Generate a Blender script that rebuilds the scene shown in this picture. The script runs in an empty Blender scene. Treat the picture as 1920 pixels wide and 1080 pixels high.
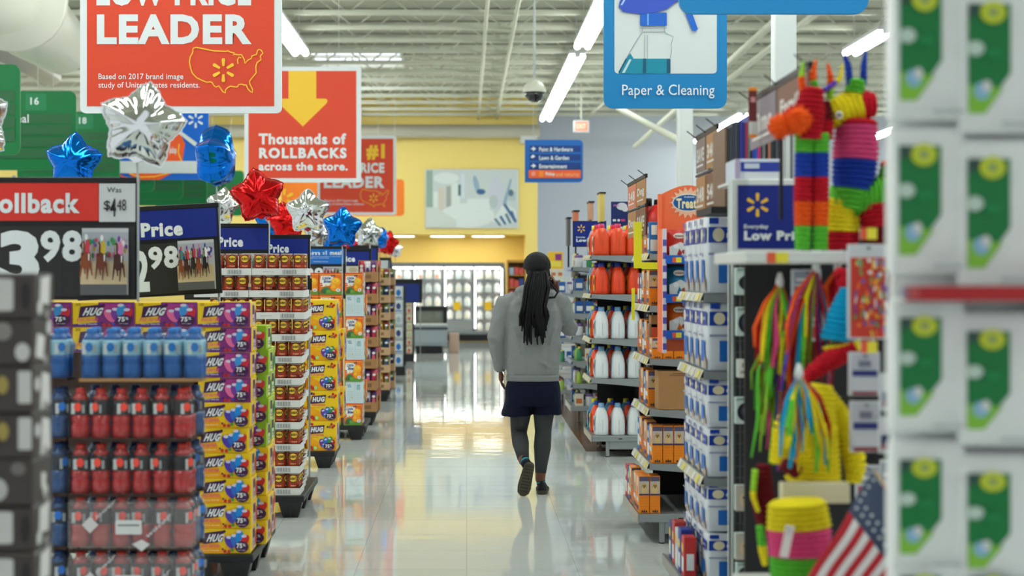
import bpy, math, random
from mathutils import Vector, Matrix
R = math.radians
scene = bpy.context.scene
COL = scene.collection
# ---------------------------------------------------------------- camera, world, exposure
FPX, VX, VY, HC = 3100.0, 875.0, 518.0, 1.62      # focal length in pixels, vanishing point of the aisle, eye height
cam_data = bpy.data.cameras.new('camera'); cam = bpy.data.objects.new('camera', cam_data); COL.objects.link(cam)
cam.location = (0, 0, HC); cam.rotation_euler = (R(90), 0, 0)
cam_data.sensor_width = 36; cam_data.lens = FPX / 1920 * 36
cam_data.shift_x = (960 - VX) / 1920; cam_data.shift_y = -(540 - VY) / 1920
cam_data.dof.use_dof = True; cam_data.dof.focus_distance = 11.8; cam_data.dof.aperture_fstop = 2.1
cam_data.clip_end = 200
scene.camera = cam
scene.view_settings.view_transform = 'Standard'; scene.view_settings.look = 'None'
scene.view_settings.gamma = 1; scene.view_settings.use_curve_mapping = False
scene.view_settings.exposure = 0.0
world = bpy.data.worlds.new('world'); scene.world = world; world.use_nodes = True
bg = world.node_tree.nodes['Background']; bg.inputs[0].default_value = (0.80, 0.86, 0.90, 1); bg.inputs[1].default_value = 0.95
scene.cycles.max_bounces = 7; scene.cycles.diffuse_bounces = 3; scene.cycles.glossy_bounces = 3
scene.cycles.transparent_max_bounces = 10; scene.cycles.transmission_bounces = 3
scene.cycles.sample_clamp_indirect = 6
scene.cycles.caustics_reflective = False; scene.cycles.caustics_refractive = False

def X(px, Y): return (px - VX) * Y / FPX
def Z(py, Y): return HC - (py - VY) * Y / FPX
def P(px, py, Y): return Vector((X(px, Y), Y, Z(py, Y)))
rnd = random.Random(7)

# ---------------------------------------------------------------- materials
def lin(c):
    return tuple((x/255/12.92 if x/255 <= .04045 else ((x/255+.055)/1.055)**2.4) for x in c[:3]) + (1.0,)
MATS = {}
def mat(name, col=(200,200,200), rough=.5, metal=0, emit=0, spec=.5, coat=0, bump=0, bscale=60, vary=0, alpha=1, trans=0, ior=1.45, vscale=12):
    if name in MATS: return MATS[name]
    m = bpy.data.materials.new(name); m.use_nodes = True
    nt = m.node_tree; b = nt.nodes['Principled BSDF']
    b.inputs['Base Color'].default_value = lin(col); b.inputs['Roughness'].default_value = rough
    b.inputs['Metallic'].default_value = metal; b.inputs['IOR'].default_value = ior
    b.inputs['Specular IOR Level'].default_value = spec; b.inputs['Coat Weight'].default_value = coat
    b.inputs['Alpha'].default_value = alpha; b.inputs['Transmission Weight'].default_value = trans
    if emit:
        b.inputs['Emission Color'].default_value = lin(col); b.inputs['Emission Strength'].default_value = emit
    if vary or bump:
        tc = nt.nodes.new('ShaderNodeTexCoord')
    if vary:
        n = nt.nodes.new('ShaderNodeTexNoise'); n.inputs['Scale'].default_value = vscale; n.inputs['Detail'].default_value = 3
        nt.links.new(tc.outputs['Object'], n.inputs['Vector'])
        mx = nt.nodes.new('ShaderNodeMix'); mx.data_type = 'RGBA'
        mx.inputs[6].default_value = tuple(max(0, x*(1-vary)) for x in lin(col)[:3]) + (1,)
        mx.inputs[7].default_value = tuple(min(1, x*(1+vary)) for x in lin(col)[:3]) + (1,)
        nt.links.new(n.outputs['Fac'], mx.inputs[0]); nt.links.new(mx.outputs[2], b.inputs['Base Color'])
    if bump:
        n2 = nt.nodes.new('ShaderNodeTexNoise'); n2.inputs['Scale'].default_value = bscale; n2.inputs['Detail'].default_value = 4
        nt.links.new(tc.outputs['Object'], n2.inputs['Vector'])
        bp = nt.nodes.new('ShaderNodeBump'); bp.inputs['Strength'].default_value = bump; bp.inputs['Distance'].default_value = .01
        nt.links.new(n2.outputs['Fac'], bp.inputs['Height']); nt.links.new(bp.outputs[0], b.inputs['Normal'])
    MATS[name] = m
    return m
def C_(r, g, b, rough=.45):      # printed ink / plain plastic of one colour
    return mat('ink_%d_%d_%d_%d' % (r, g, b, int(rough*100)), (r, g, b), rough)
WHITE = C_(232,234,234); OFFW = C_(218,220,218); BLACK = C_(16,17,19); DKGREY = C_(48,50,53); GREY = C_(128,132,136)
RED = C_(205,38,34); SIGNRED = mat('sign_red', (226,70,38), .5); YEL = C_(248,205,28); SUNY = C_(250,190,40); ORG = C_(245,140,25)
NAVY = C_(12,34,112); BLUE = C_(20,90,190); SKYB = C_(70,160,215); PURP = C_(105,45,130); PINK = C_(235,75,130); GRN = C_(60,150,60)
DKPURP = C_(70,30,75); BROWN = C_(105,50,25); TAN = C_(196,150,100); CREAM = C_(236,226,196); LBLUE = C_(190,216,230)
CARD = mat('cardboard', (172,128,82), .8, vary=.1, bump=.05, bscale=40)
CHROME = mat('shelf_chrome', (190,192,195), .3, metal=1)
STEEL = mat('shelf_grey_paint', (140,145,147), .4, vary=.05)
DKPANEL = mat('shelf_back_black', (24,24,27), .5)
PALLET = mat('pallet_black_plastic', (26,27,30), .45, bump=.1, bscale=30)

# ---------------------------------------------------------------- text and mesh collecting
_tc = {}
def text_geo(s, bold=0.0, spacing=1.0):
    bold *= .8; spacing = spacing*(1+2.6*bold); k = (s, bold, spacing)
    if k in _tc: return _tc[k]
    cu = bpy.data.curves.new('t', 'FONT'); cu.body = s; cu.size = 1; cu.offset = bold; cu.resolution_u = 3; cu.space_character = spacing
    o = bpy.data.objects.new('t', cu); COL.objects.link(o)
    dg = bpy.context.evaluated_depsgraph_get(); dg.update()
    me = bpy.data.meshes.new_from_object(o.evaluated_get(dg))
    vs = [(v.co.x, v.co.y) for v in me.vertices]; fs = [tuple(p.vertices) for p in me.polygons]
    bpy.data.objects.remove(o); bpy.data.curves.remove(cu); bpy.data.meshes.remove(me)
    if not vs: vs, fs = [(0,0),(1,0),(1,1)], [(0,1,2)]
    x0 = min(v[0] for v in vs); x1 = max(v[0] for v in vs); y0 = min(v[1] for v in vs); y1 = max(v[1] for v in vs)
    vs = [((x-x0), (y-y0)) for x, y in vs]
    _tc[k] = (vs, fs, x1-x0, y1-y0)
    return _tc[k]

def star_pts(n, r0, r1, cx=0, cy=0, rot=90):
    return [(cx+(r0 if i%2==0 else r1)*math.cos(R(rot+i*180/n)), cy+(r0 if i%2==0 else r1)*math.sin(R(rot+i*180/n))) for i in range(2*n)]
def ell_pts(cx, cy, rx, ry, n=20, rot=0):
    c, s = math.cos(R(rot)), math.sin(R(rot))
    return [(cx+rx*math.cos(a)*c-ry*math.sin(a)*s, cy+rx*math.cos(a)*s+ry*math.sin(a)*c) for a in [2*math.pi*i/n for i in range(n)]]
def rrect_pts(x0, y0, x1, y1, r, n=5):
    out = []
    for cx, cy, a0 in ((x1-r, y1-r, 0), (x0+r, y1-r, 90), (x0+r, y0+r, 180), (x1-r, y0+r, 270)):
        for i in range(n+1):
            a = R(a0+90*i/n); out.append((cx+r*math.cos(a), cy+r*math.sin(a)))
    return out

class Art:            # flat printing on a face: u to the right, v up, each new shape a hair above the last
    def __init__(s, mb, O, U, V, w=1, h=1, eps=.0004):
        s.mb = mb; s.O = Vector(O); s.U = Vector(U).normalized(); s.V = Vector(V).normalized(); s.N = s.U.cross(s.V)
        s.w = w; s.h = h; s.eps = eps; s.k = 1
    def pt(s, u, v, k=None):
        return s.O + s.U*(u*s.w) + s.V*(v*s.h) + s.N*(s.eps*(s.k if k is None else k))
    def poly(s, pts, m):
        s.mb.add([s.pt(u, v) for u, v in pts], [tuple(range(len(pts)))], m); s.k += 1
    def rect(s, u0, v0, u1, v1, m): s.poly([(u0,v0),(u1,v0),(u1,v1),(u0,v1)], m)
    def rrect(s, u0, v0, u1, v1, r, m): s.poly(rrect_pts(u0, v0, u1, v1, r), m)
    def ell(s, cu, cv, ru, rv, m, rot=0, n=18): s.poly(ell_pts(cu, cv, ru, rv, n, rot), m)
    def text(s, st, u, v, w, h, m, bold=.02, align='fit', skew=0, rise=0, spacing=1.0):
        vs, fs, tw, th = text_geo(st, bold, spacing)
        kx, ky = w/tw, h/th
        if align != 'fit':           # keep proportions, h rules
            kx = ky*s.h/s.w
            if align == 'center': u = u + (w - tw*kx)/2
        s.mb.add([s.pt(u+x*kx+y*ky*skew, v+y*ky+x*kx*rise) for x, y in vs], fs, m); s.k += 1
    def ribbon(s, pts, wd, m, closed=False):
        n = len(pts); ps = [Vector((a*s.w, b*s.h)) for a, b in pts]; L = []; Rr = []
        for i in range(n):
            a = ps[i-1] if (i or closed) else ps[i]; b = ps[(i+1) % n] if (i < n-1 or closed) else ps[i]
            d = (b-a); d = d.normalized() if d.length else Vector((1,0)); nn = Vector((-d.y, d.x))*wd/2
            L.append(ps[i]+nn); Rr.append(ps[i]-nn)
        vs = [s.O+s.U*q.x+s.V*q.y+s.N*(s.eps*s.k) for q in L+Rr]
        fs = [(i, (i+1) % n, n+(i+1) % n, n+i) for i in range(n if closed else n-1)]
        s.mb.add(vs, fs, m); s.k += 1
    def spark(s, cu, cv, rad, m):     # six rounded rays, rad in metres
        for i in range(6):
            a = R(90+60*i); c, sn = math.cos(a), math.sin(a); pts = []
            for (l, t) in ((.34,-.075),(.34,.075),(.38,.1),(.9,.15),(1,.09),(1,-.09),(.9,-.15),(.38,-.1)):
                pts.append((cu+(l*c-t*sn)*rad/s.w, cv+(l*sn+t*c)*rad/s.h))
            s.poly(pts[::-1] if False else pts, m); s.k -= 1
        s.k += 1

class MB:
    def __init__(s): s.v = []; s.f = []; s.mi = []; s.sm = []; s.mats = []
    def add(s, vs, fs, m, smooth=False, M=None):
        if m not in s.mats: s.mats.append(m)
        k = s.mats.index(m); b = len(s.v)
        s.v += [tuple(M @ Vector(v)) if M else tuple(v) for v in vs]
        for f in fs:
            s.f.append(tuple(i+b for i in f)); s.mi.append(k); s.sm.append(smooth)
        return s
    def box(s, x0, x1, y0, y1, z0, z1, m, M=None, c=0):
        if c:
            vs = []; fs = []
            P3 = [(x0,x1),(y0,y1),(z0,z1)]
            idx = {}
            for ix in (0,1):
                for iy in (0,1):
                    for iz in (0,1):
                        sg = (ix,iy,iz); base = [P3[a][sg[a]] for a in range(3)]
                        for a in range(3):
                            p = [base[b] + (0 if b == a else (c if sg[b]==0 else -c)) for b in range(3)]
                            idx[(sg,a)] = len(vs); vs.append(p)
            for a in range(3):
                b, d = [(1,2),(2,0),(0,1)][a]
                for sgn in (0,1):
                    q = []
                    for (u, v) in ((0,0),(1,0),(1,1),(0,1)):
                        t = [0,0,0]; t[a]=sgn; t[b]=u; t[d]=v; q.append(idx[(tuple(t),a)])
                    fs.append(tuple(q if sgn else q[::-1]))
            for a in range(3):
                b, d = [(1,2),(2,0),(0,1)][a]
                for u in (0,1):
                    for v in (0,1):
                        t0 = [0,0,0]; t0[b]=u; t0[d]=v; t1 = list(t0); t1[a]=1; t0=tuple(t0); t1=tuple(t1)
                        q = [idx[(t0,b)], idx[(t1,b)], idx[(t1,d)], idx[(t0,d)]]
                        fs.append(tuple(q if (u+v)%2 else q[::-1]))
            for ix in (0,1):
                for iy in (0,1):
                    for iz in (0,1):
                        q = [idx[((ix,iy,iz),a)] for a in range(3)]
                        fs.append(tuple(q if (ix+iy+iz)%2 else q[::-1]))
            return s.add(vs, fs, m, False, M)
        vs = [(x0,y0,z0),(x1,y0,z0),(x1,y1,z0),(x0,y1,z0),(x0,y0,z1),(x1,y0,z1),(x1,y1,z1),(x0,y1,z1)]
        return s.add(vs, [(0,3,2,1),(4,5,6,7),(0,1,5,4),(1,2,6,5),(2,3,7,6),(3,0,4,7)], m, False, M)
    def lathe(s, prof, c, m, seg=20, sx=1, sy=1, smooth=True, M=None):
        vs = []; n = len(prof)
        for r, z in prof:
            for i in range(seg):
                a = 2*math.pi*i/seg; vs.append((c[0]+r*sx*math.cos(a), c[1]+r*sy*math.sin(a), c[2]+z))
        fs = [(j*seg+i, j*seg+(i+1)%seg, (j+1)*seg+(i+1)%seg, (j+1)*seg+i) for j in range(n-1) for i in range(seg)]
        fs += [tuple(reversed(range(seg))), tuple(range((n-1)*seg, n*seg))]
        return s.add(vs, fs, m, smooth, M)
    def prism(s, pts, a0, a1, m, plane='xz', smooth=False, M=None):    # polygon in a plane, extruded from a0 to a1 along the third axis
        n = len(pts)
        def q(u, v, a): return (u, a, v) if plane == 'xz' else ((u, v, a) if plane == 'xy' else (a, u, v))
        vs = [q(u, v, a0) for u, v in pts] + [q(u, v, a1) for u, v in pts]
        fs = [tuple(range(n)), tuple(reversed(range(n, 2*n)))] + [(i, n+i, n+(i+1)%n, (i+1)%n) for i in range(n)]
        return s.add(vs, fs, m, smooth, M)
    def tube(s, pts, r, m, seg=8, smooth=True, M=None, flat=1.0):
        ps = [Vector(p) for p in pts]; n = len(ps); vs = []
        rr = r if isinstance(r, (list, tuple)) else [r]*n
        up = Vector((0,0,1)); prev = None
        for i in range(n):
            d = (ps[min(i+1,n-1)]-ps[max(i-1,0)]); d = d.normalized() if d.length else Vector((0,0,1))
            if prev is None:
                a = d.cross(up) if abs(d.z) < .95 else d.cross(Vector((1,0,0)))
            else:
                a = prev - d*prev.dot(d)
            a = a.normalized(); prev = a; b = d.cross(a).normalized()
            for k in range(seg):
                t = 2*math.pi*k/seg; vs.append(ps[i]+a*(rr[i]*math.cos(t))+b*(rr[i]*flat*math.sin(t)))
        fs = [(j*seg+i, j*seg+(i+1)%seg, (j+1)*seg+(i+1)%seg, (j+1)*seg+i) for j in range(n-1) for i in range(seg)]
        fs += [tuple(reversed(range(seg))), tuple(range((n-1)*seg, n*seg))]
        return s.add(vs, fs, m, smooth, M)
    def loft(s, rings, m, smooth=True, M=None):          # rings: lists of points of equal length
        seg = len(rings[0]); vs = [p for r in rings for p in r]; n = len(rings)
        fs = [(j*seg+i, j*seg+(i+1)%seg, (j+1)*seg+(i+1)%seg, (j+1)*seg+i) for j in range(n-1) for i in range(seg)]
        fs += [tuple(reversed(range(seg))), tuple(range((n-1)*seg, n*seg))]
        return s.add(vs, fs, m, smooth, M)
    def ball(s, c, r, m, seg=16, rings=10, M=None, squash=(1,1,1)):
        prof = [(max(1e-4, math.sin(math.pi*i/rings)), -math.cos(math.pi*i/rings)) for i in range(rings+1)]
        vs = []; n = len(prof)
        for a_, z in prof:
            for i in range(seg):
                a = 2*math.pi*i/seg; vs.append((c[0]+r*squash[0]*a_*math.cos(a), c[1]+r*squash[1]*a_*math.sin(a), c[2]+r*squash[2]*z))
        fs = [(j*seg+i, j*seg+(i+1)%seg, (j+1)*seg+(i+1)%seg, (j+1)*seg+i) for j in range(n-1) for i in range(seg)]
        return s.add(vs, fs, m, True, M)
    def art(s, O, U, V, w=1, h=1, eps=.0004): return Art(s, O, U, V, w, h, eps)
    def mesh(s, name):
        me = bpy.data.meshes.new(name); me.from_pydata(s.v, [], s.f)
        for m in s.mats: me.materials.append(m)
        me.polygons.foreach_set('material_index', s.mi); me.polygons.foreach_set('use_smooth', s.sm)
        me.update(); return me
    def build(s, name, parent=None, loc=(0,0,0), rz=0):
        o = bpy.data.objects.new(name, s.mesh(name)); COL.objects.link(o)
        o.location = loc; o.rotation_euler = (0,0,rz)
        if parent: o.parent = parent
        return o

def remeshed(mb, name, voxel=.012, smooth=4, parent=None, loc=(0,0,0), m=None):      # one continuous skin around everything collected
    tmp = bpy.data.objects.new('tmp', mb.mesh('tmp')); COL.objects.link(tmp)
    md = tmp.modifiers.new('r', 'REMESH'); md.mode = 'VOXEL'; md.voxel_size = voxel; md.use_smooth_shade = True
    if smooth:
        sm = tmp.modifiers.new('s', 'SMOOTH'); sm.factor = .5; sm.iterations = smooth
    dg = bpy.context.evaluated_depsgraph_get(); dg.update()
    me = bpy.data.meshes.new_from_object(tmp.evaluated_get(dg)); me.name = name
    bpy.data.objects.remove(tmp)
    me.materials.clear(); me.materials.append(m or mb.mats[0])
    me.polygons.foreach_set('material_index', [0]*len(me.polygons)); me.polygons.foreach_set('use_smooth', [True]*len(me.polygons))
    o = bpy.data.objects.new(name, me); COL.objects.link(o); o.location = loc
    if parent: o.parent = parent
    return o

def tag(o, label=None, cat=None, group=None, kind=None):
    if label: o['label'] = label
    if cat: o['category'] = cat
    if group: o['group'] = group
    if kind: o['kind'] = kind
    return o
def thing(name, label, cat, loc=(0,0,0), rz=0, group=None):
    o = bpy.data.objects.new(name, None); COL.objects.link(o); o.empty_display_size = .1
    o.location = loc; o.rotation_euler = (0,0,rz)
    return tag(o, label, cat, group)
def struct(name, mb): return tag(mb.build(name), kind='structure')
PROTOS = []
def kids(o): return [c for c in o.children]
def dup(o, loc, rz=None, label=None, group=None, scale=None, parent=None):
    def cp(q, par):
        c = q.copy(); COL.objects.link(c); c.parent = par
        for ch in q.children: cp(ch, c)
        return c
    n = cp(o, parent); n.location = loc
    if rz is not None: n.rotation_euler = (0,0,rz)
    if label: n['label'] = label
    if group: n['group'] = group
    if scale: n.scale = (scale,)*3 if not isinstance(scale, tuple) else scale
    return n
class Proto:      # the first placement moves the original, later ones copy it with its parts
    def __init__(s, o): s.o = o; s.used = False; PROTOS.append(s)
    def put(s, loc, rz=0, label=None, group=None, scale=None):
        if not s.used:
            s.used = True; o = s.o; o.location = loc; o.rotation_euler = (0,0,rz)
            if label: o['label'] = label
            if group: o['group'] = group
            if scale: o.scale = (scale,)*3 if not isinstance(scale, tuple) else scale
            return o
        return dup(s.o, loc, rz, label, group, scale or (1,1,1))
ORD = ['first','second','third','fourth','fifth','sixth','seventh','eighth','ninth','tenth','eleventh','twelfth','thirteenth','fourteenth','fifteenth','sixteenth']
def wb(mb, name, t):          # geometry given in world coordinates, parented to a thing standing elsewhere
    return mb.build(name, t, loc=-t.location)
# ================================================================ THE SETTING
YB = 41.5                       # yellow back wall
DECK = 6.15
def floor_mat():
    m = bpy.data.materials.new('polished_vinyl_tile'); m.use_nodes = True; nt = m.node_tree; N = nt.nodes; L = nt.links
    b = N['Principled BSDF']; tc = N.new('ShaderNodeTexCoord')
    br = N.new('ShaderNodeTexBrick'); br.offset = 0; br.inputs['Scale'].default_value = 1
    br.inputs['Brick Width'].default_value = .61; br.inputs['Row Height'].default_value = .61
    br.inputs['Mortar Size'].default_value = .0022; br.inputs['Mortar Smooth'].default_value = .3
    br.inputs['Color1'].default_value = lin((222,225,222)); br.inputs['Color2'].default_value = lin((214,218,215)); br.inputs['Mortar'].default_value = lin((186,188,186))
    L.new(tc.outputs['Object'], br.inputs['Vector'])
    sp = N.new('ShaderNodeTexNoise'); sp.inputs['Scale'].default_value = 90; L.new(tc.outputs['Object'], sp.inputs['Vector'])
    mx = N.new('ShaderNodeMix'); mx.data_type = 'RGBA'; mx.blend_type = 'MULTIPLY'; mx.inputs[0].default_value = .25
    L.new(br.outputs['Color'], mx.inputs[6]); L.new(sp.outputs['Color'], mx.inputs[7])
    cr = N.new('ShaderNodeValToRGB'); L.new(sp.outputs['Fac'], cr.inputs[0]); cr.color_ramp.elements[0].color = (.8,.8,.8,1); cr.color_ramp.elements[1].color = (1,1,1,1)
    cr.color_ramp.elements[0].position = .35; cr.color_ramp.elements[1].position = .55
    L.new(cr.outputs[0], mx.inputs[7]); L.new(mx.outputs[2], b.inputs['Base Color'])
    wn = N.new('ShaderNodeTexNoise'); wn.inputs['Scale'].default_value = 1.3; wn.inputs['Detail'].default_value = 2; L.new(tc.outputs['Object'], wn.inputs['Vector'])
    mr = N.new('ShaderNodeMapRange'); mr.inputs['To Min'].default_value = .012; mr.inputs['To Max'].default_value = .05
    L.new(wn.outputs['Fac'], mr.inputs['Value']); L.new(mr.outputs[0], b.inputs['Roughness'])
    b.inputs['Specular IOR Level'].default_value = .7; b.inputs['IOR'].default_value = 1.62
    bn = N.new('ShaderNodeTexNoise'); bn.inputs['Scale'].default_value = 3.2; bn.inputs['Detail'].default_value = 3; mp = N.new('ShaderNodeMapping'); mp.inputs['Scale'].default_value = (.35, 1.6, 1); L.new(tc.outputs['Object'], mp.inputs['Vector']); L.new(mp.outputs[0], bn.inputs['Vector'])
    ma = N.new('ShaderNodeMath'); ma.operation = 'MULTIPLY_ADD'; ma.inputs[1].default_value = -.12
    L.new(br.outputs['Fac'], ma.inputs[0]); L.new(bn.outputs['Fac'], ma.inputs[2])
    bp = N.new('ShaderNodeBump'); bp.inputs['Strength'].default_value = .22; bp.inputs['Distance'].default_value = .006
    L.new(ma.outputs[0], bp.inputs['Height']); L.new(bp.outputs[0], b.inputs['Normal'])
    return m
fb = MB(); fb.add([(-16,-8,0),(16,-8,0),(16,50,0),(-16,50,0)], [(0,1,2,3)], floor_mat()); struct('floor', fb)
tb = MB(); tb.box(1.10, 2.0, 15.3, 30, 0.0005, .004, mat('brown_floor_strip', (104,72,52), .2, vary=.15)); struct('trim_1', tb)

WALLY = mat('yellow_wall_paint', (250,222,130), .6, bump=.03); WALLG = mat('blue_grey_wall_paint', (208,212,222), .6)
BEIGE = mat('beige_wall_paint', (196,190,172), .6)
xr = X(1008, YB); xa = X(985, YB); za = Z(440, YB)
w = MB()
w.box(-16, xr, YB, YB+.25, za, DECK, WALLY)                       # upper wall
w.box(xa, xr, YB, YB+1.3, 0, za, WALLY)                            # pier beside the alcove
w.box(-16, xa, YB+1.3, YB+1.45, 0, za+.1, WALLY)                   # alcove back
w.box(-16, xa, YB+.25, YB+1.3, za, za+.1, WALLY)                   # soffit
struct('wall_back', w)
w = MB(); w.box(xr, 16, 46, 46.2, 0, DECK, WALLG); w.box(xr-.15, xr, YB+.25, 46, 0, DECK, WALLG); struct('wall_right', w)
w = MB(); w.box(-16, X(172,37), 37, 37.2, 4.5, DECK-.15, BEIGE); struct('wall_left', w)
# soffit lights of the alcove
dl = None
for i, (a, b) in enumerate(((733,778),(806,872),(884,946))):
    m_ = MB(); cx = X((a+b)/2, YB+.55); rx = (b-a)/2*YB/FPX
    m_.lathe([(rx+.05,-.002),(rx+.05,-.03),(rx,-.03)], (cx, YB+.55, za), OFFW, 24, 1, .55)
    t = thing('recessed_light', 'bright recessed light under the yellow soffit, %s' % ['at its left, beside the balloons','left of centre, under the picture','at its right, under the picture'][i], 'ceiling light', (0,0,0), 0, 'recessed lights over the dairy cooler')
    t.location = (cx, YB+.55, za-.035); wb(m_, 'trim_ring', t)
    m2 = MB(); m2.lathe([(rx,-.031),(rx*.9,-.04)], (cx, YB+.55, za), mat('downlight_lens', (255,246,222), .4, emit=9), 24, 1, .55); wb(m2, 'diffuser', t)
# roof deck
dk = MB(); DM = mat('ceiling_deck_white', (172,172,154), .7)
nx = 0; y = -8.0
while y < 46:
    dk.box(-16, 16, y, y+.16, DECK, DECK+.05, DM); dk.add([(-16,y+.16,DECK+.001),(16,y+.16,DECK+.001),(16,y+.32,DECK+.001),(-16,y+.32,DECK+.001)][::-1], [(0,1,2,3)], DM)
    y += .32
dk.box(-16, 16, -8, 46.2, DECK+.05, DECK+.1, DM)
struct('ceiling', dk)
# bar joists
JM = mat('joist_cream_paint', (212,212,194), .6)
def joist_mb(x0, x1, z0, z1, step, r=.014):
    j = MB()
    for zz in (z0, z1):
        j.box(x0, x1, -.06, -.012, zz-.032, zz+.032, JM); j.box(x0, x1, .012, .06, zz-.032, zz+.032, JM)
    k = 0; x = x0
    while x < x1-step/2:
        a = (x, 0, z0 if k%2==0 else z1); b = (x+step/2, 0, z1 if k%2==0 else z0)
        j.tube([a, b], r, JM, 6); x += step/2; k += 1
    return j
jp = Proto(tag(joist_mb(-15, 15, 5.62, DECK-.05, 1.2).build('roof_joist'), 'x', 'roof joist'))
jy = [4, 10, 16, 20.5, 22.2, 23.7, 25.1, 26.6, 28.0, 29.4, 30.9, 32.3, 33.7, 35.2, 36.6, 38.0, 39.5, 40.8]
for i, y in enumerate(jy):
    jp.put((0, y, 0), 0, 'cream steel bar joist under the roof deck, %s counting back from the yellow wall' % ['nearest','second','third','fourth','fifth','sixth','seventh','eighth','ninth','tenth','eleventh','twelfth','thirteenth','fourteenth','fifteenth','sixteenth','seventeenth','eighteenth'][len(jy)-1-i], 'steel roof joists')
# bridging lines and girders running with the aisle
for i, x in enumerate((-9.5, -4.9, .3, .75, 5.2)):
    g = MB(); g.box(x-.05, x+.05, 3, 41.4, 5.5, 5.56, JM) if i in (0, 4) else g.tube([(x, 3, 5.57), (x, 41.4, 5.57)], .03, JM, 8)
    tag(g.build('bridging_rail'), 'long cream rail under the joists, %s' % ['far left above the white duct','left above the green aisle signs','just left of the dome camera','beside the dome camera pole','right above the shelves'][i], 'roof rail')
# diagonal braces and rails on the right, under the roof
for i, (a, b, r) in enumerate((((1160,203,24),(1282,268,19.5),.045),((1190,275,38),(1455,38,20),.05),((1085,235,42),(1240,100,30),.03))):
    g = MB(); g.tube([P(*a), P(*b)], r, JM, 8)
    tag(g.build('roof_brace'), 'cream diagonal brace under the roof on the right, %s' % ['running down to the white column','rising steeply behind the cleaning sign','thin one behind the exit sign','lower one against the grey wall'][i], 'roof brace')
# round duct in front of the yellow wall, and white spiral duct at left
g = MB(); g.tube([(-16, YB-.5, Z(246,YB-.5)), (X(1012,YB-.5), YB-.5, Z(246,YB-.5))], .16, BEIGE, 16)
g.box(X(975,YB-.5), X(1006,YB-.5), YB-.6, YB-.2, Z(268,YB-.5), Z(255,YB-.5), OFFW)
tag(g.build('wall_duct'), 'long round beige duct along the top of the yellow wall', 'duct')
DW = mat('duct_white', (222,220,206), .45)
t = thing('air_duct', 'fat white round air duct with black grilles hanging under the roof at left', 'duct')
pth = [P(-90,-70,17.5), P(20,-5,19), P(60,40,20.5), P(115,85,23)]
g = MB(); g.tube(pth, [.52,.52,.48,.40], DW, 24); g.build('duct_body', t)
g = MB(); q0 = P(20,-5,18.6); q1 = P(28,0,19.0); g.tube([q0, q1], .60, DW, 24); g.build('duct_collar', t)
for (cx, cy, Y, wd, hh) in ((81,45,20.1,9,32),(146,92,22.5,7,26)):
    g = MB(); A = g.art(P(cx-wd/2-4, cy+hh/2+4, Y), (1,-.4,0), (.18,0,1), 1, 1)
    ww = (wd+7)*Y/FPX; hh2 = (hh+8)*Y/FPX
    A.rect(0,0,ww,hh2,OFFW); A.rect(ww*.25,hh2*.12,ww*.8,hh2*.88,DKGREY)
    for k in range(9): A.rect(ww*.25,hh2*(.14+.08*k),ww*.8,hh2*(.16+.08*k),GREY)
    g.build('grille', t)
g = MB(); g.tube([P(0,88,26), P(95,142,31)], .2, mat('duct_grey', (160,156,146), .5), 16)
tag(g.build('grey_duct'), 'thin grey duct pipe slanting behind the green aisle signs', 'duct')
# skylight
g = MB(); zs = DECK-.012; g.box(X(590,34.2), X(752,34.2), 33.2, 35.2, zs, zs+.01, mat('skylight_panel', (226,232,250), .5, emit=1.6))
sk = thing('skylight', 'pale rectangular skylight in the roof behind the arrow sign', 'skylight'); g.build('pane', sk)
g = MB(); 
x0, x1 = X(590,34.2), X(752,34.2)
for a in ((x0-.06,x0,33.2,35.2),(x1,x1+.06,33.2,35.2),(x0-.06,x1+.06,33.14,33.2),(x0-.06,x1+.06,35.2,35.26)): g.box(*a, zs-.03, zs+.02, JM)
g.build('frame', sk)

# fluorescent fixtures: two bare tubes under a white channel
TUBE = mat('fluorescent_tube', (240,250,246), .4, emit=24)
def fixture(L):
    t = thing('fluorescent_light', 'x', 'ceiling light')
    h = MB(); h.box(-.13, .13, 0, L, .05, .11, OFFW); h.box(-.05,.05,0,L,.0,.05,OFFW); h.build('channel', t)
    h = MB(); n = max(1, round(L/2.4))
    for k in range(n):
        a = k*L/n+.05; b = (k+1)*L/n-.05
        for sx in (-.085, .085): h.tube([(sx, a, .01), (sx, b, .01)], .05, TUBE, 8)
    h.build('tube_pair', t)
    return t
LR = [(1.86, 22.0, 4.6, 'bright fluorescent strip right of the dome camera, nearer half'), (1.86, 27.7, 11.2, 'bright fluorescent strip right of the dome camera, farther half ending over the exit sign'),
      (-2.75, 23.0, 4.4, 'fluorescent strip beside the top right corner of the large red sign'), (-2.75, 32.2, 8, 'unseen fluorescent strip behind the arrow sign, added to brighten the far end'), (-7.2, 20.0, 4.8, 'fluorescent strip at the far left edge beside the duct'), (-7.2, 31.5, 8.5, 'unseen fluorescent strip behind the largest red sign, added to brighten the far end'),  # unseen rows behind the signs are added to brighten the far end
      (6.35, 25.0, 2.4, 'short fluorescent strip at the right above the donkey piñata'), (6.35, 37.9, 7.4, 'short far fluorescent strip above the row of poster boards'), (-11.8, 26, 14, 'unseen far fluorescent strip added outside the left edge to light the far wall'), (10.8, 22, 22, 'unseen far fluorescent strip added outside the right edge to light the grey wall')]  # unseen outer rows added, far right strip lengthened, to light the far walls
for (x, y, L, lb) in LR:
    f = fixture(L); f.location = (x, y, 5.30); f['label'] = lb; f['group'] = 'fluorescent roof lights'
    for yy in (.3, L-.3):
        h = MB(); h.tube([(0, yy, .1), (0, yy, .849)], .01, OFFW, 6); h.build('hanger', f)
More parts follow.
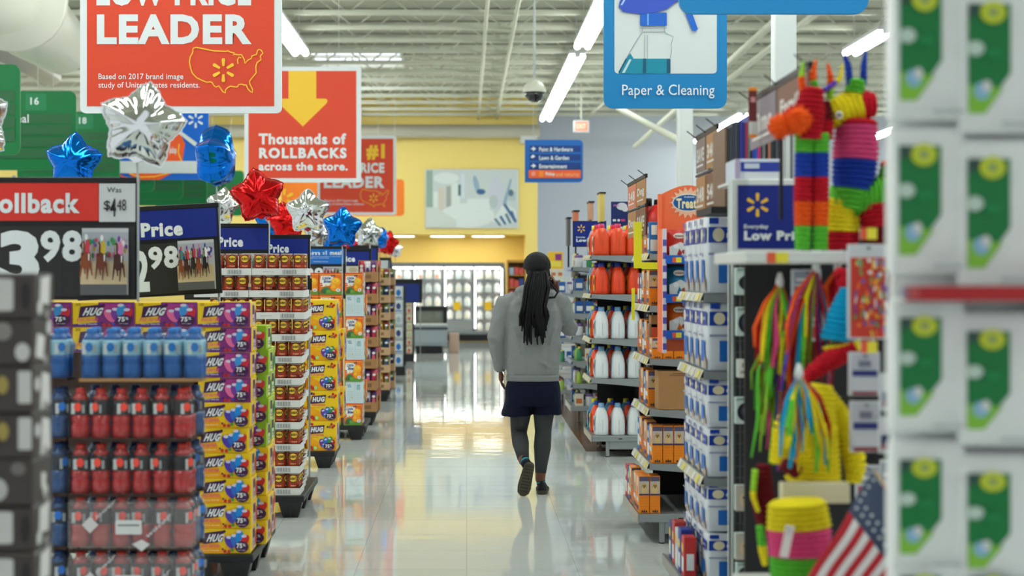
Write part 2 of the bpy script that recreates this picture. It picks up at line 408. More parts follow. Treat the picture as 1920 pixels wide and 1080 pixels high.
for x in (-7.2, -2.75, 1.86, 6.35):  # unseen near rows, added so the hanging signs get light
    f = fixture(18); f.location = (x, 2.0, 5.30); f['label'] = 'unseen fluorescent strip row added to light the near part of the store'; f['group'] = 'unseen fluorescent strips overhead'
# dome camera
t = thing('dome_camera', 'white and black dome security camera hanging on a thin white pole', 'security camera', P(1002,172,22))
r = 22*22/FPX
g = MB(); g.lathe([(.001,r),(r*.35,r*.95),(r*.75,r*.66),(r*.97,r*.25),(r,0),(r*.98,-.06*r)], (0,0,0), mat('dome_housing', (232,230,214), .4), 28); g.build('housing', t)
g = MB(); g.lathe([(r*.88,-.05*r),(r*.82,-r*.4),(r*.58,-r*.72),(r*.25,-r*.9),(.001,-r*.93)], (0,0,0), mat('dome_glass_black', (10,12,16), .08, coat=1), 28); g.build('dome', t)
g = MB(); g.tube([(0,0,r*.9),(0,0,2.07)], .017, OFFW, 10); g.lathe([(.06,2.02),(.06,2.07)],(0,0,0),OFFW,16); g.build('pole', t)
# exit sign
t = thing('exit_sign', 'small glowing red exit sign hanging before the grey wall', 'exit sign', P(1090,237,36))
g = MB(); g.box(-.17,.17,-.03,.03,-.13,.13,OFFW,c=.01)
A = g.art((-.17,-.031,-.13),(1,0,0),(0,0,1),.34,.26); A.rrect(.1,.12,.9,.88,.08,mat('exit_glow',(255,120,96),.5,emit=.9)); A.text('EXIT',.2,.3,.6,.42,mat('exit_letter',(255,190,170),.5,emit=1.1),.03)
g.build('sign_box', t); g = MB(); g.tube([(0,0,.13),(.0,0,1.268)], .02, JM, 6); g.build('stem', t)
# white columns
for i, (px0, px1, Y, lb) in enumerate(((1272,1300,19.3,'white square column rising behind the orange treat display'),(1452,1494,14.5,'white square column rising behind the brown aisle banners'))):
    g = MB(); g.box(X(px0,Y), X(px1,Y), Y, Y+.18, 0, DECK, mat('column_white',(222,226,224),.5), c=.012); tag(g.build('support_column'), lb, 'column')

# picture on the yellow wall
t = thing('wall_picture', 'large pale framed photo of laundry and white goods on yellow wall', 'picture', (X(797,YB-.06), YB-.06, Z(428,YB-.06)))
pw, ph = 175*YB/FPX, 111*YB/FPX
g = MB(); g.box(0,pw,0,.06,0,ph,OFFW,c=.01); g.build('frame', t)
g = MB(); A = g.art((.03,-.001,.03),(1,0,0),(0,0,1),pw-.06,ph-.06,eps=.0006)
pc = [C_(206,216,216), C_(226,234,232), C_(186,200,202), C_(150,178,200), C_(90,120,140), C_(60,100,150), C_(198,206,200)]
A.rect(0,0,1,1,pc[0]); A.rect(0,.35,.07,1,C_(150,170,160)); A.ell(.22,.86,.14,.1,pc[1]); A.rect(.08,.1,.16,.62,pc[1]); A.rect(.13,.3,.2,.7,C_(214,206,194))
A.rect(.22,.3,.27,.72,C_(168,172,164)); A.rrect(.28,.15,.37,.78,.03,pc[1]); A.rect(.35,.55,.38,.75,C_(84,110,118)); A.ell(.45,.2,.3,.22,pc[1]); A.rect(.38,.5,.42,.95,C_(214,226,236)); A.ell(.55,.75,.03,.16,pc[3],8)
A.ell(.6,.62,.05,.05,pc[5]); A.rrect(.45,.1,.7,.5,.03,pc[1]); A.ell(.77,.6,.08,.3,C_(206,210,224)); A.ell(.74,.45,.05,.12,pc[2]); A.poly([(.84,.42),(.92,.84),(.94,.84),(.88,.42)],pc[3]); A.rect(.9,.46,.98,.62,pc[2]); A.ell(.93,.6,.03,.06,pc[4])
A.poly([(.72,.1),(.84,.03),(.99,.1),(.99,.3),(.85,.42)],pc[1])
for k in range(4): A.poly([(.74+.06*k,.14+.04*k),(.765+.06*k,.16+.045*k),(.83+.055*k,.03+.02*k),(.80+.055*k,.02+.02*k)],pc[5] if k%2 else pc[4])
A.poly([(.84,.4),(.87,.42),(.99,.12),(.96,.1)],pc[5]); A.poly([(.0,.0),(.33,.0),(.33,.12),(.1,.35),(.0,.3)],C_(212,220,214))
g.build('photo_print', t)
# ================================================================ SIGNS
class PX:             # printing given in photograph pixels on an upright plane at depth Y, optionally rolled about a point
    def __init__(s, mb, Y, roll=0, about=(0,0), yaw=0):
        cx, cz = X(about[0], Y), Z(about[1], Y)
        s.Y = Y; s.ax, s.ay = about
        U = Vector((math.cos(R(roll))*math.cos(R(yaw)), math.cos(R(roll))*math.sin(R(yaw)), math.sin(R(roll)))); N0 = Vector((math.sin(R(yaw)), -math.cos(R(yaw)), 0)); V = N0.cross(U)
        s.A = Art(mb, (cx, Y, cz), U, V, Y/FPX, Y/FPX, .0012)
    def _(s, x, y): return (x-s.ax, -(y-s.ay))
    def rect(s, x0, y0, x1, y1, m): a = s._(x0, y1); b = s._(x1, y0); s.A.rect(a[0], a[1], b[0], b[1], m)
    def rrect(s, x0, y0, x1, y1, r, m): a = s._(x0, y1); b = s._(x1, y0); s.A.rrect(a[0], a[1], b[0], b[1], r, m)
    def poly(s, pts, m):
        q = [s._(x, y) for x, y in pts]
        area = sum(q[i][0]*q[(i+1)%len(q)][1]-q[(i+1)%len(q)][0]*q[i][1] for i in range(len(q)))
        s.A.poly(q if area > 0 else q[::-1], m)
    def ell(s, cx, cy, rx, ry, m, rot=0): a = s._(cx, cy); s.A.ell(a[0], a[1], rx, ry, m, rot)
    def text(s, st, x0, y0, x1, y1, m, bold=.02, **k): a = s._(x0, y1); s.A.text(st, a[0], a[1], x1-x0, y1-y0, m, bold, **k)
    def ribbon(s, pts, wd, m, closed=False): s.A.ribbon([s._(x, y) for x, y in pts], wd*s.Y/FPX, m, closed)
    def spark(s, cx, cy, r, m): a = s._(cx, cy); s.A.spark(a[0], a[1], r*s.Y/FPX, m)
def board(px0, py0, px1, py1, Y, r, m, th=.03, gap=.002):     # rounded board whose face is just behind plane Y
    g = MB(); k = Y/FPX
    g.prism(rrect_pts(X(px0,Y), Z(py1,Y), X(px1,Y), Z(py0,Y), r*k, 5), Y+gap, Y+gap+th, m, 'xz'); return g
def wires(t, xs, ytop_px, Y, z1=6.149, r=.004, m=None):
    for x in xs:
        g = MB(); g.tube([(X(x,Y), Y+.015, Z(ytop_px,Y)), (X(x,Y), Y+.015, z1)], r, m or OFFW, 6); wb(g, 'hanging_wire', t)
USA = [(150,213),(158,212),(160,200),(170,206),(188,196),(300,218),(410,240),(560,248),(598,240),(610,252),(680,272),(650,292),(690,285),(720,292),(765,290),(775,310),(800,350),(805,400),(850,355),(885,340),(895,305),(955,285),(965,235),(990,222),(1015,235),(1035,270),(1000,310),(1012,350),(960,390),(945,440),(950,520),(900,580),(865,625),(870,660),(905,730),(900,768),(875,755),(840,715),(825,672),(800,675),(765,662),(725,670),(715,697),(680,698),(625,688),(590,705),(562,735),(560,775),(525,755),(500,715),(475,682),(445,700),(420,685),(390,640),(370,632),(320,638),(260,612),(195,580),(140,520),(120,460),(105,380),(115,320),(148,260)]
def usa_map(a, x0, y0, k, wd, m):      # k: photo pixels per outline unit
    a.ribbon([(x0+x*k, y0+y*k) for x, y in USA], wd, m, closed=True)
    a.ribbon([(x0+x*k, y0+y*k) for x, y in ((720,405),(715,350),(735,318),(760,330))], wd, m)
    a.spark(x0+535*k, y0+485*k, 150*k, m)
SW = mat('sign_letter_white', (232,236,238), .5); SYEL = mat('sign_yellow', (252,200,52), .5)
def leader_sign(px0, py0, px1, py1, Y, label, full=True):
    s = (px1-px0)/378.0
    def fx(x): return px0+(x-150)*s
    def fy(y): return py1+(y-212)*s
    t = thing('hanging_price_sign', label, 'sign', ((X(px0,Y)+X(px1,Y))/2, Y, Z(py1,Y)), 0, 'red hanging price signs')
    wb(board(px0, py0, px1, py1, Y, 10*s, SW), 'backing_board', t)
    g = MB(); a = PX(g, Y); a.rect(fx(163), fy(-153), fx(514), fy(199), SIGNRED)
    a.text("America's", fx(181), fy(-86), fx(345), fy(-52), SW, .03); a.text('#1', fx(385), fy(-128), fx(473), fy(-52), SYEL, .07)
    a.text('LOW PRICE', fx(181), fy(-38), fx(471), fy(11), SW, .055); a.text('LEADER', fx(182), fy(27), fx(472), fy(83), SW, .055)
    a.text('Based on 2017 brand image', fx(185), fy(138), fx(344), fy(152), SW, .012); a.text('study of United States residents.', fx(185), fy(154), fx(375), fy(168), SW, .012)
    usa_map(a, fx(340), fy(60), s*.1481, 2.2*s, SYEL)
    wb(g, 'printed_face', t); wires(t, [fx(235), fx(440)], py0, Y); return t
leader_sign(150, -166, 528, 212, 12.3, 'largest red LOW PRICE LEADER sign hanging at upper left with yellow map')
leader_sign(595, 254, 743, 403, 31.4, 'smallest red LEADER sign partly hidden behind the yellow arrow sign')
Y = 21.0
t = thing('hanging_price_sign', 'red Thousands of ROLLBACKS sign with yellow down arrow', 'sign', (X(567,Y), Y, Z(342,Y)), 0, 'red hanging price signs')
wb(board(458,125,677,342,Y,4,SW), 'backing_board', t)
g = MB(); a = PX(g, Y); a.rect(466,133,668,334,SIGNRED)
a.poly([(541,133),(593,133),(593,185),(611,185),(614,188),(613,193),(568,237),(529,200),(529,185),(541,185)], SYEL)
a.text('Thousands of', 485,250,649,271,SW,.05); a.text('ROLLBACKS', 486,277,650,297,SW,.06,spacing=1.1); a.text('across the store.', 485,304,652,320,SW,.05)
wb(g, 'printed_face', t); wires(t, [500,635], 125, Y)
# orange board behind
Y = 36.0
t = thing('orange_sign', 'plain orange board with a yellow spark behind the small red sign', 'sign', (X(643,Y), Y, Z(405,Y)))
wb(board(528,336,758,405,Y,7,mat('board_orange',(248,128,36),.5)), 'board', t)
g = MB(); a = PX(g,Y); a.spark(533,372,18,SYEL); wb(g,'spark_emblem',t); wires(t,[665,740],338,Y)
# paper & cleaning
AISLEB = mat('aisle_sign_blue', (6,128,190), .45)
Y = 13.0
t = thing('aisle_sign', 'blue Paper & Cleaning sign with spray bottle picture', 'sign', (X(1247,Y), Y, Z(203,Y)), 0, 'blue department signs')
wb(board(1132,-70,1363,203,Y,17,AISLEB), 'backing_board', t)
g = MB(); a = PX(g, Y); a.rrect(1152,-30,1344,138,7,C_(216,222,222))
L1 = C_(150,165,172); TEAL = mat('printed_teal',(10,138,165),.4); TEAL2 = C_(6,84,110); CAP = C_(20,98,200); TRG = C_(50,80,190)
a.poly([(1160,138),(1173,110),(1182,100),(1188,110),(1256,110),(1256,138)], TEAL); a.poly([(1159,136),(1173,110),(1175,112),(1162,137)], TEAL2); a.poly([(1166,137),(1180,111),(1184,112),(1171,137)], C_(190,220,224)); a.rect(1250,111,1257,137,TEAL2); a.rect(1206,110,1211,137,TEAL2)
a.ribbon([(1174,110),(1190,82),(1203,62),(1206,48),(1244,48),(1247,62),(1262,69),(1258,85),(1259,97),(1256,110)], 1.4, L1); a.rect(1208,66,1209,110,L1); a.rect(1213,66,1214,110,L1); a.rect(1199,51.5,1250,53,L1); a.rect(1205,60,1246,61,C_(110,120,128))
a.rrect(1200,24,1250,49,2,CAP); a.rect(1213,26,1216,48,C_(110,170,230))
a.poly([(1160,14),(1161,5),(1170,-12),(1275,-20),(1292,-12),(1270,2),(1250,18),(1228,24),(1200,27),(1168,23)], TRG); a.poly([(1163,10),(1172,-6),(1175,-4),(1166,11)], C_(170,200,236)); a.poly([(1278,-12),(1290,5),(1308,55),(1303,60),(1297,58),(1283,22),(1270,0)], CAP)
a.text('Paper & Cleaning', 1166,159,1339,185, SW, .004); wb(g,'printed_face',t); wires(t,[1170,1330],-70,Y)
Y = 9.0
t = thing('aisle_sign', 'blue sign cut off by the top edge, nearer than the cleaning sign', 'sign', (X(1450,Y), Y, Z(26,Y)), 0, 'blue department signs')
wb(board(1273,-330,1629,26,Y,26,mat('aisle_sign_blue_near',(10,132,196),.45)), 'backing_board', t); wires(t,[1330,1570],-330,Y)
# small direction sign
Y = 27.0
t = thing('direction_sign', 'small blue direction sign with three white lines and orange strip', 'sign', (X(1038,Y), Y, Z(342,Y)))
g = MB(); k = Y/FPX; x0, x1, z0, z1 = X(984,Y), X(1093,Y), Z(342,Y), Z(262,Y)
pts = [p for p in rrect_pts(x0,z0,x1,z1,8*k)]
pts = [p for p in pts if not (p[0] < x0+8*k+1e-6)] ; pts = [(x0,z1),(x0,z0)] + pts[6:] + pts[:6]
g.prism(pts, Y+.002, Y+.03, mat('direction_blue',(14,98,180),.45), 'xz'); wb(g,'backing_board',t)
g = MB(); a = PX(g, Y)
for k_, (y0, st, wd, ar) in enumerate(((273,'Paint & Hardware',1074,0),(289,'Lawn & Garden',1067,1),(305,'Entertainment',1063,0))):
    a.rect(993,y0,1089,y0+12,C_(0,56,130)); a.rect(995.5,y0+5,1001,y0+7,SW); a.poly([(999,y0+1.5),(1005,y0+6),(999,y0+10.5)] if not ar else [(995,y0+5),(999.5,y0+1),(1004,y0+5)],SW); a.text(st,1011,y0+3,wd,y0+11,SW,.03)
a.rrect(991,319,1089,334,2,C_(240,100,45)); a.spark(1000,326,4,SW); a.rect(1011,321,1019,332,ORG); a.text('Pickup', 1023,323,1040,331,SW,.05); a.text('and returns', 1042,323,1085,331,C_(250,180,130),.01)
wb(g,'printed_face',t); wires(t,[1000,1080],262,Y)
# green aisle signs
GS = mat('aisle_sign_green',(0,112,56),.45); GP = C_(40,98,58); GL = C_(30,125,78)
nums = ['14','16','18','20','22','24','26','28']
for i in range(8):
    Y = 18.8+2.7*i; k = Y/FPX; xr_ = 875-5.08/k; w_ = 1.5/k; yb = 518-1.38/k; yt = 518-2.41/k
    t = thing('aisle_sign', 'green aisle sign %s' % ['nearest, cut off by the left edge of the photo','numbered 16 above the blue star balloon','numbered 18 behind the large silver star balloon','fourth from the left behind the blue and orange banner','fifth from the left with a small blank panel','sixth from the left above the first blue price sign','seventh from the left behind the upright blue balloon','farthest, its right edge beside the arrow sign'][i], 'sign', (xr_*k-875*k-w_*k/2, Y, HC+1.38), 0, 'green aisle signs')
    t.location.x = X(xr_-w_/2, Y)
    wb(board(xr_-w_,yt,xr_,yb,Y,.09/k,GS), 'backing_board', t)
    g = MB(); a = PX(g,Y); m_ = 1.0/k/144.9*21.4/21.4
    def q(x, y): return (xr_-(137-x)*.00690/k, yt+(y-170)*.00690/k)
    r0 = q(42,175); r1 = q(81,207); a.rect(r0[0],r0[1],r1[0],r1[1],GL if i!=4 else C_(60,140,100))
    n0 = q(51,182); n1 = q(67,196); a.text(nums[i], n0[0],n0[1],n1[0],n1[1],SW,.03)
    for j in range(4):
        r0 = q(-66,213+22*j); r1 = q(129,231+22*j); a.rect(r0[0],r0[1],r1[0],r1[1],GP)
    if i == 1:
        n0 = q(-8,214); n1 = q(48,230); a.text('Cereal', n0[0],n0[1],n1[0],n1[1],SW,.01)
    wb(g,'printed_face',t); wires(t,[xr_-w_*.8,xr_-w_*.2],yt,Y)
# blue and orange banner with grey rail
Y = 25.6
t = thing('store_banner', 'blue and orange banner with white spark behind the silver star balloon', 'sign', (X(300,Y), Y, Z(337,Y)))
wb(board(215,205,391,337,Y,1,mat('banner_blue',(0,100,205),.45)), 'backing_board', t)
g = MB(); a = PX(g,Y); a.poly([(260,303),(268,250),(300,232),(335,244),(347,270),(342,303)],C_(245,90,30)); a.ribbon([(341,303),(334,286),(336,270)],2,SYEL); a.text('pickup', 318,275,331,291,SW,.03)
a.spark(367,225,15,SW); a.poly([(215,325),(222,325),(245,337),(236,337)],C_(245,90,30)); a.poly([(240,325),(322,325),(300,337),(255,337)],C_(245,90,30)); a.ribbon([(243,325),(262,332),(290,331),(315,325)],2,SYEL)
a.poly([(334,250),(338,245),(370,268),(366,275)],C_(222,226,226)); a.rect(215,302,391,325,C_(214,218,218)); wb(g,'printed_face',t); wires(t,[230,380],205,Y)

# ---------------------------------------------------------------- price signs over the pallets
SBLK = mat('sign_black',(16,16,18),.4); PNAVY = mat('price_header_navy',(8,36,130),.4); CHALK = C_(38,38,36)
def horses(a, x0, y0, x1, y1, seed, n=3):
    r = random.Random(seed); w_ = x1-x0; h_ = y1-y0
    a.rect(x0,y0,x1,y1,C_(196,196,200)); a.rect(x0,y0+h_*.06,x1,y0+h_*.2,C_(170,176,184))
    cols = [C_(40,140,150),C_(200,170,40),C_(120,60,150),C_(200,60,80),C_(60,150,80),C_(235,235,235),C_(60,60,150),C_(220,120,170)]
    for k in range(int(14+5*n)): a.ell(x0+w_*r.uniform(.05,.95), y0+h_*r.uniform(.16,.42), w_*r.uniform(.02,.045), h_*r.uniform(.03,.05), r.choice(cols))
    a.rect(x0,y0+h_*.50,x1,y0+h_*.84,C_(212,188,150)); a.rect(x0,y0+h_*.84,x1,y1,C_(92,92,94))
    for k in range(n):
        f = k/(n-1) if n > 1 else .5; cx = x0+w_*(.13+.70*f)+r.uniform(-.02,.02)*w_; dy = r.uniform(-.03,.04); bw = w_*min(.17,.5/n+.02); b_ = r.choice([C_(110,50,28),C_(70,34,24),C_(140,70,36),C_(34,26,28)])
        def Q(u, v): return (cx+bw*u, y0+h_*(v+dy))
        for (u, e, v) in ((-.5,-.75,.76),(-.25,-.1,.70),(.3,.15,.78),(.55,.8,.72)): a.poly([Q(u-.16,.52),Q(u+.16,.52),Q(e+.07,v),Q(e-.07,v)],b_)
        a.poly([Q(-.6,.40),Q(-.35,.33),Q(.45,.33),Q(.65,.42),Q(.62,.54),Q(.3,.62),Q(-.3,.62),Q(-.62,.54)],b_)
        a.poly([Q(-.45,.44),Q(.05,.46),Q(-.05,.24),Q(-.2,.20),Q(-.42,.22),Q(-.5,.30)],b_); a.poly([Q(-.5,.30),Q(-.2,.30),Q(-.25,.42),Q(-.45,.42)],C_(60,34,26)); a.poly([Q(-.38,.24),Q(-.28,.24),Q(-.3,.38),Q(-.37,.38)],C_(214,200,186))
        jc = r.choice(cols); a.poly([Q(-.05,.36),Q(.5,.40),Q(.6,.26),Q(.35,.18),Q(.05,.20)],jc); a.ell(*Q(.12,.15),bw*.2,h_*.045,r.choice(cols)); a.poly([Q(.35,.4),Q(.55,.4),Q(.5,.5),Q(.38,.5)],C_(230,228,226))
def price_sign(rect, Y, label, draw, roll=0, pole=None, pole_z=.02, tilt_about=None):
    x0, y0, x1, y1 = rect; ab = ((x0+x1)/2, (y0+y1)/2)
    t = thing('price_sign', label, 'sign', (X(ab[0],Y), Y, Z(y1,Y)), 0, 'pallet price signs')
    g = MB(); a = PX(g, Y+.012, roll, ab); k = Y/FPX
    M_ = Matrix.Translation((X(ab[0],Y),Y,Z(ab[1],Y))) @ Matrix.Rotation(-R(roll),4,'Y')
    g.box(-(x1-x0)/2*k,(x1-x0)/2*k,.012,.035,-(y1-y0)/2*k,(y1-y0)/2*k,SBLK,M=M_,c=.004)
    g.box(-(x1-x0)/2*k-.006,(x1-x0)/2*k+.006,.004,.04,(y1-y0)/2*k-.02,(y1-y0)/2*k+.008,SBLK,M=M_,c=.003)
    wb(g,'frame',t)
    g = MB(); a = PX(g, Y+.010, roll, ab); draw(a); wb(g,'printed_face',t)
    if pole is not None:
        g = MB(); g.tube([(X(pole,Y),Y+.06,pole_z),(X(pole,Y),Y+.06,Z(y0-8,Y))],.008,mat('pole_grey',(150,152,150),.3,metal=.3),8); g.box(X(pole,Y)-.02,X(pole,Y)+.02,Y+.036,Y+.05,Z(y1-8,Y),Z(y1-30,Y),SBLK); wb(g,'pole',t)
    return t
def d1(a):
    a.rect(-104,342,185,414,mat('rollback_red',(222,48,36),.4)); a.rect(186,344,254,416,C_(212,212,214)); a.text('Rollback',-30,362,150,400,SW,.05); a.text('Was',201,351,228,361,DKGREY,.0); a.text('$',195,376,207,396,BLACK,.01); a.text('4',207,372,218,406,BLACK,.02); a.text('48',220,374,237,395,BLACK,.0)
    a.rect(-104,424,254,556,CHALK); a.text('3',0,432,75,538,SW,.06); a.text('98',77,432,155,492,SW,.05); a.rect(118,430,118.6,556,BLACK); horses(a,155,428,242,553,3,3)
price_sign((-110,335,258,562),8.1,'nearest price sign, red Rollback header, 3.98 on black', d1, 0, 20)
def d2(a):
    a.rect(150,394,409,450,PNAVY); a.text('Low Price',188,418,345,445,SW,.06); a.rect(150,458,409,553,CHALK); a.text('2',250,469,278,547,SW,.06); a.text('98',278,463,334,506,SW,.05); horses(a,334,455,402,548,5,5)
price_sign((140,389,412,557),9.75,'second price sign from the left, tilted, dark blue Price header and 98', d2, 3, 408)
def d3(a):
    a.rect(350,427,502,468,PNAVY); a.text('Low Price',361,444,456,463,SW,.06); a.rect(350,474,502,558,CHALK); a.text('82',411,479,455,508,SW,.05); horses(a,456,475,502,550,8,3)
price_sign((345,421,505,562),12.25,'third price sign from the left, dark blue with 82 behind the bean cans', d3, 0, 502)
def d4(a):
    a.rect(440,447,578,481,PNAVY); a.text('Low Price',463,458,542,474,SW,.06); a.rect(440,486,578,548,CHALK); a.text('88',501,488,537,512,SW,.05); horses(a,537,486,577,546,9,4)
price_sign((436,442,581,552),12.75,'fourth price sign from the left, dark blue with 88 right of the cans', d4, 0, 579)
def d5(a):
    a.rect(540,467,645,495,mat('header_sky',(10,112,200),.4)); a.text('item',561,471,600,478,SW,.03); a.text('=',605,473,609,477,SW,.02); a.text('1 meal',611,470,640,478,SW,.03)
    a.text('give, donate, purchase packages to feed your', 563,480,639,482,SW,0); a.text('family balance. Good food.', 570,483,618,485,SW,0); a.text('feedingamerica',588,489.5,615,492,SW,0)
    a.rect(540,499,645,556,CHALK); a.text('98',572,502,606,526,SW,.05); horses(a,606,500,642,522,12,5)
price_sign((536,463,648,560),17.6,'light blue item = 1 meal price sign behind the muffin boxes', d5, 0, 647)
def d6(a):
    a.rect(600,472,692,496,PNAVY); a.text('Price',634,480,666,491,SW,.06); a.rect(600,499,692,540,C_(206,200,186)); a.ell(662,506,8,5,C_(180,170,140)); a.rect(676,504,684,530,C_(170,196,200)); a.ell(680,505,3,3,DKPURP); a.rect(650,512,670,516,C_(150,140,120))
price_sign((596,467,696,545),19.3,'dark blue ice price sign with a cream panel, right of the light blue one', d6, 0, 693)
def d7(a): a.rect(660,466,706,496,PNAVY); a.rect(660,499,706,540,C_(190,190,196)); a.ell(700,512,5,8,C_(150,90,140))
price_sign((656,461,709,545),20.9,'narrow dark blue price sign under the small red star balloon', d7, 0, 707)
def d8(a): a.rect(742,532,786,566,mat('far_sign_navy',(10,40,120),.4))
t = price_sign((740,524,792,568),30.4,'far blue price sign with black top before the dairy cooler', d8, 0, 788)
def d9(a): a.rect(713,490,732,508,PNAVY); a.rect(713,512,732,540,C_(200,190,190)); a.rect(716,518,724,536,C_(160,90,90))
price_sign((712,484,733,545),25.0,'tiny dark blue price sign below the farthest red balloon', d9, 0, 732)

# ================================================================ FOIL BALLOONS
def balloon_geo(seed, nth=100, nr=13, ro=1.0, ri=.635, hgt=.44):
    r = random.Random(seed)
    corners = [((ro if i%2==0 else ri)*math.cos(R(90+36*i)), (ro if i%2==0 else ri)*math.sin(R(90+36*i))) for i in range(10)]
    def dist(x, y):
        best = 9
        for i in range(10):
            ax, ay = corners[i]; bx, by = corners[(i+1)%10]
            dx, dy = bx-ax, by-ay; tt = max(0, min(1, ((x-ax)*dx+(y-ay)*dy)/(dx*dx+dy*dy)))
            best = min(best, math.hypot(x-ax-dx*tt, y-ay-dy*tt))
        return best
    def rad(th):
        a = (math.degrees(th)-90) % 72; a = min(a, 72-a)
        A1 = R(36); return ro*ri*math.sin(A1)/(ri*math.sin(A1-R(a))+ro*math.sin(R(a)))
    rr = [[0]*nth for _ in range(nr+1)]
    pts = []
    for j in range(nr+1):
        row = []
        for i in range(nth):
            th = 2*math.pi*i/nth; tt = (j/nr)**.85; q = rad(th)
            a = (math.degrees(th)-90) % 72; a = min(a, 72-a)
            q *= 1 - .10*math.exp(-(a/7.0)**2)                   # blunt tips
            x, y = q*tt*math.cos(th), q*tt*math.sin(th)
            d = dist(x, y); dm = .57
            z = hgt*math.sqrt(max(0, d*(2*dm-d)))/dm if j < nr else 0
            row.append([x, y, z])
        pts.append(row)
    for it in range(3):
        new = [[p[2] for p in row] for row in pts]
        for j in range(1, nr):
            for i in range(nth):
                new[j][i] = (pts[j][i][2]*2+pts[j-1][i][2]+pts[j+1][i][2]+pts[j][i-1][2]+pts[j][(i+1)%nth][2])/6
        m0 = sum(new[1])/nth
        for j in range(nr):
            for i in range(nth): pts[j][i][2] = new[j][i] if j else m0
    ph = [r.uniform(0, 6.28) for _ in range(4)]
    for j in range(1, nr+1):                                      # puckers running in from the seam
        tt = j/nr
        for i in range(nth):
            th = 2*math.pi*i/nth; k_ = max(0, tt-.55)/.45
            wv = math.sin(25*th+ph[0])*.6+math.sin(41*th+ph[1])*.5
            pts[j][i][2] *= 1+.16*k_*wv
            if j == nr: pts[j][i][0] *= 1+.018*wv; pts[j][i][1] *= 1+.018*wv; pts[j][i][2] = .0
            pts[j][i][2] += .018*math.sin(5*th+ph[2]+6*tt)*(1-k_)*tt
    return pts
def balloon_mb(m, seed, Rm):
    g = MB(); pts = balloon_geo(seed); nr = len(pts)-1; nth = len(pts[0])
    for sgn in (1, -1):
        vs = [(p[0]*Rm, -p[2]*Rm*sgn, p[1]*Rm) for row in pts for p in row]
        fs = []
        for j in range(nr):
            for i in range(nth):
                f = (j*nth+i, (j+1)*nth+i, (j+1)*nth+(i+1)%nth, j*nth+(i+1)%nth)
                fs.append(f if sgn > 0 else f[::-1])
        g.add(vs, fs, m, True)
    # thin flat seam
    vs = []
    for k_ in (1.0, 1.035):
        vs += [(p[0]*Rm*k_, 0, p[1]*Rm*k_) for p in pts[nr]]
    g.add(vs, [(i, nth+i, nth+(i+1)%nth, (i+1)%nth) for i in range(nth)], m, True)
    return g
FOIL = {'silver': mat('foil_silver',(226,228,226),.08,metal=1,bump=.12,bscale=5), 'blue': mat('foil_blue',(10,112,214),.14,metal=.85,bump=.1,bscale=5), 'red': mat('foil_red',(214,26,28),.16,metal=.85,bump=.1,bscale=5)}
def balloon(cx, cy, Rpx, Y, col, label, yaw=0, roll=0, stick=None, seed=1, top=None, wide=1):
    Rm = Rpx*Y/FPX; p = P(cx, cy, Y)
    t = thing('foil_balloon', label, 'balloon', p, 0, 'star shaped foil balloons')
    t.rotation_euler = (0, R(roll), 0)
    g = balloon_mb(FOIL[col], seed, Rm); o = g.build('star_body', t); o.rotation_euler = (0, 0, R(yaw)); o.scale = (1, wide, 1)
    g = MB(); g.prism([(-.012,-.42*Rm),(.012,-.42*Rm),(.02,-.62*Rm),(.035,-.70*Rm),(.0,-.78*Rm),(-.03,-.70*Rm),(-.018,-.62*Rm)], -.004, .004, FOIL[col], 'xz'); g.build('tail', t)
    if stick:
        sx, sy, Ys = stick
        a = t.matrix_basis.inverted() @ P(sx, sy, Y); b = t.matrix_basis.inverted() @ Vector((X(sx,Y), Y, max(.05, Z(sy,Y)-Ys)))
        g = MB(); g.tube([(0,.012,-.6*Rm), a, b], .0055, mat('clear_stick',(196,200,200),.2,alpha=.75), 8); g.build('stick', t)
    return t
balloon(266,236,92,7.7,'silver','large silver star balloon in front of the big red sign',8,11,(259,345,.55),1)
balloon(138,304,62,10.6,'blue','blue star balloon rising behind the Rollback sign',-6,4,(145,345,.5),2)
balloon(-52,232,84,8.3,'silver','silver star balloon whose tip shows at the left edge of the photo',0,-14,(-60,340,.5),3)
balloon(405,296,68,9.9,'blue','blue star balloon turned edge on, left of the arrow sign',84,0,(407,375,.45),4,wide=1.18)
balloon(416,388,42,14.5,'silver','crinkled silver balloon directly under the edge-on blue balloon',50,10,(420,425,.5),5)
balloon(484,367,58,12.0,'red','red star balloon beside the lower corner of the arrow sign',10,-9,(505,420,.55),6)
balloon(508,415,40,16.0,'blue','blue star balloon peeking out under the largest red star balloon',20,8,(510,450,.4),7)
balloon(536,415,42,15.2,'red','red star balloon between the large red and the second silver star',12,-12,(540,450,.4),8)
balloon(577,397,48,14.2,'silver','silver star balloon between the red and blue stars over the cans',-8,0,(579,440,.5),9)
balloon(594,440,34,19.2,'silver','silver balloon half hidden under the silver star over the cans',30,15,(597,465,.4),10)
balloon(641,427,44,16.1,'blue','upright blue star balloon above the light blue sign',-10,4,(642,465,.5),11)
balloon(626,447,34,19.8,'blue','blue balloon tucked behind the upright blue star',40,10,(625,470,.4),12)
balloon(653,458,22,22.5,'red','small red balloon low behind the upright blue star',0,20,(652,475,.4),13)
balloon(691,438,33,21.2,'silver','silver star balloon right of the upright blue star',24,8,(694,470,.5),14)
balloon(668,462,20,23.5,'silver','small silver balloon low between the blue and silver stars',20,30,(668,475,.15),15)
balloon(713,447,24,24.0,'blue','narrow blue balloon between the last silver and the last red',62,10,(712,470,.1),16,wide=1.2)
balloon(726,456,27,25.4,'red','farthest red star balloon',-20,14,(726,486,.1),17)
balloon(741,468,18,28.5,'silver','faint silver balloon behind the farthest red star',30,0,(741,480,.1),18)
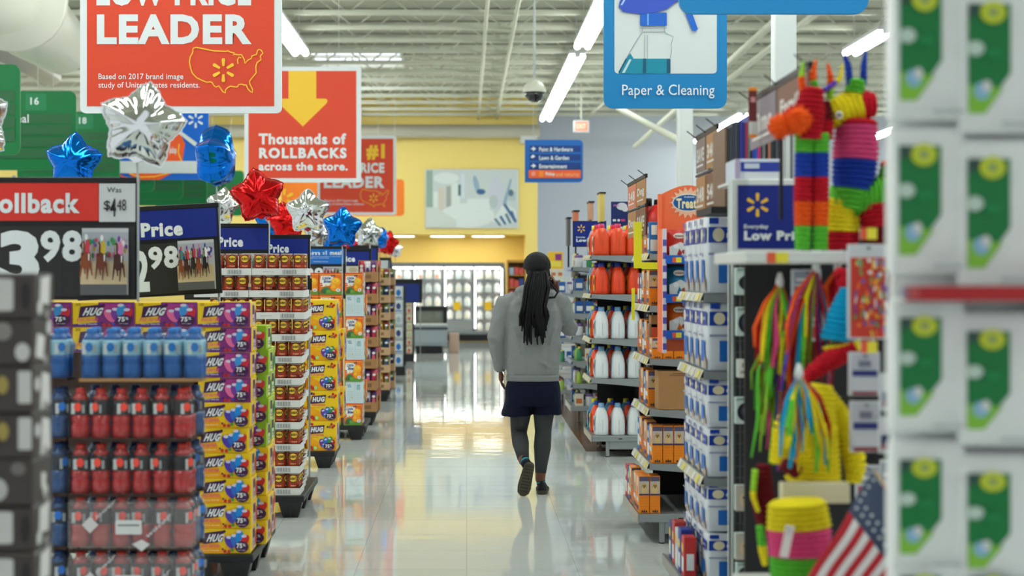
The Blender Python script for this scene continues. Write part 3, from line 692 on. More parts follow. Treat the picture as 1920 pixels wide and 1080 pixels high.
# ================================================================ PALLET STACKS ON THE LEFT
def pallet(x0, x1, y0, y1, label, h=.15):
    cx, cy = (x0+x1)/2, (y0+y1)/2
    t = thing('shipping_pallet', label, 'pallet', (cx, cy, 0), 0, 'black plastic pallets')
    w_, d_ = x1-x0, y1-y0
    g = MB(); g.box(-w_/2, w_/2, -d_/2, d_/2, h-.045, h, PALLET, c=.006); g.build('deck', t)
    f = MB(); fw, fd, tp = .16, .14, .03
    for sx in (-1, 0, 1):
        for sy in (-1, 0, 1):
            f = MB(); ax, ay = sx*(w_/2-fw/2-.015), sy*(d_/2-fd/2-.015)
            rings = [[(ax-a, ay-b, z), (ax+a, ay-b, z), (ax+a, ay+b, z), (ax-a, ay+b, z)] for a, b, z in ((fw/2-tp, fd/2-tp, 0), (fw/2, fd/2, h-.045))]
            f.loft(rings, PALLET, smooth=False)
            for k in (-.3, 0, .3): f.box(ax+k*fw-.004, ax+k*fw+.004, ay-fd/2+tp*.5-.006, ay-fd/2+tp, .01, h-.05, PALLET)
            f.build('foot', t)
    return t
# ---- fruit drink boxes
DY = mat('carton_yellow', (250,206,22), .42); DO = mat('carton_orange', (250,170,14), .42); DG = mat('carton_green', (176,206,30), .42); DP = mat('carton_violet', (140,50,130), .42)
def drink_box(kind, w_=.325, d_=.24, h=.1305):
    g = MB(); base = {'berry': DY, 'punch': DY, 'lime': DG, 'big': DY}[kind]
    g.box(-w_/2, w_/2, 0, d_, 0, h, base, c=.003)
    a = Art(g, (-w_/2, 0, 0), (1,0,0), (0,0,1), w_, h, .0006)
    if kind == 'big':
        a.poly([(0,0),(1,0),(1,.45),(.4,.3),(0,.5)], DO)
        for (x, y, c) in ((.1,.9,C_(60,40,110)),(.17,.88,RED),(.84,.88,RED),(.93,.83,RED),(.88,.78,C_(200,60,30))): a.ell(x,y,.045,.045,c)
        a.poly([(.04,.56),(.12,.82),(.60,.86),(.56,.60)], DKPURP); a.text('HUG',.12,.62,.42,.17,WHITE,.09,skew=.15,rise=.03)
        a.text('40',.66,.75,.17,.09,DKPURP,.03); a.text('fruit barrels',.10,.49,.46,.08,PINK,.02,skew=.2); a.text('variety pack',.08,.42,.3,.04,C_(200,90,20),.0)
        for (x, y, rx, ry, c, r) in ((.52,.26,.1,.15,C_(110,60,160),20),(.66,.3,.1,.17,C_(50,110,200),10),(.80,.34,.09,.14,GRN,-10),(.88,.26,.08,.12,RED,-20),(.58,.18,.06,.08,C_(90,140,220),0)): a.ell(x,y,rx,ry,c,r); a.ell(x-.02,y+ry*.5,rx*.5,ry*.18,C_(215,225,240),r)
        for (x, y, c) in ((.18,.08,RED),(.12,.12,RED),(.28,.1,GRN),(.28,.1,C_(170,220,120))): a.ell(x,y,.06 if c is not GRN else .07,.06,c)
        a.ell(.76,.15,.19,.13,DKPURP); a.text('75',.63,.1,.15,.12,WHITE,.07); a.text('%',.79,.15,.06,.07,WHITE,.04); a.text('less sugar',.65,.055,.22,.03,WHITE,0)
    else:
        if kind == 'berry':
            a.poly([(.42,1),(1,1),(1,0),(.5,0),(.36,.3)], DP); a.poly([(.46,.95),(.95,.9),(.9,.5),(.6,.3)], C_(180,60,140)); a.poly([(0,0),(.5,0),(.44,.2),(0,.12)], PURP)
            bar = [C_(240,110,160), C_(130,60,160), C_(60,150,220), C_(210,40,60)]
        elif kind == 'punch':
            a.poly([(0,0),(.55,0),(.36,.45),(0,.3)], DO); a.poly([(.5,.2),(.95,.15),(.95,.6),(.6,.8)], C_(252,190,20))
            bar = [C_(80,60,170), C_(50,110,200), C_(30,140,220), C_(215,45,40)]
        else:
            a.poly([(.45,1),(1,1),(1,0),(.5,0)], C_(140,190,40)); bar = [C_(40,150,90), C_(50,130,210), C_(120,60,160), C_(220,60,60)]
        a.text('20',.05,.86,.08,.1,C_(120,90,30),.0)
        a.poly([(.10,.38),(.13,.82),(.50,.92),(.47,.48)], DKPURP); a.ell(.50,.88,.03,.06,DKPURP); a.text('HUG',.16,.46,.29,.32,WHITE,.07,skew=.2,rise=.02)
        a.text('fruit barrels',.06,.24,.34,.16,C_(240,110,120),.03,skew=.2,rise=.02); a.text('berry blends',.1,.08,.3,.08,WHITE if kind=='berry' else C_(250,230,160),.02)
        for i, (x, y) in enumerate(((.60,.45),(.70,.52),(.79,.68),(.89,.5))): a.ell(x,y,.075,.26,bar[i],12-8*i); a.ell(x-.01,y+.2,.05,.06,C_(225,215,235),12-8*i)
        a.ell(.52,.1,.03,.07,RED); a.ell(.6,.09,.035,.07,C_(200,50,50)); a.ell(.66,.14,.03,.06,GRN if kind!='berry' else C_(70,80,190)); a.ell(.48,.18,.02,.04,C_(60,40,90))
        a.ell(.84,.27,.13,.23,DKPURP); a.text('75',.74,.22,.11,.2,WHITE,.07); a.text('%',.86,.3,.05,.11,WHITE,.03); a.text('less sugar',.76,.12,.15,.05,WHITE,0)
        a.rect(0,.0,1,.012,C_(180,140,20)); 
    b = Art(g, (w_/2, 0, 0), (0,1,0), (0,0,1), d_, h, .0006)
    b.rect(.3,.08,.72,.9,C_(206,180,200) if kind!='lime' else C_(226,230,190)); b.rect(.34,.5,.68,.86,DKPURP if kind!='big' else C_(120,70,140)); b.rect(.36,.3,.66,.34,C_(120,90,120)); b.rect(.36,.2,.66,.24,C_(120,90,120)); b.ell(.86,.4,.1,.3,{'berry':DP,'punch':C_(220,60,50),'lime':GRN,'big':C_(80,120,200)}[kind])
    c = Art(g, (-w_/2, 0, h), (1,0,0), (0,1,0), w_, d_, .0006); c.rect(0,.48,1,.52,C_(220,170,40))
    return g
def dproto(kind, **k): return Proto(tag(drink_box(kind, **k).build('drink_carton'), 'x', 'drink box'))
pb, pp_, pl_, p40 = dproto('berry'), dproto('punch'), dproto('lime'), dproto('big', w_=.243, d_=.30, h=.2535)
Y0 = 8.65; pz = .17; ph = .1315; xR = X(470, Y0)
pallet(X(385,Y0)-.62, X(475,Y0)+.0, Y0-.01, Y0+1.0, 'black pallet under the nearest stack of yellow drink boxes', .165)
cols = [('front right column',0),('second column from the right',1),('third column from the right',2),('fourth column from the right',3)]
for i in range(10):
    for c in range(4):
        if c > 0 and i < 7: continue
        if c > 0 and i == 7: continue
        jx = rnd.uniform(-.004, .006) - (.012 if i in (4,) else 0)
        pr = pb if i >= 6 else pp_
        pr.put((xR-.138+jx if c == 0 else xR-.1625-c*.328+.048, Y0+rnd.uniform(0,.006), pz+i*ph), 0, '%s drink box, nearest juice stack, %s, %s from top' % ('purple and yellow' if i >= 6 else 'yellow and orange', cols[c][0], ORD[9-i]), 'fruit drink boxes in the nearest stack', scale=(.85,1,1) if c == 0 else (1,1,1))
for i in range(10):      # boxes behind, one column further out
    if i < 4: k_, nm, pr = 'yellow', 'yellow', pp_
    else: nm, pr = 'lime green', pl_
    pr.put((xR-.1625+.045+.012*(i%2), Y0+.30, pz+i*ph if i < 9 else pz+8*ph), 0, '%s drink box behind the front column, second in depth, %s from top' % (nm, ORD[8-i] if i < 9 else 'x'), 'fruit drink boxes behind the front column') if i < 9 else None
    if i < 8: pr.put((xR-.1625+.03, Y0+.60, pz+i*ph), 0, '%s drink box at the rear of the nearest juice stack, %s from top' % (nm, ORD[7-i]), 'fruit drink boxes behind the front column')
for i in range(4):      # support columns hidden under the top layers
    g = MB(); g.box(-.56, .56, 0, .24, 0, 7.98*ph, mat('carton_core_shade',(62,44,38),.8), c=.004)  # filler coloured dark to stand for the shade between bottle rows
    if i == 0: tag(g.build('bulk_carton', loc=(xR-.86, Y0+.004, pz)), 'added carton carrying the top layers of the nearest juice stack, dark for shaded gaps', 'carton')
# ---- 40 pack boxes
Y1 = 13.95
pallet(-2.0, X(628,Y1), Y1-.02, Y1+.62, 'black pallet under the large yellow 40 pack boxes', .145)
for i in range(5):
    x = X(606 if i % 2 else 605, Y1) + (-.008, .0, -.004, .003, -.01)[i]
    p40.put((x, Y1+.0, .147+i*.2545), 0, 'large yellow 40 pack drink box right of the bean cans, %s from the top' % ORD[4-i], '40 pack drink boxes')
    p40.put((x-.02+.045*(i%2), Y1+.305, .147+i*.2545), 0, 'large yellow drink box directly behind the front column of 40 packs, %s from the top' % ORD[4-i], '40 pack drink boxes')
for i in range(4):
    p40.put((X(606,Y1)-.27, Y1+.14, .147+i*.2545), 0, 'yellow 40 pack box half hidden by the bean cans, %s from the top' % ORD[3-i], '40 pack drink boxes')
# ---- baked beans
CANL = mat('can_label_brown', (150,54,20), .35); CANR = mat('can_label_red', (196,60,36), .35); CANM = mat('can_tin', (176,170,160), .3, metal=1); CANY = mat('can_label_yellow', (240,196,60), .35)
def can_mb(r=.0415, h=.142, full=True):
    g = MB(); n = 20
    g.lathe([(r*.92,0),(r,.004),(r,.008)], (0,0,0), CANM, n); g.lathe([(r,.008),(r*.995,h-.008)], (0,0,0), CANL, n); g.lathe([(r*.995,h-.008),(r,h-.004),(r*.95,h),(r*.9,h-.003)], (0,0,0), CANM, n)
    def patch(pts, m, k):      # printing wrapped round the can: (angle degrees, z)
        for base in (0, 90):
            vs = [((r+.0004*k)*math.sin(R(a+base)), -(r+.0004*k)*math.cos(R(a+base)), z) for a, z in pts]; g.add(vs, [tuple(range(len(vs)))], m)
    def strip(a0, a1, z0, z1, m, k, nn=8):
        for i in range(nn):
            b0 = a0+(a1-a0)*i/nn; b1 = a0+(a1-a0)*(i+1)/nn; patch([(b0,z0),(b1,z0),(b1,z1),(b0,z1)], m, k)
    strip(-90,90,.050,.066,CANR,1); strip(-50,50,.012,.044,C_(36,22,18),1); strip(-30,30,.022,.034,C_(170,120,60),2)
    def oval(cz, ra, rz_, m, k):
        nn = 8
        for i in range(nn):
            u0, u1 = -1+2*i/nn, -1+2*(i+1)/nn; h0, h1 = math.sqrt(max(0,1-u0*u0)), math.sqrt(max(0,1-u1*u1))
            patch([(u0*ra,cz-h0*rz_),(u1*ra,cz-h1*rz_),(u1*ra,cz+h1*rz_),(u0*ra,cz+h0*rz_)], m, k)
    oval(.106,40,.027,C_(30,20,16),2); oval(.106,36,.022,CANY,3)
    if full:
        for base in (0, 90):
            vs, fs, tw, th = text_geo("BUSH'S", .06)
            g.add([((r+.002)*math.sin(R((x/tw-.5)*60+base)), -(r+.002)*math.cos(R((x/tw-.5)*60+base)), .098+y/th*.016) for x, y in vs], fs, C_(24,20,18))
            vs, fs, tw, th = text_geo('Original', .02)
            g.add([((r+.002)*math.sin(R((x/tw-.5)*48+base)), -(r+.002)*math.cos(R((x/tw-.5)*48+base)), .053+y/th*.010) for x, y in vs], fs, C_(250,220,180))
    return g
TRAYW = mat('tray_white_card', (224,224,222), .6)
def tray_mb(w_, d_, h=.046):
    g = MB(); th = .003
    g.box(-w_/2,w_/2,0,d_,0,.002,TRAYW); g.box(-w_/2,w_/2,0,th,.002,h,TRAYW); g.box(-w_/2,w_/2,d_-th,d_,.002,h,TRAYW); g.box(w_/2-th,w_/2,th,d_-th,.002,h,TRAYW); g.box(-w_/2,-w_/2+th,th,d_-th,.002,h,TRAYW)
    a = Art(g,(-w_/2,0,0),(1,0,0),(0,0,1),w_,h,.0006); 
    x = .56
    for i in range(16):
        a.rect(x,.2,x+.004+.003*(i*7%3),.8,C_(120,120,124)); x += .017
    a.rect(.55,.14,.84,.16,C_(120,120,124)); a.text('baked beans 12 cans',.2,.44,.2,.18,GREY,0)
    a.rect(.02,.0,.98,.03,C_(190,190,186))
    return g
canp = Proto(tag(can_mb().build('bean_can'), 'x', 'can')); TW, TD, PT = .365, .275, .089
trp = Proto(tag(tray_mb(TW,TD).build('can_tray'), 'x', 'cardboard tray'))
Y2 = 11.07; xB = X(563, Y2); pzb = .155; pt = .1472
pallet(xB-1.0, X(565,Y2)+.02, Y2-.015, Y2+1.02, 'black pallet under the stack of canned beans', .152)
fr = [0,0,0,.0,.0,.008,.012,.004,-.004,-.01,.014]; nt_ = 11
for i in range(nt_):
    dx = fr[i]*.8 + (.03 if i >= 7 else 0); z = pzb+i*pt; lay = ORD[nt_-1-i]
    where = 'bean layer %s from top' % lay
    ntr = 2 if i >= 6 else 1
    for b in range(ntr):
        tx = xB-TW/2-b*(TW+.004)+dx
        trp.put((tx, Y2, z), 0, 'white barcoded can tray at the %s of %s' % (['front right','front left'][b], where), 'white trays of bean cans')
        for c in range(4):
            if b == 1 and c > 2: continue
            canp.put((tx+TW/2-.049-c*PT, Y2+.048, z+.003), rnd.uniform(-.25,.25), 'bean can in the front row of %s, %s from right' % (where, ORD[c+4*b]), 'cans of baked beans')
    for k in range(1, 4 if i < 9 else 2):         # trays behind, seen from their right ends
        if i == 10: break
        tx = xB-TW/2+dx-.018*k+rnd.uniform(-.004,.004)
        trp.put((tx, Y2+k*(TD+.004), z), 0, 'white can tray, %s back, right side of %s' % (ORD[k], where), 'white trays of bean cans')
        canp.put((tx+TW/2-.049, Y2+k*(TD+.004)+.048, z+.003), rnd.uniform(-.2,.2), 'bean can, right side of %s, nearest in tray %s back' % (where, ORD[k]), 'cans of baked beans')
        if k < 3: canp.put((tx+TW/2-.049, Y2+k*(TD+.004)+.137, z+.003), rnd.uniform(-.2,.2), 'bean can, right side of %s, middle of tray %s back' % (where, ORD[k]), 'cans of baked beans')
    canp.put((xB-.049+dx, Y2+.137, z+.003), rnd.uniform(-.2,.2), 'bean can at the right side of %s, second back' % where, 'cans of baked beans')
    if i != 10: canp.put((xB-.049+dx, Y2+.226, z+.003), rnd.uniform(-.2,.2), 'bean can at the right side of %s, third back' % where, 'cans of baked beans')
g = MB(); g.box(-.35,.35,0,.5,0,.02,CARD); g.box(-.33,.33,.02,.48,.02,1.0,mat('carton_brown_dark',(120,60,34),.6)); 
tag(g.build('bulk_carton', loc=(xB-TW-.40, Y2+.35, pzb)), 'brown carton core behind the front cans of the bean stack', 'carton')
# ---- muffin boxes
def muffin_box(kind, w_=.175, d_=.20, h=.2145):
    g = MB()
    if kind == 'front':
        g.box(-w_/2,w_/2,0,d_,0,h,mat('carton_muffin_orange',(240,110,30),.45),c=.002); a = Art(g,(-w_/2,0,0),(1,0,0),(0,0,1),w_,h,.0006)
        a.rect(0,.88,1,1,C_(232,78,40)); a.rect(0,.9,1,.93,C_(250,190,40)); a.poly([(.08,.86),(.6,.86),(.72,.5),(.4,.4),(.1,.35),(.03,.6)],C_(240,238,226))
        a.text('Little',.14,.68,.36,.14,C_(30,60,150),.05,skew=.15,rise=.03); a.text('Bites',.2,.53,.34,.14,C_(30,60,150),.05,skew=.15,rise=.03)
        for (x, y, c) in ((.1,.5,RED),(.12,.42,RED),(.3,.42,C_(240,200,60)),(.5,.47,C_(240,200,60)),(.56,.85,NAVY),(.66,.87,NAVY)): a.ell(x,y,.04,.035,c)
        a.rect(0,0,1,.16,C_(90,150,50)); a.ell(.3,.22,.18,.12,C_(60,120,70)); a.ell(.2,.14,.14,.1,C_(50,100,60)); a.ell(.42,.15,.12,.07,C_(110,160,60)); a.ell(.1,.1,.05,.06,C_(150,60,50))
        a.ell(.74,.58,.22,.2,C_(246,170,30)); a.ell(.72,.64,.16,.1,C_(252,200,60)); a.ell(.72,.6,.02,.02,BROWN); a.ell(.66,.68,.015,.015,BROWN); a.ell(.74,.3,.24,.16,C_(244,150,28)); a.ell(.62,.36,.1,.08,C_(250,180,40)); a.ell(.84,.2,.1,.08,C_(236,232,236)); a.ell(.84,.2,.05,.04,C_(200,160,170))
    else:
        g.box(-w_/2,w_/2,0,d_,0,h,mat('carton_muffin_white',(206,222,228),.45),c=.002); a = Art(g,(-w_/2,0,0),(1,0,0),(0,0,1),w_,h,.0006)
        a.text('Little',.06,.82,.22,.08,C_(40,120,140),.03); a.text('Bites',.12,.74,.2,.07,C_(40,120,140),.03); a.rect(.6,.62,.82,.82,C_(150,190,196)); a.rect(.64,.82,.8,.86,C_(110,160,170)); a.rect(.5,.04,.52,.96,C_(170,196,206))
        for k in range(7): a.rect(.08,.12+.07*k,.44,.13+.07*k,C_(150,176,190))
        for k in range(5): a.rect(.58,.1+.09*k,.92,.11+.09*k,C_(150,176,190))
        a.ell(.36,.26,.03,.03,C_(240,180,60))
    b = Art(g,(w_/2,0,0),(0,1,0),(0,0,1),d_,h,.0006); b.rect(.05,.1,.95,.5,C_(222,216,200)); b.rect(.1,.6,.9,.85,C_(236,170,90)); b.rect(.2,.2,.5,.4,C_(190,60,60)); b.rect(.6,.15,.85,.3,C_(120,160,90))
    return g
mf = Proto(tag(muffin_box('front').build('muffin_carton'),'x','snack box')); mw = Proto(tag(muffin_box('back').build('muffin_carton'),'x','snack box'))
Y3 = 16.36; pallet(-2.3, X(685,Y3), Y3-.02, Y3+.9, 'black pallet under the orange and white muffin boxes', .145)
for i in range(7):
    k = 6-i; front = k % 2 == 0; x = X(664,Y3)+(-.012,.005,-.008,.01,0,.006,-.004)[i]
    (mf if front else mw).put((x,Y3,.147+i*.2155),0,'%s muffin box, right column of its stack, %s from top' % ('orange' if front else 'white and pale blue', ORD[k]),'boxes of mini muffins')
    for c in (1, 2):
        if i < 5: 
            if c == 2: continue
        dxm = c*.23 + (.01 if i%2 else 0)
        nm = 'orange muffin box %s of its stack, %s from top' % (['in the middle column','in the left column'][c-1], ORD[k])
        o = mf.put((x-dxm,Y3+.003,.147+i*.2155),0,nm,'boxes of mini muffins',scale=(1.28,1,1)); 
    (mw if front else mf).put((x+.012*(i%2),Y3+.21,.147+i*.2155),0,'muffin box second in depth at the right of its stack, %s from top' % ORD[k],'boxes of mini muffins')
# ---- brown cartons of berries, snack bags, far stacks
def open_carton(w_, d_, h, tone=CARD, items='berry', seed=0):
    t = thing('open_carton','x','carton'); r = random.Random(seed); g = MB(); th = .006; lo = h*.45
    g.box(-w_/2,w_/2,0,d_,0,.006,tone); g.box(-w_/2,w_/2,0,th,.006,lo,tone); g.box(-w_/2,w_/2,d_-th,d_,.006,h,tone); g.box(w_/2-th,w_/2,th,d_-th,.006,h*.75,tone); g.box(-w_/2,-w_/2+th,th,d_-th,.006,h,tone)
    a = Art(g,(-w_/2,0,0),(1,0,0),(0,0,1),w_,lo,.0008); a.rect(.3,.3,.7,.7,C_(130,96,62)); g.build('box_body',t)
    n = 3; pal = {'berry':[C_(190,40,70),C_(222,214,220),C_(90,50,110),C_(214,90,110)],'chip':[C_(30,40,90),C_(226,190,40),C_(150,60,60),C_(110,130,60),C_(60,90,130)]}[items]
    for k in range(n):
        for dd in (0, 1):
            b = MB(); c = pal[(k+dd+seed) % len(pal)]; bw = w_/n*.9; x = -w_/2+w_/n*(k+.5)
            prof = [(-bw/2*.8,.01,.02),(bw/2*.8,.01,.02)]
            rings = []
            for z, s_, q in ((.01,.9,.03),(h*.3,1,.05),(h*.6,1,.05),(h*.85,.95,.03),(h*.95,.9,.006)):
                rings.append([(x-bw/2*s_,d_*.25+dd*d_*.4-q/2,z),(x,d_*.25+dd*d_*.4-q,z),(x+bw/2*s_,d_*.25+dd*d_*.4-q/2,z),(x+bw/2*s_,d_*.25+dd*d_*.4+q/2,z),(x,d_*.25+dd*d_*.4+q,z),(x-bw/2*s_,d_*.25+dd*d_*.4+q/2,z)])
            b.loft(rings, c, smooth=True); aa = Art(b,(x-bw/2,d_*.25+dd*d_*.4-.056,0),(1,0,0),(0,0,1),bw,h,.0008); aa.ell(.5,.5,.3,.16,pal[(k+seed+1)%len(pal)]); aa.ell(.5,.72,.3,.06,WHITE)
            b.build('snack_bag',t)
    return t
ocp = [Proto(open_carton(.20,.28,.232,CARD,'berry',s)) for s in (0,1)]
Y4 = 17.95; pallet(-1.9,X(705,Y4),Y4-.02,Y4+.62,'black pallet under the brown cartons of berry snacks',.145)
for i in range(7):
    ocp[i%2].put((X(689,Y4)+(.005 if i%2 else 0),Y4,.147+i*.236),0,'brown open carton of red berry packs behind the muffin boxes, %s from top'%ORD[6-i],'cartons of berry packs')
    ocp[(i+1)%2].put((X(692,Y4)+.0,Y4+.29,.147+i*.236),0,'brown open carton at the back of the berry pack stack, %s from the top'%ORD[6-i],'cartons of berry packs')
ocq = [Proto(open_carton(.235,.30,.222,mat('cardboard_pale',(196,158,120),.8),'chip',s)) for s in (0,1,2)]
Y5 = 21.4; pallet(-1.9,X(731,Y5),Y5-.02,Y5+.75,'black pallet under the colourful snack bag cartons',.145)
for i in range(7):
    ocq[i%3].put((X(713,Y5),Y5,.147+i*.226),0,'tan open carton of coloured snack bags, nearer column, %s from top'%ORD[6-i],'cartons of snack bags')
    ocq[(i+1)%3].put((X(716,Y5)+.03,Y5+.36,.147+i*.226),0,'tan open carton of coloured snack bags, farther column, %s from top'%ORD[6-i],'cartons of snack bags')
# white covered bag stack and far racks
def far_rack(px0,px1,py0,py1,Y,body,label,cat,tiers,cols_,dots,depth=.6):
    x0,x1,z1 = X(px0,Y),X(px1,Y),Z(py0,Y)
    t = thing('product_rack',label,cat,((x0+x1)/2,Y,0)); w_ = x1-x0
    g = MB(); g.box(-w_/2-.02,w_/2+.02,-.02,depth+.02,0,.14,PALLET,c=.01); g.build('base',t)
    g = MB()
    for sx in (-1,1):
        for yy in (0,depth): g.tube([(sx*w_/2,yy,.14),(sx*w_/2,yy,z1)],.012,BLACK,6)
    g.build('frame',t)
    r = random.Random(int(px0)); hh = (z1-.14)/tiers
    for i in range(tiers):
        for c in range(cols_):
            b = MB(); bx0 = -w_/2+.015+c*(w_-.03)/cols_; b.box(bx0+.004,bx0+(w_-.03)/cols_-.004,.01,depth-.01,.145+i*hh,.14+(i+1)*hh-.01,body,c=.004)
            for f in range(2): 
                a = Art(b,(bx0+.004,.01,.145+i*hh),(1,0,0),(0,0,1),(w_-.03)/cols_-.008,hh-.015,.001) if f==0 else Art(b,(bx0+(w_-.03)/cols_-.004,.01,.145+i*hh),(0,1,0),(0,0,1),depth-.02,hh-.015,.001)
                a.ell(.5,.5,.28,.26,r.choice(dots)); a.rect(.1,.08,.9,.18,r.choice(dots))
            b.build('package',t)
    return t
PKW = mat('package_white',(214,220,222),.5); PKC = mat('package_cream',(220,210,186),.5)
far_rack(737,757,536,690,27.0,PKW,'black framed rack of white and blue packages, far left of the aisle','rack',6,1,[C_(30,110,190),C_(40,60,120),C_(160,180,190)])
far_rack(760,774,545,678,31.4,PKC,'last rack of cream packages before the freezer','rack',8,1,[C_(190,90,60),C_(180,190,140),C_(210,180,120)])
far_rack(706,729,487,545,23.6,PKW,'white covered stack with black top behind the snack bags','rack',2,1,[C_(40,50,110),C_(190,195,200)],.7)
far_rack(722,737,512,700,25.2,PKC,'tall narrow rack of mixed pale packages beside the far blue price sign','rack',7,1,[C_(120,60,80),C_(190,170,60),C_(60,80,130)])
# ---- sports drinks
def bottle_mb(liq, labelc, dot, capc, h=.212, r=.0405):
    g = MB(); g.lathe([(.03,0),(r,.006),(r,.055),(r*.93,.06),(r*.93,.07),(r,.075),(r,.10)],(0,0,0),liq,16)
    g.lathe([(r,.10),(r*1.01,.105),(r*1.0,.155),(r*.9,.165)],(0,0,0),labelc,16)
    g.lathe([(r*.9,.165),(r*.75,.178),(.020,.19),(.018,.195)],(0,0,0),liq,16); g.lathe([(.021,.19),(.021,.21),(.018,.212)],(0,0,0),capc,14)
    vs = ell_pts(0,.135,.016,.019,12); g.add([(x,-(r+.004),z) for x,z in vs],[tuple(range(12))],dot)
    g.add([(x,-(r+.003),z) for x,z in ((-.028,.106),(-.012,.106),(-.012,.15),(-.028,.15))],[(0,1,2,3)],C_(200,204,206)); g.add([(x,-(r+.003),z) for x,z in ((.018,.11),(.03,.11),(.03,.145),(.018,.145))],[(0,1,2,3)],C_(150,154,158))
    return g
LR_ = mat('red_drink',(176,14,20),.15,coat=.6); LB_ = mat('blue_drink',(0,84,158),.35); LB2 = mat('deep_blue_drink',(6,70,130),.15,coat=.6)
BM = {'red':bottle_mb(LR_,C_(34,30,32,.35),C_(250,70,50,.3),C_(200,50,40)).mesh('bottle'),'blue':bottle_mb(LB_,C_(140,186,206,.35),C_(0,110,190,.3),C_(20,110,190)).mesh('bottle'),'deep':bottle_mb(LB2,C_(30,40,60,.35),C_(30,120,220,.3),C_(20,60,120)).mesh('bottle')}
FILM = mat('shrink_film',(236,240,242),.12,alpha=.03,coat=.3,bump=.5,bscale=22); FILM2 = mat('shrink_film_milky',(226,222,224),.2,alpha=.2,coat=.6,bump=.5,bscale=22)
def drink_case(kind,nx_,ny,label,loc,tray=True,film=None,prints=False,p=.0855):
    t = thing('bottle_case',label,'case of drinks',loc,0,'shrink wrapped cases of sports drink'); w_,d_ = nx_*p,ny*p
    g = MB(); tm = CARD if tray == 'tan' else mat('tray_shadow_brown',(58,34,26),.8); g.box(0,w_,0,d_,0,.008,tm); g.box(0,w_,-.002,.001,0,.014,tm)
    g.build('tray',t)
    for i in range(nx_):
        for j in range(ny):
            if j > 0 and i < nx_-1 and not (kind=='blue' and j < 2): continue
            o = bpy.data.objects.new('bottle',BM[kind]); COL.objects.link(o); o.parent = t; o.location = (p*(i+.5),p*(j+.5),.009); o.rotation_euler = (0,0,rnd.uniform(-.5,.5)+(1.57 if j else (0 if i<nx_-1 else .5)))
    g = MB(); f = film or FILM; n = nx_*4; vs = []
    for z, b in ((.01,.0),(.05,.004),(.10,.002),(.16,.003),(.20,-.006),(.214,-.03)):      # film hugging the bottles, front and right side
        row = []
        for i in range(n+1):
            u = i/n*w_; row.append((u,-.004-b-.003*math.cos(2*math.pi*u/p),z))
        for i in range(1,ny*4+1):
            v = i/(ny*4)*d_; row.append((w_+.004+b+.003*math.cos(2*math.pi*v/p),v,z))
        vs.append(row)
    L = len(vs[0]); g.add([q for row in vs for q in row],[(j*L+i,j*L+i+1,(j+1)*L+i+1,(j+1)*L+i) for j in range(5) for i in range(L-1)],f,True)
    if prints:
        a = Art(g,(0,-.016,0),(1,0,0),(0,0,1),1,1,.001); a.rrect(.20,.07,.31,.13,.006,C_(225,225,226)); a.rect(.21,.105,.30,.112,GREY); a.poly([(.06,.11),(.095,.145),(.13,.11),(.095,.075)],C_(220,216,218)); a.text('lower',.12,.13,.08,.02,C_(216,210,214),.02,rise=.9); a.poly([(.27,.03),(.31,.05),(.345,.03),(.31,.0)],C_(220,216,218)); a.text('water',.33,.05,.1,.02,C_(216,210,214),.02,rise=.9)
    g.build('shrink_film',t); return t
Y6 = 6.9; xg = X(128,Y6); 
pallet(xg-.4,X(362,Y6),Y6-.02,Y6+.62,'black pallet under the sports drink cases at the near left',.24)
zt = [.246,.475,.698,.93,1.18]
names = ['lowest','second from bottom','third from bottom','fourth from bottom','top']
for i,z in enumerate(zt):
    top = i == 4
    drink_case('blue' if top else 'red',6,2,'%s case of %s sports drink facing the camera at the near left'%(names[i],'light blue' if top else 'red'),(xg+(.045 if top else 0),Y6,z),'tan' if top else True,FILM2 if i in (0,1) else FILM,i in (0,1))
    drink_case('blue' if top else 'deep',4,2,'%s case of blue sports drink left of the %s bottles'%(names[i],'light blue' if top else 'red'),(xg-4*.0855-.012,Y6+.02,z))
    drink_case('deep' if not top else 'blue',6,1,'%s case of blue sports drink behind the front case'%names[i],(xg+.02,Y6+.195,z))
# ---- dark soda cartons
def soda_mb(v,w_=.40,d_=.20,h=.122):
    g = MB(); m = mat('carton_dark_taupe',(70,62,60),.5,vary=.15); g.box(-w_/2,w_/2,0,d_,0,h,m,c=.006)
    a = Art(g,(-w_/2,0,0),(1,0,0),(0,0,1),w_,h,.0008); wl = C_(210,208,206)
    if v == 0: a.rrect(.62,.18,.86,.88,.04,wl); a.ell(.94,.5,.03,.3,C_(40,36,36))
    elif v == 1: a.ell(.80,.75,.06,.2,C_(140,134,132)); a.ell(.93,.3,.05,.2,wl); a.rect(.6,.1,.7,.3,C_(100,92,90))
    elif v == 2: a.rrect(.9,.2,.99,.9,.02,wl); a.ell(.68,.4,.1,.3,C_(38,34,34)); a.ell(.8,.6,.04,.2,C_(170,150,80))
    else: a.ell(.76,.35,.07,.25,C_(190,188,186)); a.ell(.9,.8,.05,.14,C_(120,114,112)); a.text('2L',.62,.5,.1,.3,wl,.05)
    b = Art(g,(w_/2,0,0),(0,1,0),(0,0,1),d_,h,.0008); b.poly([[(.25,.35),(.75,.3),(.8,.95),(.3,.9)],[(.1,.2),(.5,.1),(.6,.6),(.2,.7)],[(.35,.0),(.9,.1),(.85,.75),(.45,.85)],[(.4,.3),(.6,.25),(.65,.6),(.4,.65)]][v],C_(222,220,218)); b.ell([.25,.8,.2,.6][v],[.25,.8,.6,.2][v],.13,.16,C_(214,212,210)); b.ell(.6,.1,.1,.1,C_(160,156,154))
    return g
sps = [Proto(tag(soda_mb(v).build('soda_carton'),'x','drink carton')) for v in range(4)]
Y7 = 4.37; xk = X(62,Y7)
pallet(xk-.85,xk+.0,Y7-.01,Y7+.24,'black pallet under the dark soda cartons at the far left edge',.145)
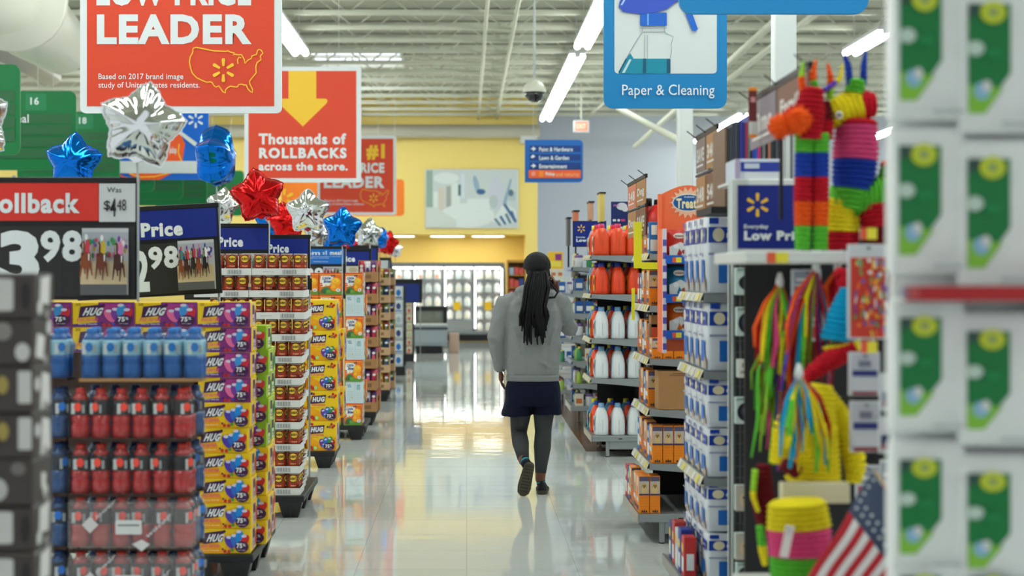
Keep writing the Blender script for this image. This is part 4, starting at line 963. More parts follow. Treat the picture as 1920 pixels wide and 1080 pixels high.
for i in range(12):
    for c in range(2):
        sps[(i*7+c*3+i//3)%4].put((xk-.2-c*.404+rnd.uniform(-.004,.004),Y7+rnd.uniform(0,.01),.148+i*.1235),0,'dark soda carton at the left edge, %s column, %s from the top'%(['aisle side','outer'][c],ORD[11-i]),'dark soda cartons')
# ================================================================ DAIRY COOLER, FREEZER AND OTHER THINGS AT THE FAR END
Yc = 40.9; kx = Yc/FPX
def milk_mb(capc, lab):
    g = MB(); w_=.15
    rings = []
    for z,s in ((0,.9),(.01,1),(.14,1),(.18,.86),(.215,.36),(.235,.3)):
        rings.append([(p[0]*s,p[1]*s,z) for p in rrect_pts(-w_/2,-w_/2,w_/2,w_/2,.035,2)])
    g.loft(rings,mat('milk_white',(238,238,230),.4)); g.lathe([(.028,.232),(.028,.252)],(0,0,0),capc,10)
    a = Art(g,(-.05,-w_/2-.001,.03),(1,0,0),(0,0,1),.1,.09,.001); a.rect(0,0,1,1,lab); return g
t = thing('dairy_cooler','long white dairy cooler with glass doors along the yellow wall','refrigerator',(X(845,Yc),Yc,0))
x0,x1 = X(690,Yc),X(946,Yc); zb,ztp = Z(622,Yc),Z(500,Yc); CW = mat('cooler_white',(226,228,224),.4); CG = mat('cooler_grey',(120,124,126),.4)
g = MB(); g.box(x0,x1,Yc+.02,Yc+.75,.02,zb-.06,BLACK); wb(g,'plinth',t)
g = MB(); g.box(x0,x1,Yc-.04,Yc+.8,zb-.07,zb,CG,c=.01); g.box(x0,x1,Yc+.78,Yc+.82,zb,ztp,CW); g.box(x0,x1,Yc,Yc+.8,ztp,ztp+.1,CG,c=.01); g.box(x0-.04,x0,Yc,Yc+.8,zb,ztp,CW); g.box(x1-.03,x1+.03,Yc,Yc+.8,zb,ztp,CW); wb(g,'cabinet',t)
shz = [zb+.01,Z(598,Yc)-.01,Z(575,Yc),Z(549,Yc),Z(524,Yc)]
g = MB()
for z in shz: g.box(x0,x1,Yc+.12,Yc+.78,z-.02,z,CG)
wb(g,'shelf_set',t)
for px in (692,733,777,834,890,942):
    g = MB(); g.tube([(X(px,Yc),Yc+.07,zb+.08),(X(px,Yc),Yc+.07,ztp-.05)],.022,mat('cooler_lamp',(250,252,246),.4,emit=11),8); wb(g,'lamp_tube',t)
g = MB(); g.tube([(x0+.1,Yc+.10,ztp-.03),(x1-.1,Yc+.10,ztp-.03)],.02,MATS['cooler_lamp'],8); wb(g,'lamp_tube',t)
g = MB(); dx = [735,775,832,888,944]
for px in (690,)+tuple(dx): g.box(X(px,Yc)-.025,X(px,Yc)+.025,Yc-.03,Yc+.03,zb,ztp,CG)
wb(g,'door_frame',t)
GLS = mat('cooler_glass',(230,240,240),.03,alpha=.10)
for i in range(5):
    a_,b_ = ([690]+dx)[i],([690]+dx)[i+1]; g = MB(); g.box(X(a_,Yc)+.03,X(b_,Yc)-.03,Yc-.01,Yc-.004,zb,ztp,GLS); d = wb(g,'glass_door',t)
    if i in (3,4):
        g = MB(); cx = (857,915)[i-3]; aa = Art(g,(X(cx,Yc),Yc-.014,Z(574,Yc)),(1,.0,.12),(-.12,0,1),1,1,.001); aa.rect(-.09,-.1,.09,.1,mat('door_sticker_yellow',(250,200,30),.4)); o = g.build('door_sticker',d)
mk = [Proto(tag(milk_mb(C_(200,60,50),C_(240,226,200)).build('milk_jug'),'x','milk jug')),Proto(tag(milk_mb(C_(70,120,190),C_(214,224,222)).build('milk_jug'),'x','milk jug')),Proto(tag(milk_mb(C_(230,120,60),C_(232,150,120)).build('milk_jug'),'x','milk jug'))]
for s,z in enumerate(shz):
    hgt = (shz+[ztp])[s+1]-z-.05
    for i in range(5):
        a_,b_ = X(([690]+dx)[i],Yc)+.06,X(([690]+dx)[i+1],Yc)-.06; n = int((b_-a_)/.165)
        for j in range(n):
            if i == 3 and s == 0: continue
            kind = 2 if (s == 4 and i in (1,2) and j%2==0) or (i==0 and s>2) else (s+i)%2
            mk[kind].put((a_+(j+.5)*(b_-a_)/n,Yc+.24,z+.001),rnd.uniform(-.1,.1),'white milk jug on the %s shelf behind the %s cooler door'%(['lowest','second lowest','middle','second highest','top'][s],['leftmost','second','third','fourth','rightmost'][i]),'milk jugs in the dairy cooler',scale=(1,1,min(1.35,hgt/.252)))
# freezer bunker
Yf = 34.6; x0,x1 = X(777,Yf),X(838,Yf); t = thing('freezer_bunker','low grey open freezer chest standing before the dairy cooler','freezer',((x0+x1)/2,Yf,0)); FG = mat('freezer_grey',(150,158,164),.35)
g = MB(); g.box(x0+.03,x1-.1,Yf+.06,Yf+1.0,.0,.16,BLACK); wb(g,'plinth',t)
g = MB(); zt_ = Z(610,Yf); pr = [(Yf+.06,.16),(Yf,.24),(Yf-.02,zt_-.06),(Yf,zt_),(Yf+1.0,zt_),(Yf+1.04,.24),(Yf+1,.16)]; g.prism([(p[0],p[1]) for p in pr][::-1],x0,x1,FG,'yz'); wb(g,'body',t)
g = MB(); g.box(x0-.02,x1+.02,Yf-.04,Yf+.04,zt_-.09,zt_-.04,DKGREY,c=.01); g.box(x0,x1,Yf-.01,Yf+1.0,zt_,zt_+.03,OFFW); wb(g,'bumper',t)
g = MB(); g.box(x0,x1,Yf+.5,Yf+.56,zt_+.03,Z(583,Yf),mat('freezer_glass_tint',(140,146,130),.1,alpha=.75)); g.box(x0,x1,Yf+.35,Yf+.7,Z(583,Yf),Z(575,Yf),BLACK); g.box(x0,x0+.04,Yf+.4,Yf+.6,zt_,Z(580,Yf),BLACK); g.box(x1-.08,x1,Yf+.4,Yf+.6,zt_,Z(580,Yf),BLACK); wb(g,'canopy',t)
g = MB(); g.box(x1+.04,x1+.25,Yf+.3,Yf+.6,0,.42,mat('carton_pink_tan',(190,160,140),.6),c=.01); tag(g.build('small_carton'),'small tan carton on the floor at the right end of the freezer','carton')
# yellow shelf beside the cooler, yellow box display
def simple_shelf(px0,px1,py0,Y,frame,label,tiers,pal,depth=.45,seed=1,per=5,cat='shelf',prod='product_pack',py1=None):
    x0,x1,z1 = X(px0,Y),X(px1,Y),Z(py0,Y); zb_ = Z(py1,Y) if py1 else .12
    t = thing('display_shelf',label,cat,((x0+x1)/2,Y,0)); g = MB()
    g.box(x0,x1,Y+depth,Y+depth+.03,0,z1,frame); g.box(x0-.03,x0,Y,Y+depth,0,z1,frame); g.box(x1,x1+.03,Y,Y+depth,0,z1,frame); g.box(x0-.03,x1+.03,Y,Y+depth,z1,z1+.06,frame); wb(g,'carcass',t)
    r = random.Random(seed); hh = (z1-zb_)/tiers
    for i in range(tiers):
        g = MB(); g.box(x0,x1,Y,Y+depth,zb_+i*hh-.02,zb_+i*hh,frame); s_ = wb(g,'shelf',t)
        for k in range(per):
            g = MB(); a_,b_ = x0+.02+(x1-x0-.04)*k/per,x0+.02+(x1-x0-.04)*(k+1)/per; h_ = hh*r.uniform(.55,.8); g.box(a_+.006,b_-.006,Y+.03,Y+depth-.06,zb_+i*hh+.001,zb_+i*hh+h_,r.choice(pal),c=.004)
            o = g.build(prod); tag(o,'small pack on the %s tier of the yellow framed shelf'%['lowest','second','third','fourth','fifth','sixth','seventh','eighth'][i],'package','packs on the yellow framed shelf')
    return t
simple_shelf(953,984,492,40.3,mat('shelf_yellow_wood',(176,130,50),.5),'yellow framed shelf behind the head of the person',6,[C_(60,80,150),C_(40,60,120),C_(190,70,60),C_(150,160,180)],per=3,seed=4)
Yp = 26.0
t = thing('display_box','yellow and purple product box above the shelf right of the head of the person','box',(X(1042,Yp),Yp,Z(505,Yp)))
g = MB(); g.box(X(1028,Yp),X(1056,Yp),Yp,Yp+.2,Z(505,Yp),Z(472,Yp),mat('box_yellow',(240,190,30),.45),c=.004); a = PX(g,Yp); a.rect(1041,476,1053,488,DP); a.rect(1032,490,1052,500,C_(240,220,90)); wb(g,'carton',t)
# ================================================================ RIGHT SIDE: END CAPS FACING THE AISLE
RAILC = mat('price_rail_cream',(214,206,184),.45); RAILB = mat('price_rail_blue',(20,90,190),.4); TAGY = C_(236,220,60); TAGR = C_(230,90,50)
def endcap(label, x0, xs, Y0, levels, zbase, d=.42, side=False, W=.91, top=1.9, rail=RAILC, basebar=True, tags=True, gray=STEEL, lip=.035, lowest_lip=True):
    t = thing('endcap_shelving', label, 'shelving', (xs+d/2, Y0+W/2, 0), 0)
    xb = xs+d
    g = MB(); g.box(xb, xb+.03, Y0+.02, Y0+W-.02, .1, top, DKPANEL); wb(g,'back_panel',t)
    for yy in (Y0+.0, Y0+W-.03):
        g = MB(); g.box(xb+.0, xb+.05, yy, yy+.03, 0, top, DKPANEL)
        for k in range(int(top/.05)): g.box(xb+.02,xb+.03,yy-.001,yy,.06+k*.05,.08+k*.05,GREY)
        wb(g,'upright',t)
    if side:
        g = MB(); g.box(xs+.12, xb, Y0+W+.002, Y0+W+.02, .02, levels[-1]-.02, DKPANEL); wb(g,'side_panel',t)  # added dark fill sheet, blackens the view behind the shelf goods
    g = MB(); g.box(x0, xb, Y0, Y0+W, zbase-.05, zbase, gray, c=.003); g.box(x0-.006,x0,Y0,Y0+W,zbase-.055,zbase+.005,CHROME); g.box(x0+.16,xb+.02,Y0+.01,Y0+.025,zbase-.12,zbase-.05,gray)
    g.box(x0+.24,x0+.27,Y0-.002,Y0,zbase-.03,zbase-.022,BLACK); wb(g,'base_deck',t)
    for (lx, ly) in ((x0+.13,Y0+.01),(x0+.13,Y0+W-.05),(xb-.02,Y0+.01)):
        g = MB(); g.box(lx, lx+.028, ly, ly+.04, .008, zbase-.05, gray); g.lathe([(.018,0),(.02,.008)],(lx+.014,ly+.02,0),BLACK,10); wb(g,'leg',t)
    for i, z in enumerate(levels):
        g = MB(); g.box(xs, xb, Y0, Y0+W, z-.012, z, gray)
        for yy in (Y0, Y0+W-.006):
            g.prism([(xs,z),(xs,z-.035),(xs+d*.45,z-.05),(xb,z-.075),(xb,z)][::-1], yy-.003, yy+.003, gray)
        g.box(xs-.004,xs+.01,Y0,Y0+W,z-.038,z+.004,gray); wb(g,'shelf',t)
        g = MB(); g.add([(xs-.024,Y0,z-.036),(xs-.024,Y0+W,z-.036),(xs-.006,Y0+W,z+.006),(xs-.006,Y0,z+.006)],[(0,3,2,1)],rail); g.box(xs-.02,xs-.004,Y0,Y0+W,z-.036,z-.03,rail)
        r = random.Random(i+int(Y0*10))
        for k in range(5 if tags else 0):
            y = Y0+.06+k*.17+r.uniform(0,.04); g.add([(xs-.0255,y,z-.032),(xs-.0255,y+.06,z-.032),(xs-.009,y+.06,z+.003),(xs-.009,y,z+.003)],[(0,3,2,1)],TAGY if k%3==0 else WHITE)
        wb(g,'price_rail',t)
    return t
def gondola(label, x0, Y0, W, z, x1=4.5):
    t = thing('gondola_run', label, 'shelving', ((x0+x1)/2, Y0+W/2, 0)); g = MB(); g.box(x0,x1,Y0+.05,Y0+W-.05,.0,z,DKPANEL); g.box(x0,x1,Y0,Y0+W,.02,.16,STEEL); wb(g,'body',t)
    for k in range(4):
        g = MB(); g.box(x0,x1,Y0-.02,Y0+W+.02,.5+k*.38,.53+k*.38,STEEL); wb(g,'shelf',t)
# ---------- jugs
def jug_mb(col, cap, lab, w_=.125, d_=.2, h=.285, wrap=None):
    g = MB(); m = mat('jug_%d_%d_%d' % col, col, .32)
    rings = []
    for z,sx,sy,oy in ((0,.9,.94,0),(.008,1,1,0),(h*.12,1.0,1,0),(h*.45,.98,.99,0),(h*.62,.88,.93,0),(h*.75,.70,.80,.0),(h*.85,.50,.55,-.01),(h*.87,.34,.24,-.02),(h*.9,.34,.22,-.02)):
        rings.append([(p[0]*sx,p[1]*sy+oy,z) for p in rrect_pts(-w_/2,-d_/2,w_/2,d_/2,.05,3)])
    g.loft(rings, m)
    g.tube([(0,d_*.46,h*.42),(0,d_*.52,h*.62),(0,d_*.42,h*.80),(0,d_*.2,h*.86)],.014,m,8)
    g.lathe([(.026,h*.86),(.028,h*.88),(.026,h*1.0),(.02,h*1.005)],(0,-.02,0),mat('cap_%d_%d_%d'%cap,cap,.35),14)
    g.box(.005,.0065,-d_/2-.001,-d_/2+.0,h*.1,h*.5,C_(60,70,90))
    a = Art(g,(-w_/2-.001,d_*.36,h*.12),(0,-1,0),(0,0,1),d_*.72,h*.48,.0012); a.rrect(0,0,1,1,.12,lab); a.ell(.5,.55,.34,.3,C_(240,190,40)); a.ell(.5,.55,.26,.2,RED if col[0] < 150 else NAVY)
    return g
JC = {'white':((226,230,232),(120,165,205),C_(200,220,240)),'orange':((236,72,30),(30,60,160),C_(240,200,60)),'blue':((30,130,180),(230,220,40),C_(60,170,220)),'red':((210,36,30),(24,20,30),C_(230,235,240))}
jugp = {k: Proto(tag(jug_mb(*v).build('detergent_jug'),'x','detergent jug')) for k,v in JC.items()}
pinkcap = Proto(tag(jug_mb((236,76,30),(216,40,90),C_(240,210,190),w_=.15).build('detergent_jug'),'x','detergent jug'))
# ---------- detergent end cap
E2Y, E2X = 14.8, 1.12
lv2 = [.70,1.056,1.457,1.806]
endcap('grey end cap shelving stacked with white and orange detergent jugs', E2X, E2X+.0, E2Y, lv2, .19, d=.47, top=1.95, side=True)
rows = ['nearest the camera','in the middle row','in the far row']; shn = ['bottom deck','second shelf','third shelf','fourth shelf','top shelf']
for s, z in enumerate([.19]+lv2):
    for rr in range(3):
        for c in range(3):
            if s <= 2: k = ('white','orange','blue')[rr]
            else: k = ('orange','orange','blue')[rr]
            if s <= 2 and rr == 0 and c == 2: k = 'white'
            pr = pinkcap if (s == 4 and k == 'orange') else jugp[k]
            pr.put((E2X+(.094 if rr == 0 else .078)+c*.148, E2Y+.13+rr*.29, z+.001), 0, '%s detergent jug on the %s, %s, %s from the aisle' % ('orange' if pr is pinkcap else k, shn[s], rows[rr], ORD[c]), 'detergent jugs on the end cap')
# ---------- dog treat boxes
def treat_box(w_=.062, d_=.15, h=.228, var=0):
    g = MB(); m = mat('treat_orange',(246,140,24),.45); g.box(-w_/2,w_/2,0,d_,0,h,m,c=.002)
    a = Art(g,(-w_/2,0,0),(1,0,0),(0,0,1),w_,h,.0008); a.rect(.04,.52,.96,.98,C_(196,190,186)); a.rect(.04,.86,.96,.98,C_(90,84,110)); a.ell(.5,.72,.26,.1,C_(214,170,100)); a.ell(.48,.62,.3,.1,C_(226,190,130)); a.ell(.42,.74,.05,.02,BLACK); a.ell(.58,.74,.05,.02,BLACK); a.ell(.5,.7,.06,.02,BLACK); a.rect(0,.49,1,.53,C_(70,50,90))
    for k in range(4): a.rect(.08,.2+.07*k,.92,.205+.07*k,C_(206,100,20))
    a.poly([(.5,.13),(.62,.04),(.38,.04)],DKGREY); a.rect(.2,.04,.8,.055,DKGREY); a.ell(.3,.07,.08,.03,DKGREY); a.ell(.7,.07,.08,.03,DKGREY)
    b = Art(g,(-w_/2,d_,0),(0,-1,0),(0,0,1),d_,h,.0008); pal = [C_(230,200,170),C_(214,60,50),C_(240,180,60),C_(120,90,140)]
    b.rect(.04,.5,.96,.96,pal[var%4]); b.ell(.5,.6,.3,.12,C_(190,140,90)); b.rect(.1,.3,.9,.42,WHITE); b.rect(.1,.08,.9,.2,C_(90,60,110))
    return g
tb_ = [Proto(tag(treat_box(var=v).build('treat_carton'),'x','treat box')) for v in range(2)]
fb_ = []
for i,(c1,c2) in enumerate((((190,40,40),(240,230,210)),((40,110,180),(230,230,230)),((226,200,70),(190,40,40)),((150,120,90),(210,90,60)))):
    g = MB(); g.box(-.03,.03,0,.13,0,.21,C_(*c1),c=.002); b = Art(g,(-.03,.13,0),(0,-1,0),(0,0,1),.13,.21,.0008); b.rect(.1,.15,.9,.5,C_(*c2)); b.ell(.5,.75,.3,.12,C_(*c2)); a = Art(g,(-.03,0,0),(1,0,0),(0,0,1),.06,.21,.0008); a.rect(.1,.1,.9,.45,C_(*c2)); a.rect(.2,.6,.8,.9,C_(*c2))
    fb_.append(Proto(tag(g.build('treat_carton'),'x','treat box')))
E1Y, E1X = 10.0, 1.11; lv1 = [.485,.81,1.12,1.44,1.755]
endcap('grey end cap shelving with orange dog treat boxes beside the orange display', 1.04, E1X, E1Y, lv1, .181, d=.43, top=1.86, side=True)
sh1 = ['bottom deck','second shelf','third shelf','fourth shelf','fifth shelf','top shelf']
for s, z in enumerate([.181]+lv1):
    nx_ = [2,5,0,4,2,2][s]; xx = (1.04+.035 if s == 0 else E1X+.045)
    h_s = [1,1,1,.55,.92,.9][s]
    for c in range(nx_):
        tb_[c%2].put((xx+c*.066+(.05 if s>=4 else .0), E1Y+.015, z+.001), 0, 'orange dog treat box on the %s, near end, %s from the aisle'%(sh1[s],ORD[c]), 'dog treat boxes', scale=(1,1,h_s))
    for k in range(5):      # row along the aisle edge
        y = E1Y+.02+(.16 if (s != 2 and nx_) else .22)+k*.145
        if y > E1Y+.78: continue
        (fb_[(k*3+s)%4] if (k+s)%2 or k==4 else tb_[0]).put((xx+.0, y, z+.001), 0, 'treat box along the aisle edge of the %s, %s going back'%(sh1[s],ORD[k]), 'treat boxes along the aisle edge', scale=(1,.95,min(1,[1,1,.98,.98,.95,.95][s])))
t = tag(MB().box(0,.19,0,.20,0,.235,CARD,c=.003).build('shipping_box',loc=(E1X+.05,E1Y+.0,.811)),'plain brown shipping box on the third shelf of the treat end cap','box')
g = MB(); a = Art(g,(0,0,0),(1,0,0),(0,0,1),.19,.235,.001); a.rect(.45,.93,.9,.95,C_(120,84,50)); a.rect(.36,.89,.9,.905,C_(120,84,50)); a.rect(.86,.05,.87,.85,C_(130,94,60)); a.rect(.86,.845,.98,.85,C_(130,94,60)); g.build('printing',t)
g = MB(); g.box(-.04,.04,0,.12,0,.26,CARD,c=.002); tag(g.build('shipping_box',loc=(E1X+.065,E1Y+.02,1.121)),'narrow brown box on the fourth shelf behind the orange treat boxes','box').location.y = E1Y+.18
# yellow shelf channel strips at the left edge of the treat end cap
for (px0,px1,py0,py1,lb) in ((1188,1203,416,503,'yellow vertical card sign clipped above the top treat shelf'),(1184,1190,540,600,'thin yellow card strip beside the fifth treat shelf')):
    g = MB(); Yq = 9.98; g.box(X(px0,Yq),X(px1,Yq),Yq-.012,Yq-.004,Z(py1,Yq),Z(py0,Yq),mat('shelf_card_yellow',(226,222,40),.4)); tag(g.build('shelf_sign'),lb,'sign')
g = MB(); Yq=9.98; g.box(X(1203,Yq),X(1240,Yq),Yq-.012,Yq-.004,Z(505,Yq),Z(492,Yq),MATS['shelf_card_yellow']); tag(g.build('shelf_sign'),'flat yellow card strip under the top treat shelf','sign')
# red jug and bottles on top
o = jugp['red'].put((X(1238,10.3),10.35,1.87),0,'red detergent jug with handle standing on top of the treat end cap','detergent jugs on top'); o.scale = (1.35,1.1,.80)
o = jugp['blue'].put((X(1290,10.6),10.6,1.86),0,'pale blue jug top showing above the orange display','detergent jugs on top'); o.scale=(1.6,1.1,1.1)
o.location.z = 1.87
for (px,c,lb) in ((1216,(190,40,36),'dark red bottle with black cap left of the red jug'),(1254,(226,230,232),'white capped red bottle right of the red jug')):
    g = MB(); g.lathe([(.035,0),(.04,.01),(.04,.16),(.02,.2),(.02,.21)],(0,0,0),mat('bottle_deep_red',(196,40,36),.3),14); g.lathe([(.024,.205),(.024,.25),(.02,.255)],(0,0,0),C_(*((24,24,28) if c[0]<200 else c)),12); tag(g.build('detergent_bottle',loc=(X(px,10.7),10.72,1.87)),lb,'bottle')
# ---------- orange treat display
Yd = 9.15; t = thing('treat_display','orange shelf tower with TREATS header and pouches','display',(X(1295,Yd),Yd,0)); xd0,xd1 = X(1245,Yd),X(1347,Yd); OD = mat('display_orange',(250,118,70),.5)
g = MB(); k = Yd/FPX; pts = [(xd0,Z(660,Yd)),(xd1,Z(660,Yd)),(xd1,Z(362,Yd))]+[(xd1+(xd0-xd1)*u,Z(362,Yd)+.05*math.sin(math.pi*min(1,max(0,u)))) for u in [i/12 for i in range(1,12)]]+[(xd0,Z(362,Yd))]
g.prism(pts,Yd+.12,Yd+.14,OD); wb(g,'header_board',t)
g = MB(); a = PX(g,Yd+.118); sc_ = Yd/(Yd+.118)
a.poly([(1270+ (30 if i%2==0 else 22)*1.15*math.cos(R(i*360/36))+20,380+(30 if i%2==0 else 22)*math.sin(R(i*360/36))) for i in range(36)],C_(250,196,160)); a.ell(1290,380,30,17,C_(240,236,220)); a.ell(1290,380,28,15,C_(20,90,160)); a.text('Treats',1268,372,1312,391,C_(250,236,180),.05); a.text('PURINA',1283,368,1302,371,WHITE,.02)
wb(g,'header_print',t)
for sx,(a0,a1) in enumerate(((xd0-.02,xd0),(xd1,xd1+.02))):
    g = MB(); g.box(a0,a1,Yd-.09,Yd+.14,Z(660,Yd),Z(430,Yd),OD); g.box(a0,a1,Yd+.10,Yd+.14,Z(430,Yd),Z(362,Yd),OD); g.box(a0,a1,Yd-.12,Yd-.09,Z(660,Yd),Z(430,Yd),mat('display_side_white',(222,216,226),.5))
    for k_ in range(9): g.box(a0-.001,a1+.001,Yd-.121,Yd-.12,Z(654-24*k_,Yd),Z(642-24*k_,Yd),C_(90,80,170))
    wb(g,'side_panel',t)
pc_ = [C_(196,50,44),C_(20,130,180),C_(240,120,30)]
for i,(yt,yb) in enumerate(((430,483),(498,555),(567,622))):
    zb_ = Z(yb,Yd); g = MB(); g.box(xd0,xd1,Yd-.12,Yd+.12,zb_-.006,zb_,STEEL); g.box(xd0-.004,xd1+.004,Yd-.13,Yd-.12,zb_-.035,zb_+.012,RAILB); a = Art(g,(xd0,Yd-.131,zb_-.03),(1,0,0),(0,0,1),1,1,.001); a.rect(.03,.002,.05,.03,TAGR); a.rect(.05,.002,.08,.03,TAGY); a.rect(.2,.002,.25,.03,TAGY); wb(g,'display_shelf',t)
    for c in range(2):
        g = MB(); w_=.125; h_ = (yb-yt)*Yd/FPX*.97; x_ = xd0+.075+c*.145
        rings=[]
        for u,s_,q in ((0,.86,.05),(.1,.9,.07),(.5,1,.05),(.9,1,.012),(1,1,.004)): rings.append([(-w_/2*s_,-q/2,u*h_),(0,-q,u*h_),(w_/2*s_,-q/2,u*h_),(w_/2*s_,q/2,u*h_),(0,q,u*h_),(-w_/2*s_,q/2,u*h_)])
        g.loft(rings,pc_[i]); a = Art(g,(-w_/2,-.062,0),(1,0,.0),(0,0.08,1),w_,h_,.001); a.poly([(.06,.03),(.94,.03),(.94,.42),(.55,.55),(.06,.38)],C_(222,222,220)); a.ell(.5,.78,.26,.1,C_(230,220,210)); a.ell(.72,.2,.12,.08,C_(170,60,40)); a.ell(.35,.38,.12,.08,C_(240,240,240)); a.text('treats',.3,.74,.4,.07,C_(120,60,40),.03)
        o = g.build('treat_pouch',loc=(x_,Yd-.02,zb_+.001)); tag(o,'%s treat pouch on the %s shelf of the orange display, %s'%(['red','blue','orange'][i],['top','middle','lowest'][i],['left','right'][c]),'treat pouch','pouches in the orange display')
g = MB(); g.box(xd1-.03,xd1,Yd,Yd+.12,0,Z(660,Yd),DKPANEL); wb(g,'stand',t)
# ---------- brown banners running along the shelf tops (facing the aisle)
BB = mat('banner_brown',(120,74,48),.5); BT = mat('banner_tan',(170,120,70),.5)
def banner(x, Ya, Yb, ztop, zbot, label, words, single=False, cols=(BB, BT, C_(214,120,90))):
    t = thing('aisle_banner', label, 'sign', (x,(Ya+Yb)/2,zbot), 0, 'brown banners over the shelves')
    g = MB(); g.box(x-.002,x+.012,Ya,Yb,ztop-.012,ztop+.012,BLACK); g.box(x+.012,x+.024,(Ya+Yb)/2,(Ya+Yb)/2+.012,zbot-(.12 if not single else .3),ztop,BLACK)
    if not single: g.box(x-.002,x+.012,Ya,Yb,(zbot+ztop)/2-.006,(zbot+ztop)/2+.006,BLACK)
    for y in (Ya+.02,(Ya+Yb)/2,Yb-.02): g.tube([(x,y,ztop),(x-.05,y-.02,ztop+.035)],.003,BLACK,5)
    wb(g,'frame',t); n = 2; L = (Yb-Ya)/n
    for i in range(n):
        g = MB(); y0,y1 = Ya+i*L+.02,Ya+(i+1)*L-.01
        for j,(z0,z1) in enumerate(((zbot,(zbot+ztop)/2-.012),((zbot+ztop)/2+.012,ztop-.015)) if not single else ((zbot,ztop-.015),)):
            g.box(x,x+.006,y0,y1,z0,z1,cols[(i+j)%2] if j==0 else cols[2] if i else cols[1])
            a = Art(g,(x-.0005,y1,z0),(0,-1,0),(0,0,1),y1-y0,z1-z0,.001); a.text(words[(i+j)%len(words)],.12,.3,.76,.42,C_(226,220,214),.05); a.rect(.12,.16,.8,.22,C_(226,220,214)); 
        wb(g,'panel',t)
banner(1.11,10.25,11.4,2.245,1.88,'brown and orange banner above the dog treat end cap',['SAVE','Dog','348'])
banner(1.15,7.6,8.3,2.31,1.93,'brown banner with white digits above the white puppy pad packs',['548','348','SAVE'],cols=(BB,BT,C_(120,100,100)))
banner(1.15,5.55,6.72,2.33,2.13,'large brown grey banner above the donkey piñatas',['Family','Time','SAVE'],True,cols=(BB,C_(130,120,130),C_(116,106,120)))
g = MB(); Yq = 6.45; g.box(X(1404,Yq),X(1419,Yq),Yq,Yq+.01,Z(258,Yq),Z(168,Yq),mat('tag_maroon',(110,40,40),.5)); a = PX(g,Yq); a.rect(1404,164,1419,170,ORG); a.rect(1404,228,1419,256,C_(216,212,210)); a.rect(1404,252,1419,258,ORG); a.rect(1407,182,1416,192,C_(220,150,150)); tag(g.build('hanging_tag'),'maroon and white hanging tag at the left end of the large banner','sign')
# small signs over the far end caps
for i,(px0,px1,py0,py1,Yq,c,lb) in enumerate(((1125,1134,363,415,16.2,C_(226,200,110),'thin yellow banner edge above the detergent shelf'),(1105,1113,380,412,18.5,C_(200,150,120),'thin tan banner edge left of the yellow one'),(1076,1085,397,414,19.5,C_(210,120,90),'small orange banner edge above the navy low price sign'),(1064,1070,410,460,19.0,C_(90,90,94),'dark thin post above the small goods rack'))):
    g = MB(); g.box(X(px0,Yq),X(px1,Yq),Yq,Yq+.3,Z(py1,Yq),Z(py0,Yq),c); g.box(X(px0-1,Yq),X(px1+2,Yq),Yq-.01,Yq+.32,Z(py0,Yq),Z(py0-3,Yq),BLACK); g.box(X((px0+px1)/2,Yq)-.01,X((px0+px1)/2,Yq)+.01,Yq+.1,Yq+.12,1.7,Z(py1,Yq),BLACK); tag(g.build('banner_edge'),lb,'sign')
# navy low price sign and blue poster
def lowprice(px0,py0,px1,py1,Y,label,framem,fr,words=True,zfoot=1.8):
    t = thing('low_price_sign',label,'sign',(X((px0+px1)/2,Y),Y,Z(py1,Y)),0,'Everyday Low Price signs'); g = MB(); g.box(X(px0,Y),X(px1,Y),Y+.003,Y+.03,Z(py1,Y),Z(py0,Y),framem,c=.004); wb(g,'frame',t)
    g = MB(); a = PX(g,Y); w_,h_ = px1-px0,py1-py0; a.rect(px0+fr,py0+fr,px1-fr*.3,py1-fr,PNAVY); s = h_/130.
    a.spark(px0+fr+w_*.22,py0+fr+h_*.26,h_*.155,SYEL); a.text('Everyday',px0+fr+w_*.07,py0+h_*.60,px0+fr+w_*.34,py0+h_*.67,SW,.03); a.text('Low Price',px0+fr+w_*.07,py0+h_*.685,px0+fr+w_*.80,py0+h_*.81,SW,.07); wb(g,'printed_face',t)
    return t
lowprice(1371,335,1540,478,6.6,'large Everyday Low Price sign in a white frame beside the piñatas',mat('frame_white',(226,230,228),.4),12)
lowprice(1074,414,1137,463,17.1,'small navy Everyday Low Price sign above the small goods rack',SBLK,2)
Yq = 16.0; g = MB(); g.box(X(1146,Yq),X(1179,Yq),Yq,Yq+.02,Z(432,Yq),Z(378,Yq),mat('poster_blue',(20,40,100),.5)); a = PX(g,Yq-.003); a.ell(1166,387,10,7,C_(220,220,224)); a.ell(1172,392,6,5,C_(220,220,224)); a.rect(1149,411,1155,415,WHITE); a.ell(1160,413,2.5,2.5,WHITE); a.rect(1164,411,1172,415,C_(220,60,140)); a.rect(1158,425,1179,431,C_(200,214,226)); a.text('clean',1150,382,1160,387,C_(200,120,190),.03); g.box(X(1162,Yq)-.01,X(1162,Yq)+.01,Yq+.02,Yq+.03,1.8,Z(430,Yq),BLACK); tag(g.build('blue_poster'),'dark blue poster card standing behind the orange jugs','poster')
